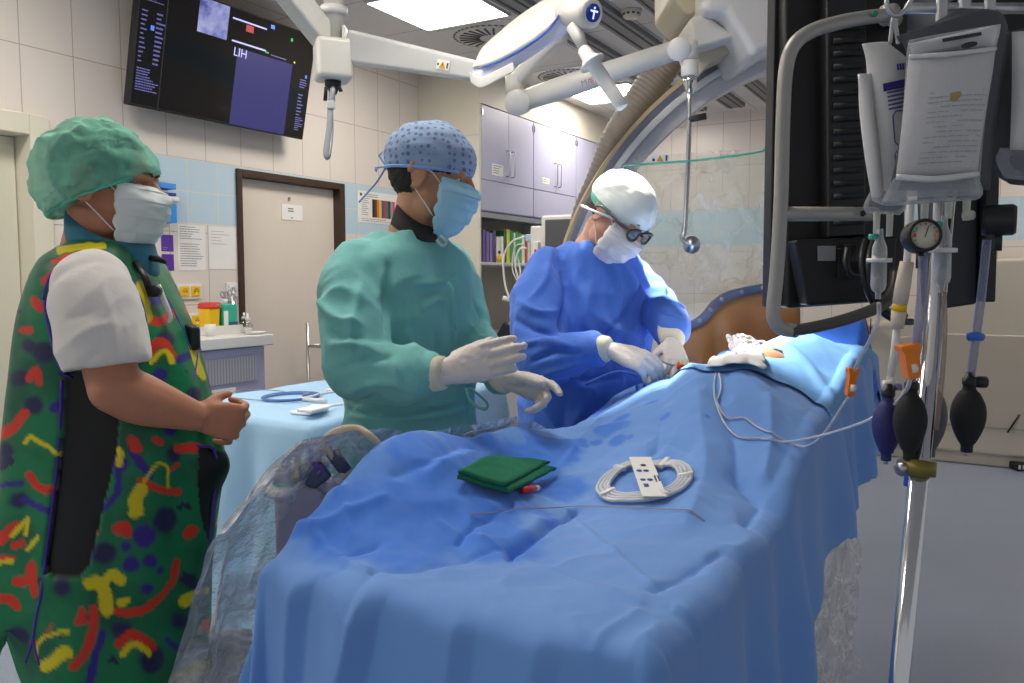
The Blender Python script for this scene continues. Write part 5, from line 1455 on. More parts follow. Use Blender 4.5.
mk = (((u2 - hole[0]) / .042) ** 2 + ((v2 - hole[1]) / .047) ** 2) > 1
fs = grid_faces(na2, nb2, mk); co, fs = compact(co, fs)
M_PALE = pmat('pale blue absorbent cloth', '#72a5da', .85, spec=.2, var=.04, nscale=20, bump=.06, bscale=300)
pc = raw_obj('opening_cloth', co, fs, M_PALE)
tag(pc, 'pale blue opening cloth lying on the far half of the big drape', 'cloth')
# deep blue raised drape at the far end
m = MB()
def far_cloth(a, b):
    v = .78 - a * .50; u = 2.66 + .10 * b + .02 * sin(a * 9)
    z = float(hfield(2.7, min(max(v, VA), VB))) + .012 + (.05 * sin(pi * min(b * 1.2, 1)) + .02 * sin(a * 7 + b * 3))
    if a > .9: z -= (a - .9) * 2.2
    return uvz(u + .18 * b, v, z)
m.grid(far_cloth, 50, 24)
M_ROYAL = pmat('royal blue nonwoven', '#3a6fd0', .75, spec=.25, var=.05, bump=.05, bscale=200)
tag(m.build('far_drape', M_ROYAL), 'deeper blue folded drape at the far end of the table under the screen frame', 'drape')
# white gauze cloth on the near lip of the pale cloth
def gz_at(px, py): return top_at(px, py) + ZA * .018
gq = [gz_at(706, 379), gz_at(720, 361), gz_at(762, 366), gz_at(764, 380)]
m = MB()
def gauze(a, b):
    p = gq[0].lerp(gq[3], a).lerp(gq[1].lerp(gq[2], a), b); q_ = to_uvz(p)
    z = float(hfield(q_.x, q_.y)) + .027 + .004 * noise.noise(p * 22)
    return Vector((p.x, p.y, z)) + Vector((.006 * sin(b * 14), .008 * sin(a * 19), 0))
m.grid(gauze, 36, 16)
gz = m.build('gauze_cloth', pmat('white gauze', '#f2f2f0', .9, var=.03, nscale=80, bump=.1, bscale=300), solid=.004)
tag(gz, 'bright white gauze cloth with small red spots on the patient drape', 'gauze')
for px, py, r in ((747, 361, .008), (744, 364, .006), (752, 360, .005), (727, 362, .004), (736, 366, .003)):
    p = top_at(px, py); q_ = to_uvz(p); zt = float(hfield(q_.x, q_.y)) + .0315
    MB().lathe([(r, 0), (r * .8, .002), (.001, .0025)], Vector((p.x, p.y, zt)), ZA, 12).build('red_spot', pmat('red spot', '#c8443c', .6) if r > .0045 else pmat('grey spot', '#8a93a8', .6), gz)

# patient under the drapes: only a patch of skin shows in the opening
M_SKINP = pmat('patient skin', '#c98d66', .5, var=.06, nscale=30, **{'Subsurface Weight': .1})
rings = []
for u_, w_, c_, zt in ((1.84, .05, .56, 1.01), (1.92, .09, .54, 1.05), (2.04, .13, .54, 1.09), (2.2, .16, .53, 1.11), (2.45, .17, .52, 1.11), (2.65, .13, .50, 1.07), (2.75, .06, .50, 1.02)):
    rings.append([uvz(u_, c_ + w_ * cos(q), .985 + (zt - .985) * max(sin(q), -.02)) for q in [2 * pi * i / 24 for i in range(24)]])
hp = top_at(764, 357)
m = MB().loft(rings); m.ell(hp - ZA * .022, (.066, .066, .046), seg=24)
c_, n_, f_ = voxel(m, .010, 3)
pt = raw_obj('person', c_, f_, M_SKINP)
tag(pt, 'patient lying under the blue drapes with only a patch of skin showing', 'person')
pa = MB().tube([top_at(752, 356) + ZA * .03, top_at(757, 355) + ZA * .036, top_at(763, 354) + ZA * .034, top_at(768, 356) + ZA * .03], .003, 8, smooth_path=5)
tag(pa.build('introducer_sheath', M_CLEAR), 'small clear introducer tube over the patch of bare skin', 'tube')

# table under the drapes
tb = thing('operating_table', 'operating table with grey column hidden below the blue drape', 'table', uvz(1.9, .61, 0))
MB().ubox(UA + .06, UB - .05, VA + .07, VB - .07, .88, .950).build('table_top', pmat('black mattress', '#2a2a2e', .6), tb, bevel=.02)
MB().ubox(2.2, 2.75, .45, .77, .06, .90).build('column', M_OFFW, tb, bevel=.04)
MB().ubox(1.5, 2.85, .40, .82, .0, .06).build('table_base', M_GREYL, tb, bevel=.02)
for v_ in (VA + .06, VB - .06): MB().ubox(1.0, 2.6, v_ - .006, v_ + .006, .885, .915).build('side_rail', M_STEEL, tb)
pz_ = pz(862, 578, .06)

# control unit on the table side, with cables, under the clear film
ctl = thing('table_control_unit', 'grey control unit with joystick and beige cables under the clear film', 'control unit', pd(290, 520, 1.42))
YC = 1.40
def cp_(px, py, d=0): return py_(px, py, YC + d)
M_CABLE = pmat('beige cable', '#c2b39d', .5, var=.05)
MB().prism([cp_(272, 493), (cp_(296, 486)), cp_(322, 492), cp_(330, 505), cp_(310, 600), cp_(276, 600)], AY * .14).build('unit_body', pmat('lilac grey housing', '#9c9bab', .45), ctl, bevel=.014, bseg=3)
MB().lathe([(.034, 0), (.036, .010), (.030, .016), (.022, .018)], cp_(284, 494, .03), ZA, 24).build('joystick_collar', M_WHITE, ctl)
MB().lathe([(.022, 0), (.023, .008), (.021, .009)], cp_(286, 486, .03), ZA, 24).build('green_ring', M_TEALP, ctl)
MB().lathe([(.0205, 0), (.0215, .022), (.018, .03), (.001, .031)], cp_(286, 484, .03), ZA, 24).build('joystick_cap', pmat('taupe plastic', '#a59a8e', .45), ctl)
for k, (px, py, h_) in enumerate(((297, 485, .05), (305, 486, .06), (313, 487, .055), (320, 490, .06))):
    b0 = cp_(px, py, .06); l = MB().tube([b0, b0 + Vector((.004 * k, 0, h_))], .008, 10).build('lever', [M_GREYL, M_OFFW, M_GREYM, M_GREYL][k], ctl)
for pts, r in (([(286, 470), (288, 458), (300, 447), (318, 443), (328, 450), (338, 466), (346, 478)], .0065), ([(318, 455), (325, 440), (340, 430), (358, 429), (370, 436), (380, 446)], .007), ([(297, 478), (298, 455), (303, 446)], .005), ([(308, 480), (309, 452), (313, 446)], .005), ([(320, 480), (318, 456), (323, 449)], .005), ([(300, 500), (297, 540), (292, 600)], .0075)):
    MB().tube([cp_(a, b, .02 + .01 * (i % 2)) for i, (a, b) in enumerate(pts)], r, 8, smooth_path=6).build('cable', M_CABLE, ctl)
MB().tube([cp_(310, 447, 0), cp_(312, 462, .0), cp_(322, 468, .01), cp_(318, 475, .01)], .004, 8, smooth_path=5).build('lilac_cable', pmat('lilac cable', '#6a4f9c', .5), ctl)
MB().tube([cp_(332, 452, .03), cp_(346, 472, .03)], .012, 12).build('dark_plug', pmat('slate plug', '#4a5068', .5), ctl)
MB().box(cp_(316, 476, .02), (.045, .02, .035), (Vector((.8, 0, .6)), AY, Vector((-.6, 0, .8)))).build('dark_block', pmat('slate plug', '#4a5068', .5), ctl, bevel=.006)

# clear film hanging off the left side and over the control unit
M_FILM2 = clear_film('clear table film', '#fefefe', .62, .13, 13.0, 1.0, .14, streak=.55)
m = MB()
LPX = [(372, 452, 1.42), (345, 455, 1.41)]
def film_left(a, b):
    # a along the side from the near corner, b downwards; tent over the control unit
    u = .80 + a * .52; a = (u - .80) / .95
    tz = 1.15 + .01 * sin(a * 9) - .16 * max(0, a - .38) - .10 * max(0, .18 - a) / .18
    v0 = .945
    wd = 1 - .72 * float(sstep(1.05, 1.35, np.array(u))); p = uvz(u, v0 + (.26 * b ** .8 + .05 * b) * wd, tz - b * .78 * (b ** .35))
    q_ = Vector((a * 7, b * 2.2, 1.7))
    k = .2 + b
    return p + V * (.050 * k * wd * noise.fractal(q_, .8, 2.0, 4)) + U * (.02 * k * noise.noise(q_ * 1.9)) + V * (.018 * k * sin(a * 46 + 3 * noise.noise(q_)))
m.grid(film_left, 120, 60)
tag(m.build('table_film', M_FILM2), 'wrinkled clear plastic film hanging down between the man in the apron and the blue drape', 'plastic sheet')
m = MB()
def film_top(a, b):
    p0 = spline([(405, 434), (440, 425), (470, 421), (505, 415), (530, 428), (560, 432), (590, 417)], 8)
    i = a * (len(p0) - 1); k = int(min(i, len(p0) - 2)); pt_ = p0[k] + (p0[k + 1] - p0[k]) * (i - k)
    top = pv(pt_[0], pt_[1], .965)
    q_ = Vector((a * 9, b * 3, 4.4))
    return top - ZA * (b * .42) + V * (.05 * (b - .25) + .018 * noise.fractal(q_, .8, 2.0, 4) + (-.03 if b < .06 else 0))
m.grid(film_top, 90, 30)
tag(m.build('table_film', M_FILM2), 'clear plastic film edge standing up between the two gowned men and the drape', 'plastic sheet')
m = MB()
def film_right(a, b):
    u = 1.15 + a * 1.65
    q_ = Vector((a * 8, b * 2.5, 8.1)); k = .3 + b
    return uvz(u, .36 - .03 * b + .03 * noise.fractal(q_, .8, 2., 4) * k + .016 * k * sin(a * 50 + 3 * noise.noise(q_)), .90 - b * .66)
m.grid(film_right, 110, 40)
tag(m.build('table_film', M_FILM2), 'clear plastic film hanging below the drape beside the drip stand', 'plastic sheet')

# ------------------------------------------------------------------ things lying on the drape
def on(px, py, lift=0.0):
    p = top_at(px, py); return p + ZA * lift
# folded green cloth
def dz_at(p):
    q_ = to_uvz(p); return float(drape_z(q_.x, q_.y))
def drape_z(u, v):
    return drape_points(np.array([[u]]), np.array([[v]]))[2][0, 0]
M_GREENC = pmat('green cotton cloth', '#2b7457', .9, spec=.15, var=.1, nscale=60, bump=.15, bscale=400)
gc = thing('green_cloth', 'folded dark green cloth lying on the wet part of the drape', 'cloth', on(505, 487))
def cloth_layer(poly, lift, th, name):
    P = [on(*p) for p in poly]
    m = MB()
    def bil(a, b): return P[0].lerp(P[1], a).lerp(P[3].lerp(P[2], a), b)
    up_by = max(dz_at(bil(i / 6, j / 6)) - bil(i / 6, j / 6).z for i in range(7) for j in range(7))
    def f(a, b):
        p = bil(a, b); ed = min(a, 1 - a, b, 1 - b)
        return Vector((p.x, p.y, max(p.z + up_by * .6, dz_at(p) + .002) + lift + .0025 * noise.noise(p * 25) + .003 * (1 - math.exp(-ed * 30))))
    m.grid(f, 24, 24)
    return m.build(name, M_GREENC, gc, solid=th)
cloth_layer([(457, 488), (500, 469), (556, 477), (510, 502)], .006, .007, 'lower_fold')
cloth_layer([(458, 487), (500, 469), (550, 474), (504, 500)], .014, .006, 'upper_fold')
rc = thing('red_capped_syringe_tip', 'small red plastic cap with clear tip beside the green cloth', 'cap', on(531, 494))
a_, b_ = on(523, 496, .010), on(534, 493.5, .010)
MB().tube([a_, b_], .0065, 14).build('red_cap', M_RED, rc)
MB().tube([b_, on(538, 493, .010)], .0055, 12).build('clear_tip', M_WHITE, rc)
# coiled guide wire hoop with white card
hc = on(643.5, 484, .012)
hoop = thing('wire_hoop', 'coiled white guidewire hoop with a punched white card lying on the drape', 'coil', hc)
M_HOOP = soft_plastic('milky hoop tube', '#e6e9ee', .65)
rx = .088
ex = (on(686, 484) - on(600, 484)); ex.z = 0; ex.normalize(); ey = ZA.cross(ex)
def hp_(t, r): 
    p = hc + ex * (r * cos(t)) + ey * (r * sin(t)); return Vector((p.x, p.y, dz_at(p) + .008))
for k, r in enumerate((rx, rx - .0075, rx - .015, rx - .0215)):
    MB().tube([hp_(2 * pi * i / 72 + .3 * k, r) + ZA * .001 * k for i in range(73)], .0038, 8).build('tube_turn', M_HOOP, hoop)
for a in (.2, 1.25, 2.45, 3.9, 5.4):
    p0, p1 = hp_(a, rx + .004), hp_(a, rx - .026)
    MB().box((p0 + p1) / 2 + ZA * .003, ((p1 - p0).length, .012, .009), ((p1 - p0).normalized(), ZA.cross((p1 - p0).normalized()), ZA)).build('hoop_clip', M_WHITE, hoop, bevel=.002)
c0, c1 = on(640, 462), on(654, 507)
c0.z, c1.z = dz_at(c0), dz_at(c1)
cd = (c1 - c0); cl_ = cd.length; cd.normalize(); cs = ZA.cross(cd).normalized(); cn = cd.cross(cs); cn = cn if cn.z > 0 else -cn
cc = (c0 + c1) / 2 + cn * .016
card = MB().box(cc, (cl_ + .006, .044, .0015), (cd, cs, cn)).build('card', M_PAPER, hoop, bevel=.0004)
def cardp(a, b): return cc + cn * .0011 + cd * a + cs * b
for k, (a, b) in enumerate(((-.022, -.005), (.022, -.004))):
    for s_ in (-1, 1):
        MB().lathe([(.0055, 0), (.0055, .0004), (.0001, .0004)], cardp(a, b + s_ * .0065), cn, 14).build('punched_hole', pmat('hole blue', '#2d4f9e', .6), card)
MB().box(cardp(.048, -.008), (.014, .009, .0005), (cd, cs, cn)).build('punched_slot', pmat('hole blue', '#2d4f9e', .6), card)
MB().lathe([(.0055, 0), (.0055, .0004), (.0001, .0004)], cardp(-.05, .0), cn, 14).build('round_mark', M_INK, card)
m = MB(); lines_mb(m, cardp(.0, .014), cd, -cs, .04, 2, .006, .0035, 71, .0004, (.7, 1)); m.build('printed_text', M_INK, card)
# thin brown guide wire across the near part
# infusion lines coming over the ridge, down the slope and up to the clamps
def lay(pts, n=8, lift=.004, soft=0):
    out = []
    for q in spline([tuple(on(a, b)) for a, b in pts], n):
        p = Vector(q); out.append(Vector((p.x, p.y, dz_at(p) + lift)))
    for _ in range(soft):
        zs = [q.z for q in out]
        for i in range(1, len(out) - 1): out[i].z = max((zs[i - 1] + zs[i] + zs[i + 1]) / 3, zs[i])
    return out
def line_on(pts, r, name, label, tail=None):
    P = lay(pts, 8, .004, 6) + ([Vector(q) for q in spline([tuple(py_(*p)) for p in tail], 7)] if tail else [])
    j = len(pts) * 8 - 8
    for _ in range(14):
        for i in range(max(1, j - 7), min(len(P) - 1, j + 9)): P[i] = (P[i - 1] + P[i] * 2 + P[i + 1]) / 4
    return tag(MB().tube(P, r, 8).build(name, M_LINE), label, 'tube', 'tubes on the drape')
tag(MB().tube(lay(((470, 517), (520, 512), (575, 508), (620, 510), (660, 515), (705, 524)), 10, .0035, 30), .0009, 6).build('guide_wire', pmat('bronze wire', '#a58a80', .4, .3)), 'thin bronze guidewire lying across the drape below the coil', 'wire')
M_LINE = soft_plastic('milky infusion tube', '#cfd6e2', .6)
line_on([(716, 377), (714, 392), (717, 405), (728, 416), (745, 420), (758, 430), (772, 440), (792, 446), (810, 446)], .0025, 'infusion_line', 'clear line from the gauze, the upper of two, ending at the low orange clamp', [(822, 440, 1.46), (835, 418, 1.30), (848, 398, 1.2)])
line_on([(719, 377), (721, 390), (716, 404), (722, 418), (735, 432), (745, 440), (760, 443), (772, 450), (790, 447)], .0025, 'infusion_line', 'clear line from the gauze, the lower of two, swinging over to the stand', [(825, 436, 1.40), (860, 424, 1.2), (890, 408, 1.06), (905, 392, 1.0), (911, 378, .99)])

# ================================================================== SIDE TABLE WITH PALE BLUE SHEET
SU0, SU1, SV0, SV1, SZ = 1.87, 3.02, 1.80, 2.52, .97
def side_pt(a, b):
    uc, vc = min(max(a, SU0), SU1), min(max(b, SV0), SV1)
    du, dv = a - uc, b - vc; d = math.hypot(du, dv)
    run, drop = [float(x) for x in arc(np.array(d), .02)]
    nu, nv = (du / d, dv / d) if d > 1e-9 else (0, 0)
    al = (b if abs(nu) > abs(nv) else a) + atan2(nu, nv) * .15 if d > 1e-9 else 0
    out = run + .07 * max(d - .04, 0) + (.022 * sin(al * 19 + 1) + .014 * sin(al * 37)) * min(d / .25, 1.2) if d > 1e-9 else 0
    z = SZ - drop + .003 * noise.fractal(Vector((a * 5, b * 5, 0)), .8, 2, 3)
    return uvz(uc + nu * out, vc + nv * out, z)
m = MB(); HS = .72
m.grid(lambda s, t: side_pt(SU0 - HS + s * (SU1 - SU0 + 2 * HS), SV0 - HS + t * (SV1 - SV0 + 2 * HS)), 110, 100)
keep = [f for f in range(len(m.f))]
st_ = thing('side_table', 'instrument table behind the man in green, hidden under a light blue sheet', 'table', uvz((SU0 + SU1) / 2, (SV0 + SV1) / 2, 0))
MB().ubox(SU0 + .02, SU1 - .02, SV0 + .02, SV1 - .02, SZ - .035, SZ - .01).build('table_top', M_STEEL, st_)
for a in (SU0 + .06, SU1 - .06):
    for b in (SV0 + .06, SV1 - .06): MB().tube([uvz(a, b, 0), uvz(a, b, SZ - .03)], .015, 10).build('leg', M_STEEL, st_)
sheet_o = m.build('table_sheet', pmat('light blue table sheet', '#add4f4', .8, spec=.2, var=.04, nscale=8, bump=.05, bscale=250))
tag(sheet_o, 'light blue sheet covering the instrument table behind the man in green', 'sheet')
def ons(px, py, dz=.006): return pz(px, py, SZ + dz)
# coiled catheter
cc0 = ons(291, 397)
coil = thing('coiled_catheter', 'blue coiled catheter lying on the light blue side table', 'catheter', cc0)
for k, (rx_, ry_, mm) in enumerate(((.105, .09, 'a'), (.112, .095, 'b'))):
    pts = [cc0 + U * (rx_ * cos(t)) + V * (ry_ * sin(t)) + ZA * (.004 * k) for t in [2 * pi * i / 48 for i in range(49)]]
    MB().tube(pts, .004, 8).build('catheter_loop', pmat('blue catheter', '#5c7fb8', .4), coil)
MB().tube([cc0 + U * -.105, cc0 + U * -.12 + V * .1, cc0 + V * .24 + U * -.1, cc0 + V * .3 + U * .03, cc0 + V * .2 + U * .1, cc0 + V * .07 + U * .08], .0018, 6, smooth_path=7).build('thin_wire', pmat('grey wire', '#8190a8', .4), coil)
MB().tube([ons(303, 395, .01), ons(309, 394, .01)], .006, 10).build('lilac_hub', pmat('lilac plastic', '#8d86b4', .5), coil)
mani = thing('stopcock_manifold', 'white stopcock with tubes lying beside the blue coil', 'stopcock', ons(313, 400))
MB().tube([ons(303, 399, .009), ons(326, 401, .009)], .008, 10).build('stopcock_body', M_WHITE, mani)
MB().tube([ons(309, 398, .009), ons(320, 394, .009)], .006, 10).build('side_port', M_WHITE, mani)
MB().tube([ons(320, 394, .006), ons(338, 391, .006), ons(352, 392, .006)], .004, 8, smooth_path=4).build('white_tube', M_WHITE, mani)
gzs = thing('gauze_stack', 'white folded gauze pads near the front corner of the side table', 'gauze', ons(313, 410))
M_GZ = pmat('white gauze', '#f2f2f0', .9)
for k, (px, py, s_, an) in enumerate(((309, 411, .11, .2), (318, 408, .10, .5), (313, 409, .09, .1))):
    c = ons(px, py, .007 + .010 * k); x_ = U * cos(an) + V * sin(an); y_ = ZA.cross(x_)
    MB().box(c, (s_, s_ * .7, .011), (x_, y_, ZA)).build('gauze_pad', M_GZ, gzs, bevel=.004)
MB().tube([ons(322, 407, .02), ons(345, 404, .01), ons(362, 405, .008)], .005, 8, smooth_path=4).build('gauze_tape', M_GZ, gzs)
pk = thing('paper_pack', 'white and red opened paper pack beside the green gown on the side table', 'packet', ons(343, 388))
for k, (px, py, mm, w_) in enumerate(((338, 389, M_PAPER, .10), (345, 387, M_PAPER, .09), (347, 386, M_RED, .05))):
    c = ons(px, py, .006 + .007 * k); x_ = U * cos(.3 + k) + V * sin(.3 + k)
    MB().box(c, (w_, w_ * .6, .006), (x_, ZA.cross(x_), ZA)).build('pack_leaf', mm, pk, bevel=.002)

# crumpled clear plastic lying at the far edge of the cloth
m = MB()
def lump(a, b):
    p = top_at(724 + a * 56, 358); q_ = Vector((a * 4, b * 4, 2.5))
    return p + ZA * (.005 + .05 * sin(pi * min(max(a, .02), .98)) ** .5 * b + .012 * noise.fractal(q_, .8, 2, 3)) + AY * (.10 + .06 * b + .02 * noise.noise(q_ * 2))
m.grid(lump, 40, 20)
tag(m.build('plastic_cover', M_FILM), 'crumpled clear plastic in front of the brown flap beside the bare skin', 'plastic sheet')
from mathutils.bvhtree import BVHTree
# ================================================================== PEOPLE
def frame(f, up):
    f = Vector(f).normalized(); r = f.cross(Vector(up)).normalized(); return f, r, r.cross(f).normalized()

class Head:
    """head frame: centre between the ears, f forward, r to the person's right, u up"""
    def __init__(self, c, f, up, s=1.0):
        self.c = Vector(c); self.f, self.r, self.u = frame(f, up); self.s = s
    def p(self, f, r, u): return self.c + (self.f * f + self.r * r + self.u * u) * self.s
    def ax(self): return (self.f, self.r, self.u)
    def ell(self, m, f, r, u, rad):
        m.ell(self.p(f, r, u), [x * self.s for x in rad], self.ax(), 22, 14)
    def skull(self, m):
        e = lambda *a: self.ell(m, *a)
        e(-.012, 0, .032, (.098, .076, .093)); e(.030, 0, -.030, (.066, .062, .088)); e(.052, 0, -.098, (.036, .038, .028))
        for s_ in (-1, 1):
            e(.012, s_ * .046, -.070, (.034, .020, .032)); e(.058, s_ * .042, -.022, (.028, .026, .028)); e(.078, s_ * .028, .026, (.018, .028, .010))
            e(.070, s_ * .030, -.004, (.016, .022, .010)); e(.0715, s_ * .031, .0185, (.0165, .020, .0095))
        m.tube([self.p(.088, 0, .022), self.p(.102, 0, .0), self.p(.114, 0, -.026)], [.009 * self.s, .010 * self.s, .013 * self.s], 12)
        for s_ in (-1, 1): e(.102, s_ * .011, -.030, (.012, .009, .008))
        e(.093, 0, -.060, (.010, .024, .006)); e(.091, 0, -.071, (.010, .022, .007))
        for s_ in (-1, 1):        # ears
            e(-.012, s_ * .078, -.002, (.018, .007, .028))
            ring = [self.p(-.014 + .020 * cos(t) * (1 if t < pi else .9), s_ * (.084 + .004 * cos(t + 2.6)), .0 + .033 * sin(t)) for t in [radians(-120 + 300 * i / 18) for i in range(19)]]
            m.tube(ring, .0055 * self.s, 8)
            e(-.006, s_ * .082, -.028, (.009, .006, .011))
    def neck(self, m, base, r0=.055, r1=.062):
        a = self.p(-.018, 0, -.045)
        m.tube([a, a.lerp(Vector(base), .5), Vector(base)], [r0 * self.s, r0 * self.s, r1 * self.s], 20)
    def eyes(self, parent, iris):
        for s_ in (-1, 1):
            c = self.p(.0705, s_ * .0315, .006)
            e = MB().ell(c, [.0122 * self.s] * 3, self.ax(), 16, 10).build('eye', pmat('eye white', '#e9e4de', .25, var=.0), parent)
            MB().ell(c + self.f * .0085 - self.u * .002, [.0052 * self.s, .0058 * self.s, .0058 * self.s], self.ax(), 12, 8).build('iris', iris, e)
    def brows(self, parent, mat):
        for s_ in (-1, 1):
            MB().tube([self.p(.096, s_ * .014, .030), self.p(.094, s_ * .032, .036), self.p(.078, s_ * .052, .030)], [.0035, .0045, .002], 8, smooth_path=4, flat=.7).build('eyebrow', mat, parent)
    def mask(self, parent, mat, strap_mat, top=.002, lift=.0, straps=True, back=.042):
        prof = [(top, .104, .060), (top - .012, .117, .067), (-.026, .126, .072), (-.05, .124, .073), (-.075, .116, .070), (-.098, .104, .066), (-.122, .084, .056), (-.136, .064, .044)]
        P = spline(prof, 4); n = len(P) - 1; k = 26
        def g(a, b):
            i = min(int(a * n), n - 1); t = a * n - i; q = P[i] * (1 - t) + P[i + 1] * t
            x = (2 * b - 1); ang = x * 1.42
            fr = q[1] - (q[1] - back) * (1 - cos(ang)) / (1 - cos(1.42)) * .98
            rr = q[2] * sin(ang) / sin(1.42) * 1.08
            pl = .0062 * (((a - .12) * 5.2) % 1 - .5) * (1 - .6 * abs(x)) * (1 if .12 < a < .88 else 0)
            wr = .0042 * noise.noise(Vector((a * 7, b * 9, 2.2))) + .003 * (1 - abs(noise.noise(Vector((a * 3 + b * 5, b * 4 - a * 6, 5.5)))) * 3)
            nose = .010 * math.exp(-((x) / .16) ** 2) * math.exp(-((a - .18) / .16) ** 2)
            return self.p(fr + pl + wr + nose + lift, rr, q[0] + .006 * abs(x))
        o = MB().grid(g, 78, k).build('face_mask', mat, parent, solid=.0016)
        if straps:
            for s_ in (-1, 1):
                for u0, pts in ((0, [(.045, .066, -.012), (.018, .078, .012), (-.010, .086, .014)]), (1, [(.040, .068, -.090), (.012, .074, -.060), (-.014, .084, -.032)])):
                    MB().tube([self.p(f, s_ * r, u) for f, r, u in pts], .0016, 6, smooth_path=4).build('mask_strap', strap_mat, o)
        return o

def hand_mb(m, w, d, n, side=1, curl=(.25, .25, .25, .25), spread=.06, thumb=(.6, .7, .25), s=1.0, wrist_len=.03, fat=1.0, tcurl=.3, tl=1.0):
    """w wrist, d towards the knuckles, n palm normal; side=+1: thumb along d x n"""
    w = Vector(w); d = Vector(d).normalized(); n = Vector(n); n = (n - d * n.dot(d)).normalized(); sd = d.cross(n) * side
    rings = []
    for t, a, b in ((-wrist_len, .026, .020), (0, .027, .019), (.025, .034, .0175), (.055, .041, .0165), (.08, .042, .0145), (.096, .039, .011)):
        rings.append([w + d * (t * s) + sd * (a * s * cos(q)) + n * (b * s * sin(q)) for q in [2 * pi * i / 18 for i in range(18)]])
    m.loft(rings)
    m.ell(w + d * (.032 * s) + sd * (.020 * s) + n * (.010 * s), [.030 * s, .017 * s, .014 * s], (d, sd, n), 14, 8)    # ball of the thumb
    tips = []
    for k, (off, base, L) in enumerate(((.030, .088, .074), (.010, .094, .083), (-.011, .091, .077), (-.030, .082, .060))):
        p = w + (d * base + sd * off) * s; fd = (d + sd * (off * spread / .03)).normalized()
        r0 = (.0098 if k < 3 else .0086) * s * fat
        pts, rs, a = [p - fd * (.018 * s), p], [r0 * .9, r0], 0
        c = curl[k] if hasattr(curl[k], '__len__') else (curl[k],) * 3
        for seg, (fr, sh) in enumerate(((.45, .94), (.31, .86), (.24, .74))):
            a += c[seg]; p = p + (fd * cos(a) + n * sin(a)) * (L * fr * s); pts.append(p.copy()); rs.append(r0 * sh)
        m.tube(pts, rs, 12); m.ell(pts[-1], [rs[-1]] * 3, None, 12, 8); tips.append(pts[-1])
        for q, rq in zip(pts[1:-1], rs[1:-1]): m.ell(q, [rq * 1.04] * 3, None, 12, 8)
    tb = w + (d * .022 + sd * .026 + n * .006) * s; td = (d * thumb[0] + sd * thumb[1] + n * thumb[2]).normalized()
    p1 = tb + td * (.040 * s * tl); t2 = (td + d * tcurl + n * tcurl * .3).normalized(); p2 = p1 + t2 * (.032 * s * tl); t3 = (t2 + d * tcurl).normalized(); p3 = p2 + t3 * (.024 * s * tl)
    rr = [.0125 * s * fat, .0112 * s * fat, .0102 * s * fat, .0085 * s * fat]
    m.tube([tb, p1, p2, p3], rr, 12); m.ell(p3, [rr[3]] * 3, None, 12, 8); m.ell(p1, [rr[1]] * 3, None, 12, 8); m.ell(p2, [rr[2]] * 3, None, 12, 8)
    return tips + [p3]

def ring(c, a, b, ax, bx, n=28, ex=2.3):
    """superellipse ring around c"""
    out = []
    for i in range(n):
        t = 2 * pi * i / n; cs, sn = cos(t), sin(t)
        out.append(c + ax * (a * math.copysign(abs(cs) ** (2 / ex), cs)) + bx * (b * math.copysign(abs(sn) ** (2 / ex), sn)))
    return out
def loft_levels(m, levels, ax, bx, n=4, ex=2.3):
    """levels: (centre, half width along ax, half depth along bx)"""
    P = spline([tuple(c) + (a, b) for c, a, b in levels], n)
    m.loft([ring(Vector(p[:3]), p[3], p[4], ax, bx, 28, ex) for p in P])
def limb(m, pts, rs, n=6, seg=18):
    m.tube(pts, rs, seg, smooth_path=n); m.ell(pts[0], [rs[0]] * 3, None, 18, 10); m.ell(pts[-1], [rs[-1]] * 3, None, 18, 10)
def legs(m, c, sd, hip_z, foot_dirs, w=.095, r=(.092, .065, .055, .042), foot=True):
    for s_, fd in zip((-1, 1), foot_dirs):
        b = Vector((c.x, c.y, 0)) + sd * (w * s_); fd = Vector(fd).normalized()
        limb(m, [b + ZA * hip_z, b + ZA * .50 + fd * .015, b + ZA * .30, b + ZA * .085], r)
        if foot:
            m.ell(b + fd * .06 + ZA * .04, (.125, .045, .036), (fd, ZA.cross(fd), ZA), 18, 10)
def shoes(parent, c, sd, foot_dirs, mat, w=.095):
    for s_, fd in zip((-1, 1), foot_dirs):
        b = Vector((c.x, c.y, 0)) + sd * (w * s_); fd = Vector(fd).normalized(); sx = ZA.cross(fd)
        m = MB()
        rr = []
        for z, k in ((.004, .96), (.02, 1.0), (.05, .98), (.078, .72)):
            rr.append([b + fd * (.06 + (.140 * k) * cos(q) - (0 if z < .06 else .03)) + sx * (.052 * k * sin(q)) + ZA * z for q in [2 * pi * i / 24 for i in range(24)]])
        m.loft(rr); m.build('shoe', mat, parent)

def skin_mat(name, c0, c1):
    t = NT(name); vec = t.coord('Object')
    n = t.noise(vec, 22, 5, .6)
    t.set(t.mix(n, rgb(c0), rgb(c1)), .48, 0, .4)
    t.b.inputs['Subsurface Weight'].default_value = .12; t.b.inputs['Subsurface Radius'].default_value = (.012, .005, .003)
    t.bump(t.noise(vec, 320, 2), .06, .002)
    return t.m
def cloth_mat(name, c, rough=.8, fold=.35, fscale=14, sheen=.15):
    t = NT(name); vec = t.coord('Object')
    n = t.noise(vec, 5, 4)
    cc = rgb(c); t.set(t.mix(n, tuple(x * .93 for x in cc[:3]) + (1,), tuple(min(1, x * 1.06) for x in cc[:3]) + (1,)), rough, 0, .25)
    t.b.inputs['Sheen Weight'].default_value = sheen
    h = t.math('ADD', t.math('MULTIPLY', t.noise(vec, fscale, 5, .5), fold), t.math('MULTIPLY', t.noise(vec, 900, 2), .02))
    t.bump(h, .6, .02)
    return t.m
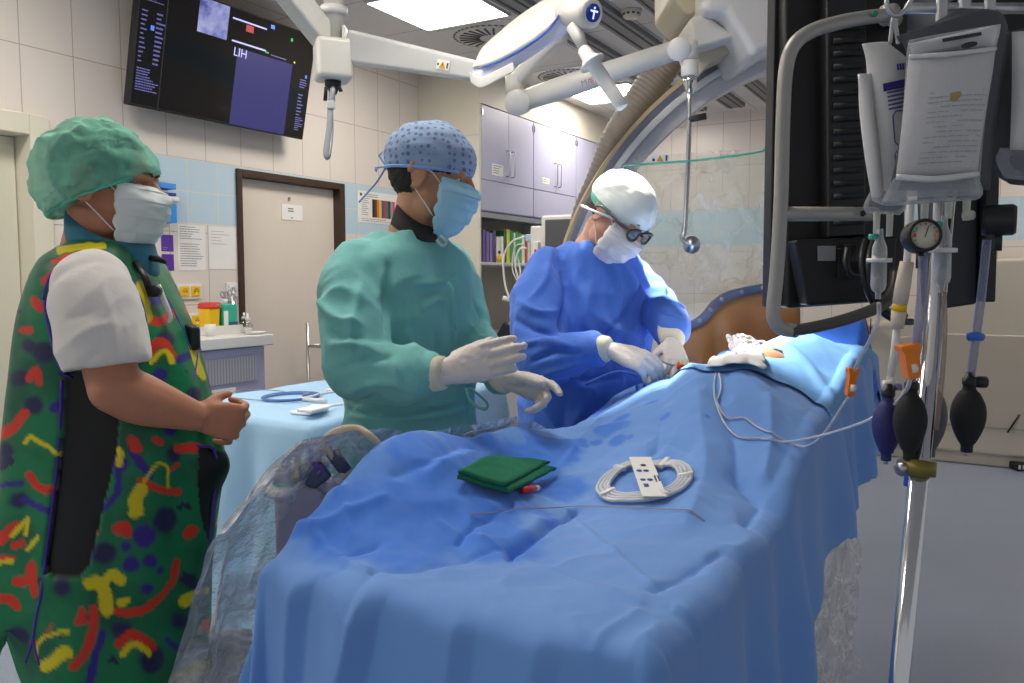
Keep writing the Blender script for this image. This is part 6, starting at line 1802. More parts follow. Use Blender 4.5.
def creases(co, no, folds, base=.0045, sc=(7, 7, 4), seed=0., fine=.0022, weight=None):
    """cloth folds: listed creases plus soft random ones, moved along the surface normal"""
    w1 = np.stack([vnoise(co, 3.1, 21.7 + seed + 9 * i, 2) for i in range(3)], 1) * .10
    q = co + w1
    r1 = 1 - np.abs(vnoise(q, sc, 11.3 + seed, 1)) * 1.6; r3 = 1 - np.abs(vnoise(q, tuple(x * 1.9 for x in sc), 31.3 + seed, 1)) * 1.6
    r2 = vnoise(co, tuple(x * 3.2 for x in sc), 4.1 + seed, 2)
    d = base * (r1 * 1.6 - 1.0) + base * .55 * (r3 * 1.6 - 1.0) + fine * r2
    if weight is not None: d = d * weight
    for pts, w, h in folds:
        dd, par = poly_dist(co, [tuple(p) for p in pts]); d = d + h * np.exp(-(dd / w) ** 1.5) * (0.25 + .75 * np.sin(np.clip(par, 0, 1) * pi) ** .5)
    return co + no * d[:, None]
def on_surface(co, fs, folds, lift=0.0):
    """fold lines given near the cloth are dropped onto it"""
    bv = BVHTree.FromPolygons(co.tolist(), fs); out = []
    for pts, w, h in folds:
        P = []
        for q in spline([tuple(p) for p in pts], 4):
            q = Vector(q); d = (q - CAM).normalized(); hit = bv.ray_cast(CAM, d)
            P.append(hit[0] if hit[0] is not None else bv.find_nearest(q)[0])
        out.append((P, w, h))
    return out

M_GLOVE = pmat('white latex', '#d6cdc6', .45, var=.04, nscale=30, bump=.12, bscale=70)
M_CUFFK = pmat('cream knitted cuff', '#d8d2bd', .9, var=.04, bump=.2, bscale=240)
M_HAIRB = pmat('black hair', '#15110f', .6, var=.2, nscale=200, bump=.3, bscale=300)
M_SCRUB = pmat('dark grey scrubs', '#3c4450', .85, var=.05)
M_CLOG = pmat('white clogs', '#d9d9d6', .5)
M_STRAPW = pmat('white elastic', '#eceae4', .7)

# ------------------------------------------------------------------ 1. man in the paint-splashed apron
LY = 1.76
def L(px, py, y=LY): return py_(px, py, y)
lm = thing('person', 'man in a green paint-splashed lead apron, teal hair net and face mask, hands clasped', 'person', Vector((L(110, 500).x, LY, 0)))
hd = Head(L(107, 188), (1, .10, -.06), (0.05, 0, 1), 1.0)
M_SKIN1 = skin_mat('ruddy skin', '#b5795c', '#c98d70')
m = MB(); hd.skull(m); nb = L(92, 262); hd.neck(m, nb, .060, .068)
fx, sy = Vector((1, 0, 0)), Vector((0, -1, 0))           # forward, the man's right (towards the camera)
loft_levels(m, [(L(97, 255), .10, .07), (L(97, 275), .17, .10), (L(103, 330), .17, .12), (L(110, 400), .155, .13), (L(113, 470), .16, .13), (L(108, 530), .165, .12)], -sy, fx)
sh, el, wr = L(93, 296, 1.60), L(115, 388, 1.545), L(194, 416, 1.655)
limb(m, [sh, sh.lerp(el, .5) , el], [.050, .050, .048]); limb(m, [el, el.lerp(wr, .35) - ZA * .004, wr], [.049, .050, .031])
sh2, el2, wr2 = L(95, 285, 1.95), L(120, 385, 2.02), L(197, 414, 1.81)
limb(m, [sh2, sh2.lerp(el2, .5), el2], [.06, .052, .046]); limb(m, [el2, el2.lerp(wr2, .35), wr2], [.047, .045, .030])
# clasped hands
hand_mb(m, wr, (L(234, 422, 1.695) - wr), (.10, 1, .02), 1, ((1.1, 1.0, .6), (1.1, 1.0, .6), (1.1, 1.0, .6), (1.1, 1.0, .6)), .01, (.58, .48, .55), 1.0, tcurl=.5, tl=.58)
hand_mb(m, wr2, (L(240, 427, 1.77) - wr2), (-.1, -1, -.05), -1, ((.55, 1.25, .7), (.6, 1.25, .7), (.65, 1.25, .7), (.7, 1.25, .7)), .03, (.5, .15, .55), 1.06)
legs(m, L(108, 560), sy, .80, ((1, -.1, 0), (1, .15, 0)), .10)
co, no, fs = voxel(m, .0048, 2)
b1_ = raw_obj('body', co, fs, M_SKIN1, lm)
hd.eyes(b1_, pmat('brown iris', '#3a2a20', .2)); hd.brows(b1_, pmat('grey brown brow', '#5a4636', .8))
# hair under the net
m = MB(); m.ell(hd.p(-.016, 0, .036), (.100, .080, .094), hd.ax(), 24, 14)
co, no, fs = voxel(m, .006, 1)
keep = (co - np.array(hd.c)) @ np.array(hd.u) > -.01 - .0 * co[:, 0]
kf = (co - np.array(hd.c)) @ np.array(hd.f)
keep &= kf < .066
fs = [f for f in fs if all(keep[i] for i in f)]; co, fs = compact(co, fs)
raw_obj('hair', co, fs, pmat('grey brown hair', '#4a4038', .8, var=.2, nscale=150), lm)
# trousers and shoes
m = MB(); loft_levels(m, [(L(108, 500), .165, .125), (L(108, 560), .175, .13), (Vector((L(108, 560).x, LY, .74)), .17, .12)], -sy, fx)
legs(m, L(108, 560), sy, .80, ((1, -.1, 0), (1, .15, 0)), .10, (.10, .078, .07, .068), False)
co, no, fs = voxel(m, .010, 3); co = creases(co, no, [], .004, (6, 6, 3))
raw_obj('trousers', co, fs, cloth_mat('white trousers', '#dcdfe4'), lm)
shoes(lm, L(108, 560), sy, ((1, -.1, 0), (1, .15, 0)), M_CLOG, .10)
# shirt sleeves
M_TEE = cloth_mat('white cotton', '#e4dfda', .85, .45, 11)
for (a0, a1, a2, a3, yy, nm) in (((92, 287), (95, 306), (102, 337), (107, 366), 1.575, 0), ((90, 272), (96, 300), (108, 335), (114, 362), 1.96, 1)):
    m = MB(); P = [L(*a0, yy + (.03 if not nm else -.03)), L(*a1, yy), L(*a2, yy - .015), L(*a3, yy - .02)]
    rr = [.072, .084, .086, .079]
    m.tube(P, rr, 26, smooth_path=6, flat=.92, up=(0, 1, 0)); m.ell(P[0], [.074] * 3)
    co, no, fs = voxel(m, .006, 2)
    fl_ = [([L(60, 350, yy - .09), L(88, 330, yy - .10), L(118, 322, yy - .08)], .010, .006), ([L(66, 320, yy - .09), L(92, 312, yy - .10)], .008, -.005), ([L(100, 278, yy - .09), L(112, 320, yy - .1), L(118, 362, yy - .09)], .008, .004), ([L(80, 372, yy - .09), L(98, 350, yy - .1)], .008, -.004)]
    co = creases(co, no, on_surface(co, fs, fl_) if not nm else [], .0045, (7, 7, 4.5), 2., .001)
    raw_obj('sleeve', co, fs, M_TEE, lm)
# lead apron
ap = [(L(108, 243), .080, 30), (L(106, 252), .130, 38), (L(105, 264), .172, 45), (L(107, 292), .190, 58), (L(111, 330), .198, 71), (L(114, 370), .205, 80), (L(117, 420), .21, 90), (L(119, 468), .215, 98), (L(115, 520), .222, 100), (L(109, 575), .23, 100), (L(105, 630), .235, 99), (L(103, 672), .235, 99)]
k = LY / F
P = spline([tuple(c) + (w, r * k) for c, w, r in ap], 21)
N_R = 330; rings = [ring(Vector(q[:3]), q[4], q[3], fx, -sy, N_R, 2.25) for q in P]
co = np.array([tuple(p) for r in rings for p in r]); nr = len(rings)
theta = np.tile(np.arange(N_R) / N_R * 2 * pi, nr)          # 0 = front, pi/2 = far side, 3pi/2 = near side
z = co[:, 2]; zt, zb_ = z.max(), z.min()
low = np.clip((zt - z) / (zt - zb_), 0, 1)
cxy = np.repeat(np.array([[q[0], q[1]] for q in P]), N_R, 0)
nrm = co[:, :2] - cxy; nrm /= np.maximum(np.linalg.norm(nrm, axis=1, keepdims=True), 1e-6)
wave = (np.sin(theta * 5 + 1.1) * .010 + np.sin(theta * 9 + z * 3) * .006 + .012 * np.sin(theta * 2 + z * 5)) * low ** 1.2
wave += .006 * vnoise(np.c_[co[:, 0] * 6, co[:, 1] * 6, co[:, 2] * 3], 1.0, 2.0, 3)
near = co[:, 1] < LY
# pattern plane of the near side: picture-like coordinates at the cloth's own depth (metres turned into strokes)
def pat(px, py): return (px * .00193, -py * .00193)
mir = co.copy(); far = ~near; mir[far, 1] = 2 * LY - mir[far, 1]          # the far side carries the same print
rel = mir - np.array(CAM); dep = rel[:, 1] * cos(PITCH) - rel[:, 2] * sin(PITCH); hgt = rel[:, 1] * sin(PITCH) + rel[:, 2] * cos(PITCH)
XZ = np.stack([(512 + F * rel[:, 0] / dep) * .00193, -(341.5 - F * hgt / dep) * .00193], 1)
XZ[far, 0] += .03
wob2 = np.c_[vnoise(np.c_[XZ * 45, near * 1.0], 1.0, 1.0, 2), vnoise(np.c_[XZ * 45, near * 1.0], 1.0, 7.0, 2)]
Q = XZ + wob2 * .0028
kk = .00193
base = np.array(rgb('#107a4c')[:3]); dark = np.array(rgb('#0b5a3e')[:3])
mo_ = np.clip(vnoise(np.c_[XZ * 9, near * 1.0], 1.0, 3.0, 4) * 1.3 + .25, 0, 1)[:, None]
dye = base * (1 - mo_) + dark * mo_
spots = vnoise(np.c_[XZ * 13, near * 1.0], 1.0, 17.0, 4)
dye = np.where((spots > .72)[:, None], np.array(rgb('#20244a')[:3]), dye)
PURP, NAVY, RED_, YEL_ = [np.array(rgb(h)[:3]) for h in ('#33248a', '#232150', '#d8321c', '#dccb12')]
fil = .45 + .55 * np.clip(vnoise(np.c_[XZ * 120, near * 1.0], 1.0, 2.0, 2) + .9, 0, 1)
def dab(col, pts, w, soft=1.2):
    global dye
    pts = [pat(*p) for p in pts]
    if len(pts) == 1: pts = pts + [(pts[0][0] + .001, pts[0][1])]
    sp_l = [tuple(p) for p in spline(pts, 4)] if len(pts) > 2 else pts
    d, _ = poly_dist(Q, sp_l); a = sstep(w * kk + soft * kk, w * kk - soft * kk, d)[:, None]
    dye = dye * (1 - a) + col * a
for px, py, r in ((45, 352, 11), (22, 378, 8), (35, 405, 9), (30, 345, 7), (165, 520, 13), (105, 552, 11), (150, 655, 13), (120, 627, 9), (15, 640, 12), (65, 585, 8), (165, 340, 9), (175, 455, 8), (205, 375, 6), (192, 395, 8), (180, 620, 7), (20, 500, 8), (8, 450, 8), (60, 300, 6)): dab(NAVY, [(px, py)], r, 3)
for px, py, r in ((120, 463, 8), (143, 535, 11), (148, 560, 7), (130, 563, 8), (145, 587, 6), (158, 570, 4), (125, 545, 5), (155, 300, 7), (160, 375, 7), (170, 430, 7)): dab(PURP, [(px, py)], r, 2)
for pts, w in (([(55, 408), (65, 402)], 5), ([(5, 484), (22, 483)], 3), ([(25, 500), (40, 507), (55, 512)], 4), ([(118, 470), (118, 490), (108, 505), (100, 512)], 3.5), ([(132, 452), (145, 470), (150, 476)], 4), ([(167, 638), (178, 646), (195, 650), (207, 652)], 3), ([(103, 630), (95, 655), (90, 680)], 4), ([(178, 360), (190, 355)], 4)): dab(PURP, pts, w)
REDS = [([(150, 320), (160, 322), (172, 314)], 4.5), ([(150, 351), (157, 343), (165, 345), (171, 356)], 4.5), ([(55, 262), (75, 256), (100, 254)], 2.5), ([(36, 300), (43, 308)], 4), ([(46, 282), (56, 272)], 3.5), ([(25, 330), (32, 330)], 3.5), ([(31, 378), (38, 370), (40, 382)], 4), ([(9, 434), (18, 424), (27, 413)], 4.5),
        ([(30, 475), (36, 485), (45, 489), (52, 489)], 4), ([(132, 440), (136, 448)], 5), ([(140, 480), (150, 485), (165, 491), (181, 492)], 3.5), ([(172, 470), (180, 464)], 1.8), ([(180, 449), (195, 448)], 5), ([(155, 440), (160, 442)], 3.5), ([(93, 532), (96, 528)], 5), ([(118, 528), (124, 526), (127, 531)], 5.5), ([(116, 608), (135, 610), (150, 602), (165, 592), (175, 578), (178, 563)], 4),
        ([(80, 620), (84, 608), (86, 618)], 3), ([(95, 606), (94, 625), (88, 645), (76, 662)], 4), ([(118, 640), (128, 632), (138, 634), (150, 643)], 4.5), ([(30, 646), (45, 637), (56, 622)], 1.3), ([(5, 540), (12, 530), (20, 525)], 4.5), ([(2, 558), (12, 558)], 3.5), ([(16, 545), (22, 543)], 3.5), ([(16, 582), (28, 580), (33, 565), (35, 592)], 5), ([(0, 597), (10, 600), (15, 607)], 4.5), ([(200, 625), (206, 630), (210, 634)], 5), ([(190, 535), (194, 530)], 4.5), ([(212, 550), (214, 560)], 3.5), ([(212, 575), (213, 585)], 3.5)]
YELS = [([(60, 252), (80, 248), (103, 247)], 3.5), ([(141, 286), (144, 300), (147, 318)], 5), ([(199, 352), (203, 366), (204, 380)], 5), ([(151, 362), (160, 353), (168, 353), (172, 362)], 2.5), ([(64, 377), (66, 388)], 3.5), ([(26, 443), (32, 437), (45, 444), (58, 453)], 2.2), ([(118, 449), (121, 455), (120, 464)], 3), ([(136, 507), (135, 500), (140, 490)], 7), ([(138, 493), (145, 478), (155, 466), (163, 464), (169, 470), (168, 487)], 1.7),
        ([(92, 581), (100, 580), (105, 590), (107, 608)], 6.5), ([(105, 580), (112, 572), (120, 578)], 5), ([(120, 600), (125, 598)], 4), ([(184, 601), (190, 596), (198, 591), (206, 590)], 3), ([(184, 602), (187, 599)], 5), ([(36, 660), (38, 645), (48, 635), (60, 630), (71, 628)], 1.8), ([(45, 667), (55, 660), (66, 650), (70, 648)], 6), ([(122, 650), (130, 640), (138, 642), (146, 650)], 3), ([(178, 680), (188, 672), (195, 668)], 9), ([(14, 535), (22, 525), (28, 520), (25, 535)], 2.2), ([(27, 550), (38, 538)], 2.2), ([(2, 562), (12, 561)], 2.2), ([(132, 513), (138, 512)], 4), ([(216, 530), (221, 528)], 5)]
for pts, w in REDS: dab(RED_, pts, w, .9)
for pts, w in YELS: dab(YEL_, pts, w, .9)
# black side opening between back and front panel (a real gap showing the black lining)
def inpoly(pts):
    pts = [pat(*p) for p in pts]; x, y = XZ[:, 0], XZ[:, 1]; ins = np.zeros(len(x), bool); j = len(pts) - 1
    for i in range(len(pts)):
        xi, yi = pts[i]; xj, yj = pts[j]
        c = ((yi > y) != (yj > y)) & (x < (xj - xi) * (y - yi) / (yj - yi + 1e-12) + xi); ins ^= c; j = i
    return ins & near
gap = inpoly([(62, 372), (100, 372), (120, 420), (118, 452), (104, 510), (95, 548), (90, 566), (82, 577), (66, 578), (46, 573), (44, 560), (52, 500), (60, 440)])
flapb = inpoly([(197, 445), (216, 455), (232, 470), (230, 492), (222, 510), (208, 545), (203, 530), (199, 490)])
blk = np.array(rgb('#101011')[:3])
dye[gap | flapb] = blk
off = wave.copy(); off[gap] -= .012
# the front panel's lifted lower flap
fl_c = np.array(pat(222, 462)); off += .036 * np.exp(-(((XZ[:, 0] - fl_c[0]) / .03) ** 2 + ((XZ[:, 1] - fl_c[1]) / .05) ** 2)) * near
co[:, :2] += nrm * off[:, None]
# scalloped hem: two rounded panels
hemz = np.interp(theta, [0, 1.2, 2.2, 2.9, 3.5, 4.0, 4.22, 4.33, 4.42, 4.6, 5.3, 2 * pi], [0, -.01, .0, .085, .095, .10, .12, .17, .10, .01, -.02, 0])
co[:, 2] += hemz * np.clip((low - .8) / .2, 0, 1)
fs = [(i * N_R + j, i * N_R + (j + 1) % N_R, (i + 1) * N_R + (j + 1) % N_R, (i + 1) * N_R + j) for i in range(nr - 1) for j in range(N_R)]
M_APRON = vcol_mat('printed apron vinyl', .45, .4, 0, 700, .04)
raw_obj('lead_apron', co, fs, M_APRON, lm, dye=dye, solid=.006)
M_TRIM = pmat('purple binding', '#4a2fa8', .6, var=.06)
bvh = BVHTree.FromPolygons(co.tolist(), fs)
def on_apron(px, py, lift=.003):
    d = ray(px, py).normalized(); h = bvh.ray_cast(CAM, d)
    return (h[0] - d * lift) if h[0] is not None and h[0].y < LY + .1 else None
for pts in ([(44, 300), (46, 288), (52, 274), (62, 263), (78, 256), (95, 255), (112, 260), (124, 270), (134, 286), (142, 305), (147, 330)], [(72, 378), (62, 372), (55, 350), (48, 325), (44, 300)], [(62, 380), (59, 440), (53, 500), (46, 555), (42, 590), (37, 615), (33, 640), (26, 662)], [(36, 618), (34, 640), (40, 665)], [(197, 446), (216, 456), (231, 469), (231, 490), (221, 512), (208, 545)], [(197, 350), (194, 372), (188, 398)], [(168, 300), (180, 325), (190, 350)]):
    P_ = [q for q in (on_apron(*p) for p in pts) if q is not None]
    if len(P_) > 2: MB().tube(P_, .0042, 8, smooth_path=4, flat=.7).build('binding', M_TRIM, lm)
MB().box(on_apron(192, 337, .012), (.03, .03, .055), (Vector((.9, -.3, -.3)).normalized(), Vector((.3, .95, 0)).normalized(), ZA)).build('buckle', M_BLACK, lm, bevel=.008)
# thyroid collar
M_TEALC = cloth_mat('petrol blue collar', '#296f86', .7, .15, 10)
ncx = L(105, 240)
rr = []
for px0, px1, py0, py1, hw in ((68, 150, 212, 262, .075), (69, 153, 220, 272, .082), (72, 156, 230, 284, .088), (80, 158, 243, 292, .09)):
    a, b = L(px0, py0), L(px1, py1); c = (a + b) / 2; ax = (b - a) / 2
    rr.append([c + ax * cos(t) + Vector((0, hw, 0)) * sin(t) for t in [2 * pi * i / 40 for i in range(40)]])
m = MB(); 
def refl(a, b, k): return a
rr2 = []
for (bk, fr, hw) in (((71, 211), (151, 250), .068), ((70, 222), (154, 262), .076), ((71, 234), (156, 275), .083), ((74, 243), (155, 290), .086)):
    a, b = L(*bk), L(*fr); c = (a + b) / 2; ax = (b - a) / 2
    rr2.append([c + ax * cos(t) + Vector((0, hw, 0)) * sin(t) + ZA * (.012 * cos(2 * t)) for t in [2 * pi * i / 40 for i in range(40)]])
m.loft(rr2, cap=False); m.build('thyroid_collar', M_TEALC, lm, solid=.008)
MB().tube([L(136, 262, 1.70), L(146, 278, 1.69), L(152, 296, 1.69)], .010, 10, flat=.5).build('collar_strap', M_BLACK, lm)
MB().lathe([(.012, -.01), (.012, .01)], L(155, 291, 1.68), (0, 1, 0), 12).build('collar_buckle', M_BLACK, lm)
MB().tube([L(150, 258, 1.74), L(158, 259, 1.74), L(166, 262, 1.75)], [.007, .007, .005], 10).build('badge_clip', M_BLACK, lm)
MB().tube([L(158, 285, 1.70), L(164, 300, 1.70), L(170, 316, 1.70), L(168, 322, 1.70)], .006, 8, smooth_path=4).build('white_cord', M_WHITE, lm)
# bouffant net
def net_mat(name, c, a):
    t = NT(name); vec = t.coord('Object')
    n = t.noise(vec, 16, 5, .6); t.set(t.mix(n, tuple(x * .8 for x in rgb(c)[:3]) + (1,), rgb(c)), .8, 0, .2)
    tr = t.n('ShaderNodeBsdfTransparent')
    mx = t.n('ShaderNodeMixShader'); t.l(t.math('MULTIPLY_ADD', t.noise(vec, 14, 4), .5, a - .25, clamp=True), mx.inputs[0]); t.l(tr.outputs[0], mx.inputs[1]); t.l(t.b.outputs[0], mx.inputs[2]); t.l(mx.outputs[0], t.out.inputs[0])
    rd = t.math('SUBTRACT', 1.0, t.math('ABSOLUTE', t.math('MULTIPLY_ADD', t.noise(vec, 11, 3, .5), 2.0, -1.0)))
    t.bump(t.math('ADD', t.math('MULTIPLY', t.math('POWER', rd, 6.0), 1.0), t.math('MULTIPLY', t.noise(vec, 45, 4), .25)), .8, .008)
    return t.m
def cap(head, name, mat, parent, c, rad, rim_f, rim_b, wr=.006, seed=0., sharp=18, cut_at=.80, tuck=.010, patch=None, low=1.0):
    """soft cap: dome gathered on a rim plane through rim_f (front height) and rim_b (back height)"""
    nu, nv = 84, 56; vs = []; loc = []
    for i in range(nu):
        for j in range(nv + 1):
            a = 2 * pi * i / nu; b = pi * j / nv
            sb = sin(b) if cos(b) > 0 else max(sin(b), 1e-4) ** low; p = np.array([cos(a) * sb, sin(a) * sb, cos(b)])
            f, r, u = c[0] + rad[0] * p[0], rad[1] * p[1], c[2] + rad[2] * p[2]
            n1 = noise.fractal(Vector((p[0] * 2.2 + seed, p[1] * 2.2, p[2] * 2.2)), .8, 2, 4); rg = 1 - abs(noise.noise(Vector((p[0] * 3.1 + seed, p[1] * 3.1 + 3, p[2] * 1.6))))
            k = 1 + (wr * 8 * n1 + wr * 6 * (rg - .6))
            f, r, u = c[0] + (f - c[0]) * k, r * k, c[2] + (u - c[2]) * k
            t = (f + .10) / .20; rim = rim_b + (rim_f - rim_b) * min(max(t, -.2), 1.2)
            if u < rim:
                dd = rim - u; s_ = max(.80, 1 - dd * 3.0); f, r, u = (f - c[0]) * s_ + c[0], r * s_, rim - min(dd * .12, tuck) + .002 * sin(a * sharp)
            vs.append(head.p(f, r, u)); loc.append((f, r, u))
    fs = []
    for i in range(nu):
        for j in range(nv):
            a, b = i * (nv + 1) + j, ((i + 1) % nu) * (nv + 1) + j
            fs.append((a, a + 1, b + 1, b))
    cut = int(nv * cut_at); fs = [f for f in fs if (f[0] % (nv + 1)) < cut]
    m = MB(); m.add(vs, fs, True)
    if patch: m.mi = [1 if patch(*[sum(loc[i][k_] for i in f) / 4 for k_ in range(3)]) else 0 for f in fs]
    return m.build(name, mat, parent)
cp = cap(hd, 'hair_net', net_mat('teal net fabric', '#86d6bb', .66), lm, (-.024, 0, .026), (.126, .104, .113), .036, -.062, .012, 3., 18, .93, .004, None, .5)
M_BAND = pmat('teal elastic', '#62c8ab', .8)
rim = []
for i in range(41):
    a = 2 * pi * i / 40; f, r = -.014 + .098 * cos(a), .086 * sin(a); rim.append(hd.p(f, r, -.064 + .098 * ((f + .10) / .20)))
MB().tube(rim, .0045, 8).build('net_band', M_BAND, cp)
hd.mask(lm, pmat('pale green white mask', '#e2e8e6', .8, var=.05, bump=.1, bscale=60), M_STRAPW, .004)

# ------------------------------------------------------------------ 2. man in the green gown
GY = 2.05
def G(px, py, y=GY): return py_(px, py, y)
gm = thing('person', 'man in green surgical gown, blue cap and blue mask, gloved hands held forward', 'person', Vector((G(407, 400).x, GY, 0)))
hg = Head(G(431, 179), (1, -.16, -.20), (.05, 0, 1), 1.0)
gf = Vector((.80, -.60, 0)); gr = Vector((-.60, -.80, 0))
M_SKIN2 = skin_mat('olive skin', '#b98262', '#cb9877')
m = MB(); hg.skull(m); hg.neck(m, G(410, 244), .056, .064)
lv = [(G(408, 240), .085, .075), (G(406, 258), .14, .09), (G(404, 284), .16, .105), (G(405, 330), .16, .115), (G(407, 385), .16, .12), (G(408, 440), .17, .125), (G(408, 500), .17, .12)]
loft_levels(m, lv, gr, gf)
rs, re, rw = G(360, 272, 1.94), G(356, 364, 1.80), G(440, 373, 1.715)
ls, le, lw = G(448, 272, 2.18), G(468, 342, 2.13), G(500, 377, 1.94)
limb(m, [rs, rs.lerp(re, .5), re], [.048, .04, .034]); limb(m, [re, re.lerp(rw, .4), rw], [.034, .032, .024])
limb(m, [ls, ls.lerp(le, .5), le], [.048, .04, .034]); limb(m, [le, le.lerp(lw, .4), lw], [.034, .032, .024])
legs(m, G(408, 500), gr, .85, ((.9, -.5, 0), (.8, -.6, 0)), .095)
co, no, fs = voxel(m, .0055, 2)
b2_ = raw_obj('body', co, fs, M_SKIN2, gm)
hg.eyes(b2_, pmat('dark iris', '#1c1512', .2)); hg.brows(b2_, M_HAIRB)
def hair_obj(head, parent, mat, c, rad, low, front, name='hair'):
    m = MB(); m.ell(head.p(*c), rad, head.ax(), 26, 16)
    co, no, fs = voxel(m, .005, 1)
    q = co - np.array(head.c); u = q @ np.array(head.u); f = q @ np.array(head.f)
    keep = (u > np.where(f < -.025, low, .012)) & (f < front)
    fs = [t for t in fs if all(keep[i] for i in t)]; co, fs = compact(co, fs)
    return raw_obj(name, co + .0012 * np.random.RandomState(1).randn(*co.shape), fs, mat, parent)
hair_obj(hg, gm, M_HAIRB, (-.016, 0, .026), (.099, .0795, .098), -.062, .06)
# gown
M_GOWN = cloth_mat('green gown cloth', '#71b5b3', .8, .38, 15)
m = MB()
lvg = [(G(408, 232), .082, .080), (G(407, 243), .125, .095), (G(405, 256), .185, .118), (G(403, 276), .205, .136), (G(403, 315), .205, .150), (G(405, 355), .195, .155), (G(407, 388), .182, .148), (G(408, 411), .178, .146), (G(408, 440), .19, .155), (Vector((G(408, 440).x, GY, .75)), .215, .175), (Vector((G(408, 440).x, GY, .38)), .25, .21)]
loft_levels(m, lvg, gr, gf)
limb(m, [rs + Vector((.0, .02, .0)), G(352, 302, 1.90), G(354, 345, 1.82), G(360, 366, 1.80)], [.080, .086, .080, .076]); limb(m, [G(358, 366, 1.80), G(388, 374, 1.77), G(415, 375, 1.74), G(431, 373, 1.725)], [.077, .068, .058, .044])
limb(m, [ls, G(459, 305, 2.17), G(467, 340, 2.13)], [.076, .070, .062]); limb(m, [G(468, 342, 2.13), G(488, 362, 2.03), G(500, 376, 1.94)], [.066, .058, .044])
co, no, fs = voxel(m, .0062, 4)
gfold = [([G(390, 262, 1.9), G(384, 300, 1.86), G(386, 335, 1.86)], .012, -.010), ([G(384, 268, 1.9), G(376, 300, 1.86)], .010, .008), ([G(362, 285, 1.83), G(352, 320, 1.80), G(350, 350, 1.76)], .013, .009), ([G(318, 300, 1.82), G(335, 318, 1.80), G(362, 325, 1.80)], .011, .010), ([G(320, 315, 1.82), G(338, 335, 1.76), G(366, 338, 1.76)], .011, -.009), ([G(330, 345, 1.74), G(352, 345, 1.72), G(378, 356, 1.72)], .012, .010), ([G(340, 370, 1.72), G(362, 358, 1.70), G(390, 358, 1.70)], .010, -.009), ([G(346, 392, 1.72), G(372, 385, 1.70), G(400, 385, 1.70)], .011, .008), ([G(350, 405, 1.74), G(380, 398, 1.7)], .010, -.008), ([G(395, 362, 1.69), G(400, 380, 1.69)], .008, .006), ([G(412, 352, 1.68), G(416, 385, 1.68)], .008, -.005),
         ([G(415, 285, 1.92), G(440, 282, 1.93), G(458, 275, 1.98)], .007, .007), ([G(420, 310, 1.9), G(438, 300, 1.9), G(455, 305, 1.95)], .013, .010), ([G(452, 290, 1.95), G(456, 330, 1.95), G(458, 380, 1.95)], .009, .007), ([G(405, 330, 1.88), G(415, 360, 1.88), G(418, 400, 1.88)], .016, .008), ([G(436, 330, 1.9), G(440, 370, 1.9), G(436, 405, 1.9)], .012, -.008), ([G(345, 411, 1.95), G(400, 413, 1.87), G(440, 410, 1.89), G(470, 404, 1.98)], .006, -.008), ([G(345, 416, 1.95), G(400, 418, 1.87), G(440, 415, 1.89), G(470, 409, 1.98)], .006, .004), ([G(472, 300, 2.08), G(482, 325, 2.05), G(478, 345, 2.05)], .010, -.008), ([G(470, 325, 2.06), G(486, 340, 2.05)], .008, .008)]
co = creases(co, no, on_surface(co, fs, [(a, b * .9, c * 1.5) for a, b, c in gfold]), .0085, (6, 6, 3.6), 1., .0022)
gown = raw_obj('surgical_gown', co, fs, M_GOWN, gm)
MB().tube([G(448, 283, 1.905), G(452, 288, 1.90), G(454, 296, 1.90), G(456, 330, 1.915)], .004, 8, smooth_path=4).build('gown_tie', M_GOWN, gown)
MB().tube([G(466, 388, 1.97), G(470, 400, 1.95), G(478, 407, 1.95), G(486, 409, 1.95), G(487, 403, 1.95), G(478, 394, 1.96), G(469, 389, 1.97), G(470, 405, 1.96), G(470, 418, 1.96)], .0045, 8, smooth_path=5, flat=.5).build('gown_tie', M_GOWN, gown)
# polo collar
m = MB(); rr = []
for (bk, fr, hw) in (((398, 207), (438, 232), .064), ((395, 216), (441, 240), .078), ((392, 227), (443, 246), .090)):
    a, b = G(*bk), G(*fr); c = (a + b) / 2; ax = (b - a) / 2
    rr.append([c + ax * cos(t) + Vector((0, hw, 0)) * sin(t) + ZA * (.008 * cos(2 * t)) for t in [2 * pi * i / 40 for i in range(40)]])
m.loft(rr, cap=False); m.build('shirt_collar', pmat('black polo cloth', '#2b2a2b', .85, var=.1, bump=.15, bscale=300), gm, solid=.005)
m = MB(); m.tube([G(440, 236, 1.955), G(447, 242, 1.95), G(443, 246, 1.95), G(437, 240, 1.955)], .004, 8, smooth_path=4); m.build('collar_edge', pmat('pale collar edge', '#9fb7bb', .8), gm)
# cuffs and gloves
def cuff(parent, a, b, r0, r1): 
    d = b - a
    MB().tube([a - d * .25, a, a.lerp(b, .5), b, b + d * .12], [r0 * .9, r0, r0 * .97, r1, r1 * .8], 24).build('knitted_cuff', M_CUFFK, parent)
cuff(gm, G(427, 373.5, 1.728), G(443, 373, 1.712), .040, .036)
cuff(gm, G(496, 374, 1.955), G(506, 379, 1.91), .038, .034)
def glove(parent, *a, **k):
    m = MB(); k.setdefault('fat', 1.10); hand_mb(m, *a, **k); co, no, fs = voxel(m, .0036, 2)
    co = creases(co, no, [], .0008, (40, 40, 40), 0., .0006)
    return raw_obj('glove', co, fs, M_GLOVE, parent)
glove(gm, G(446, 372, 1.71), G(480, 362, 1.705) - G(446, 372, 1.71), (.10, .93, -.22), 1, ((.25, .25, .15), (.16, .2, .15), (.12, .18, .15), (.14, .18, .15)), .045, (.80, .25, .50), 1.0, .06)
glove(gm, G(507, 379, 1.905), G(545, 391, 1.86) - G(507, 379, 1.905), (-.15, -.80, -.55), -1, ((.15, .35, .2), (.75, .8, .5), (.95, .9, .5), (1.05, .9, .5)), .05, (.92, .30, .25), 1.0, .07)
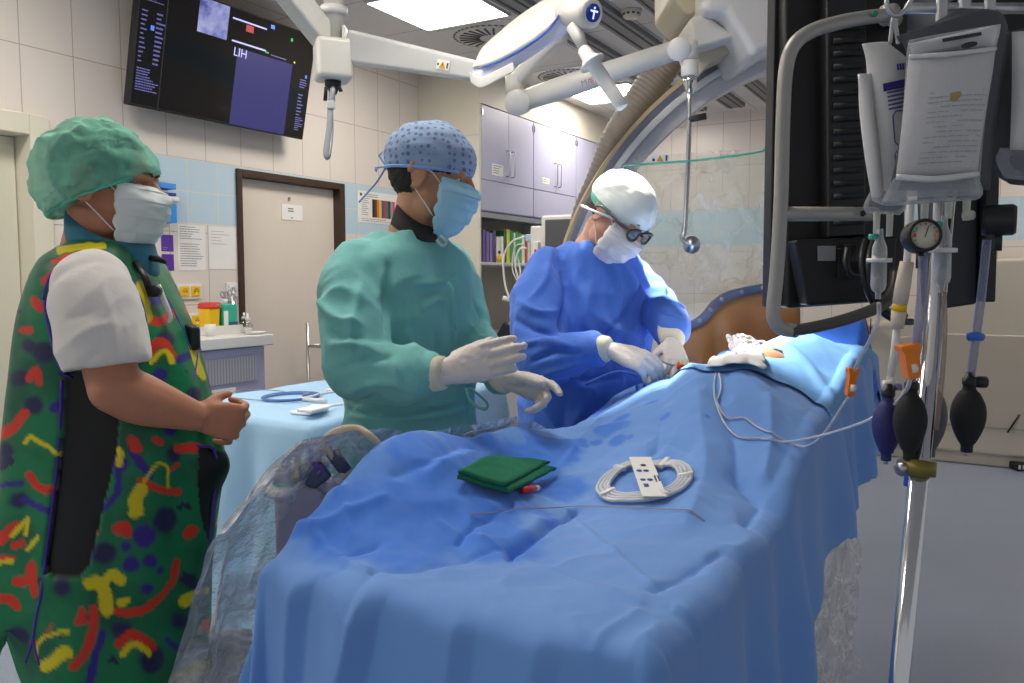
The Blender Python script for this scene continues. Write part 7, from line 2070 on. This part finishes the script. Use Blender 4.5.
# blue cap with star print
def star_mat():
    t = NT('blue patterned cap cloth'); vec = t.coord('Object')
    vo = t.n('ShaderNodeTexVoronoi'); vo.inputs['Scale'].default_value = 62; vo.inputs['Randomness'].default_value = .35; t.l(vec, vo.inputs['Vector'])
    spot = t.math('LESS_THAN', vo.outputs['Distance'], .34)
    n = t.noise(vec, 20, 4)
    c = t.mix(n, rgb('#8fa9cf'), rgb('#a9c0e2'))
    t.set(t.mix(spot, c, rgb('#6f83ad')), .8, 0, .2)
    tr = t.n('ShaderNodeBsdfTransparent'); mx = t.n('ShaderNodeMixShader'); mx.inputs[0].default_value = .82
    t.l(tr.outputs[0], mx.inputs[1]); t.l(t.b.outputs[0], mx.inputs[2]); t.l(mx.outputs[0], t.out.inputs[0])
    return t.m
cg = cap(hg, 'surgical_cap', star_mat(), gm, (-.010, 0, .046), (.114, .090, .094), .026, .008, .005, 8.)
rim = [hg.p(-.010 + .107 * cos(a), .086 * sin(a), .008 + .018 * ((-.010 + .107 * cos(a)) + .10) / .20) for a in [2 * pi * i / 40 for i in range(41)]]
M_CAPB = pmat('light blue binding', '#86aee6', .8)
MB().tube(rim, .005, 8, flat=.8).build('cap_band', M_CAPB, cg)
kn = hg.p(-.118, 0, .010)
for d1, d2 in (((-.022, 0, .022), (-.014, .012, .03)), ((-.026, .0, -.008), (-.02, .01, -.014)), ((-.018, .004, -.045), (-.05, .012, -.10))):
    MB().tube([kn, kn + hg.f * d1[0] + hg.r * d1[1] + hg.u * d1[2], kn + hg.f * d2[0] + hg.r * d2[1] + hg.u * d2[2]], .006, 8, smooth_path=4, flat=.35).build('cap_tie', M_CAPB, cg)
hg.mask(gm, pmat('light blue mask', '#a4d6ec', .8, var=.05, bump=.1, bscale=60), M_STRAPW, .0)
m = MB(); loft_levels(m, [(Vector((G(408, 440).x, GY, .95)), .165, .125), (Vector((G(408, 440).x, GY, .74)), .165, .12)], gr, gf); legs(m, G(408, 500), gr, .85, ((.9, -.5, 0), (.8, -.6, 0)), .095, (.095, .075, .068, .06), False)
co, no, fs = voxel(m, .011, 3); raw_obj('trousers', co, fs, M_SCRUB, gm)
shoes(gm, G(408, 500), gr, ((.9, -.5, 0), (.8, -.6, 0)), M_CLOG)

# ------------------------------------------------------------------ 3. operator in the blue gown
OY = 2.60
def O(px, py, y=OY): return py_(px, py, y)
om = thing('person', 'bent man in royal blue gown, white cap, glasses and white mask', 'person', Vector((O(580, 400).x, OY, 0)))
ho = Head(O(617, 217, 2.50), (.55, -.52, -.62), (.16, 0, 1), .97)
of = Vector((.50, -.866, 0)); orr = Vector((-.866, -.50, 0))
M_SKIN3 = skin_mat('fair skin', '#cf9880', '#dcab94')
m = MB(); ho.skull(m); ho.neck(m, O(592, 252, 2.58), .056, .066)
loft_levels(m, [(O(594, 250), .085, .075), (O(592, 268), .13, .09), (O(590, 292), .155, .11), (O(588, 340), .165, .115), (O(584, 400), .175, .13), (O(580, 450), .18, .13), (O(578, 500), .18, .12)], orr, of)
ors, ore, orw = O(548, 274, 2.52), O(546, 354, 2.39), O(596, 349, 2.285)
ols, ole, olw = O(634, 278, 2.68), O(658, 312, 2.58), O(671, 330, 2.43)
limb(m, [ors, ors.lerp(ore, .5), ore], [.048, .04, .034]); limb(m, [ore, ore.lerp(orw, .4), orw], [.034, .032, .024])
limb(m, [ols, ols.lerp(ole, .5), ole], [.048, .04, .034]); limb(m, [ole, ole.lerp(olw, .4), olw], [.034, .032, .024])
legs(m, O(578, 500), orr, .85, ((.5, -.86, 0), (.6, -.8, 0)), .10)
co, no, fs = voxel(m, .0055, 2)
b3_ = raw_obj('body', co, fs, M_SKIN3, om)
ho.eyes(b3_, pmat('dark iris', '#1c1512', .2)); ho.brows(b3_, pmat('light brown brow', '#7a5f48', .8))
hair_obj(ho, om, pmat('brown hair', '#3a2c22', .75, var=.2, nscale=150), (-.016, 0, .026), (.099, .0795, .098), -.03, .05)
M_GOWNB = cloth_mat('royal blue gown cloth', '#4d78d6', .75, .38, 15)
m = MB()
lvo = [(O(597, 240, 2.57), .085, .085), (O(595, 252, 2.58), .13, .10), (O(593, 268), .170, .125), (O(592, 292), .195, .146), (O(590, 325), .205, .156), (O(587, 360), .205, .160), (O(583, 395), .205, .160), (O(580, 430), .212, .165), (Vector((O(580, 430).x, OY, .75)), .215, .155), (Vector((O(580, 430).x, OY, .38)), .225, .165)]
loft_levels(m, lvo, orr, of)
limb(m, [ors + Vector((.0, .02, 0)), O(539, 305, 2.46), O(541, 343, 2.39), O(548, 358, 2.37)], [.080, .086, .082, .078]); limb(m, [O(545, 360, 2.36), O(570, 355, 2.32), O(589, 350, 2.29)], [.080, .070, .057])
limb(m, [ols, O(650, 296, 2.64), O(661, 313, 2.56)], [.070, .068, .060]); limb(m, [O(661, 312, 2.56), O(668, 321, 2.49), O(671.5, 330, 2.435)], [.062, .060, .053])
co, no, fs = voxel(m, .0068, 4)
ofold = [([O(560, 250, 2.42), O(566, 290, 2.36), O(562, 330, 2.34)], .014, -.012), ([O(552, 250, 2.42), O(545, 280, 2.38), O(528, 300, 2.38)], .012, .008), ([O(518, 300, 2.38), O(538, 312, 2.34), O(560, 310, 2.34)], .012, .010), ([O(514, 320, 2.38), O(535, 330, 2.31), O(560, 335, 2.31)], .012, -.010), ([O(518, 345, 2.36), O(545, 342, 2.28), O(575, 348, 2.27)], .012, .010), ([O(530, 362, 2.32), O(555, 352, 2.27), O(580, 352, 2.26)], .010, -.009), ([O(540, 375, 2.34), O(565, 368, 2.3), O(585, 364, 2.28)], .010, .008), ([O(612, 262, 2.42), O(620, 300, 2.41), O(612, 345, 2.41)], .014, .010), ([O(640, 285, 2.45), O(622, 315, 2.42), O(600, 340, 2.41)], .009, -.010), ([O(648, 290, 2.5), O(645, 330, 2.46), O(640, 370, 2.46)], .012, .010), ([O(590, 285, 2.42), O(584, 320, 2.41)], .014, .008), ([O(600, 320, 2.41), O(625, 335, 2.41), O(648, 345, 2.46)], .010, .007), ([O(530, 388, 2.5), O(570, 380, 2.42), O(620, 378, 2.42)], .010, -.010), ([O(665, 282, 2.55), O(678, 295, 2.52)], .009, -.008), ([O(662, 300, 2.5), O(684, 308, 2.5)], .008, .008), ([O(658, 312, 2.45), O(682, 318, 2.45)], .007, -.007), ([O(520, 400, 2.5), O(540, 430, 2.46)], .014, .008)]
co = creases(co, no, on_surface(co, fs, [(a, b * .9, c * 1.5) for a, b, c in ofold]), .0095, (6, 6, 3.6), 5., .0025)
og = raw_obj('surgical_gown', co, fs, M_GOWNB, om)
MB().tube([O(585, 385, 2.40), O(615, 372, 2.40), O(640, 376, 2.42)], .0045, 8, smooth_path=4).build('gown_tie', M_GOWNB, og)
cuff(om, O(588, 348.5, 2.295), O(608, 349, 2.265), .042, .036)
cuff(om, O(671, 326, 2.455), O(672.5, 341, 2.385), .042, .035)
glove(om, O(611, 350, 2.262), O(640, 360, 2.235) - O(611, 350, 2.262), (.25, .55, -.80), 1, ((.35, .45, .3), (.45, .5, .3), (.5, .5, .3), (.55, .5, .3)), .05, (.85, .30, .45), 1.0, .06)
glove(om, O(672.5, 342, 2.38), O(677, 362, 2.31) - O(672.5, 342, 2.38), (-.30, .80, -.30), -1, ((.35, .4, .3), (.25, .35, .3), (.25, .35, .25), (.3, .35, .25)), .16, (.75, .55, .45), 1.0, .06)
# cap, glasses, mask
M_CAPW = cloth_mat('white cap cloth', '#e9efee', .8, .25, 16)
M_CAPT = pmat('turquoise cap panel', '#63c4b0', .8, var=.06, nscale=40)
co_cap = cap(ho, 'surgical_cap', [M_CAPW, M_CAPT], om, (-.010, 0, .048), (.116, .094, .092), .030, -.045, .004, 14., patch=lambda f, r, u: (r > .05 and f < .02 and u < .022) or (r < -.035 and .03 < f and .018 < u < .062))
rim = [ho.p(-.010 + .108 * cos(a), .088 * sin(a), -.040 + .070 * ((-.010 + .108 * cos(a)) + .10) / .20) for a in [2 * pi * i / 40 for i in range(41)]]
MB().tube(rim, .004, 8).build('cap_band', M_CAPW, co_cap)
gl = bpy.data.objects.new('glasses', None); COL.objects.link(gl); gl.parent = om
M_FRAMEB = pmat('dark grey glasses frame', '#2a2b30', .35)
for s_ in (-1, 1):
    lens = [ho.p(.112 - .020 * (abs(x_) / .03) ** 2 * .5, s_ * (.035 + x_), .006 + y_) for x_, y_ in [(.030 * cos(t), .019 * sin(t)) for t in [2 * pi * i / 24 for i in range(25)]]]
    MB().tube(lens, .0042, 8).build('lens_rim', M_FRAMEB, gl)
    m = MB(); m.add(lens[:-1], [tuple(range(24))]); m.build('lens', soft_plastic('smoked lens', '#5b5f6c', .45), gl)
    MB().tube([ho.p(.100, s_ * .066, .012), ho.p(.05, s_ * .088, .014), ho.p(-.005, s_ * .0955, .016), ho.p(-.03, s_ * .092, .0)], [.006, .0055, .0048, .004], 8, smooth_path=5, flat=.7).build('temple', pmat('grey glasses temple', '#5a5d68', .4) if s_ > 0 else M_FRAMEB, gl)
MB().tube([ho.p(.112, -.008, .010), ho.p(.117, 0, .012), ho.p(.112, .008, .010)], .0035, 8).build('bridge', M_FRAMEB, gl)
ho.mask(om, pmat('white mask', '#e2dfe3', .8, var=.03, bump=.1, bscale=60), M_STRAPW, -.004)
m = MB(); loft_levels(m, [(Vector((O(580, 430).x, OY, .95)), .17, .13), (Vector((O(580, 430).x, OY, .74)), .17, .125)], orr, of); legs(m, O(578, 500), orr, .85, ((.5, -.86, 0), (.6, -.8, 0)), .10, (.095, .075, .068, .06), False)
co, no, fs = voxel(m, .011, 3); raw_obj('trousers', co, fs, M_SCRUB, om)
shoes(om, O(578, 500), orr, ((.5, -.86, 0), (.6, -.8, 0)), M_CLOG, .10)
# what the operator holds
sy_ = thing('syringe', 'thin steel wire puller held between the two gloved hands of the man in blue', 'instrument', O(664, 364, 2.25))
MB().tube([O(648, 358, 2.25), O(664, 362, 2.27), O(676, 366, 2.29)], .003, 10).build('wire_shaft', M_STEEL, sy_)
MB().lathe([(.006, -.012), (.008, -.008), (.008, .008), (.006, .012)], O(681, 367, 2.285), (1, .3, -.2), 16).build('red_hub', M_RED, sy_)
MB().tube([O(681, 362, 2.29), O(683, 366, 2.29)], .005, 10).build('yellow_cap', M_YELLOW, sy_)
for k_, (a, b) in enumerate((((636, 378), (637, 392)), ((643, 378), (645, 390)))):
    t_ = MB().tube([O(a[0], a[1], 2.23), O(b[0], b[1], 2.24)], .003, 8)
    tag(t_.build('blue_strip', pmat('bright blue strip', '#2f7be0', .5)), ('blue plastic strip hanging from the fingers of the man in blue, nearer his wrist', 'blue plastic strip hanging from the fingertips of the man in blue')[k_], 'strip', 'blue strips below the glove')
# ================================================================== CAMERA, LIGHT, VIEW
cam = bpy.data.cameras.new('camera'); co_ = bpy.data.objects.new('camera', cam); COL.objects.link(co_)
co_.location = CAM; co_.rotation_euler = (pi / 2 - PITCH, 0, 0)
cam.sensor_width = 36.0; cam.lens = F / 1024 * 36.0; cam.clip_start = 0.05
scene.camera = co_
w = bpy.data.worlds.new('ambient fill'); scene.world = w; w.use_nodes = True
w.node_tree.nodes['Background'].inputs[0].default_value = (0.95, 0.97, 1.0, 1)
w.node_tree.nodes['Background'].inputs[1].default_value = 0.40  # grey ambient fill, added through the open back and right sides
scene.view_settings.view_transform = 'Standard'; scene.view_settings.look = 'None'
scene.view_settings.exposure = 0.0; scene.view_settings.gamma = 1.0; scene.view_settings.use_curve_mapping = False
scene.cycles.transparent_max_bounces = 24
scene.cycles.max_bounces = 8
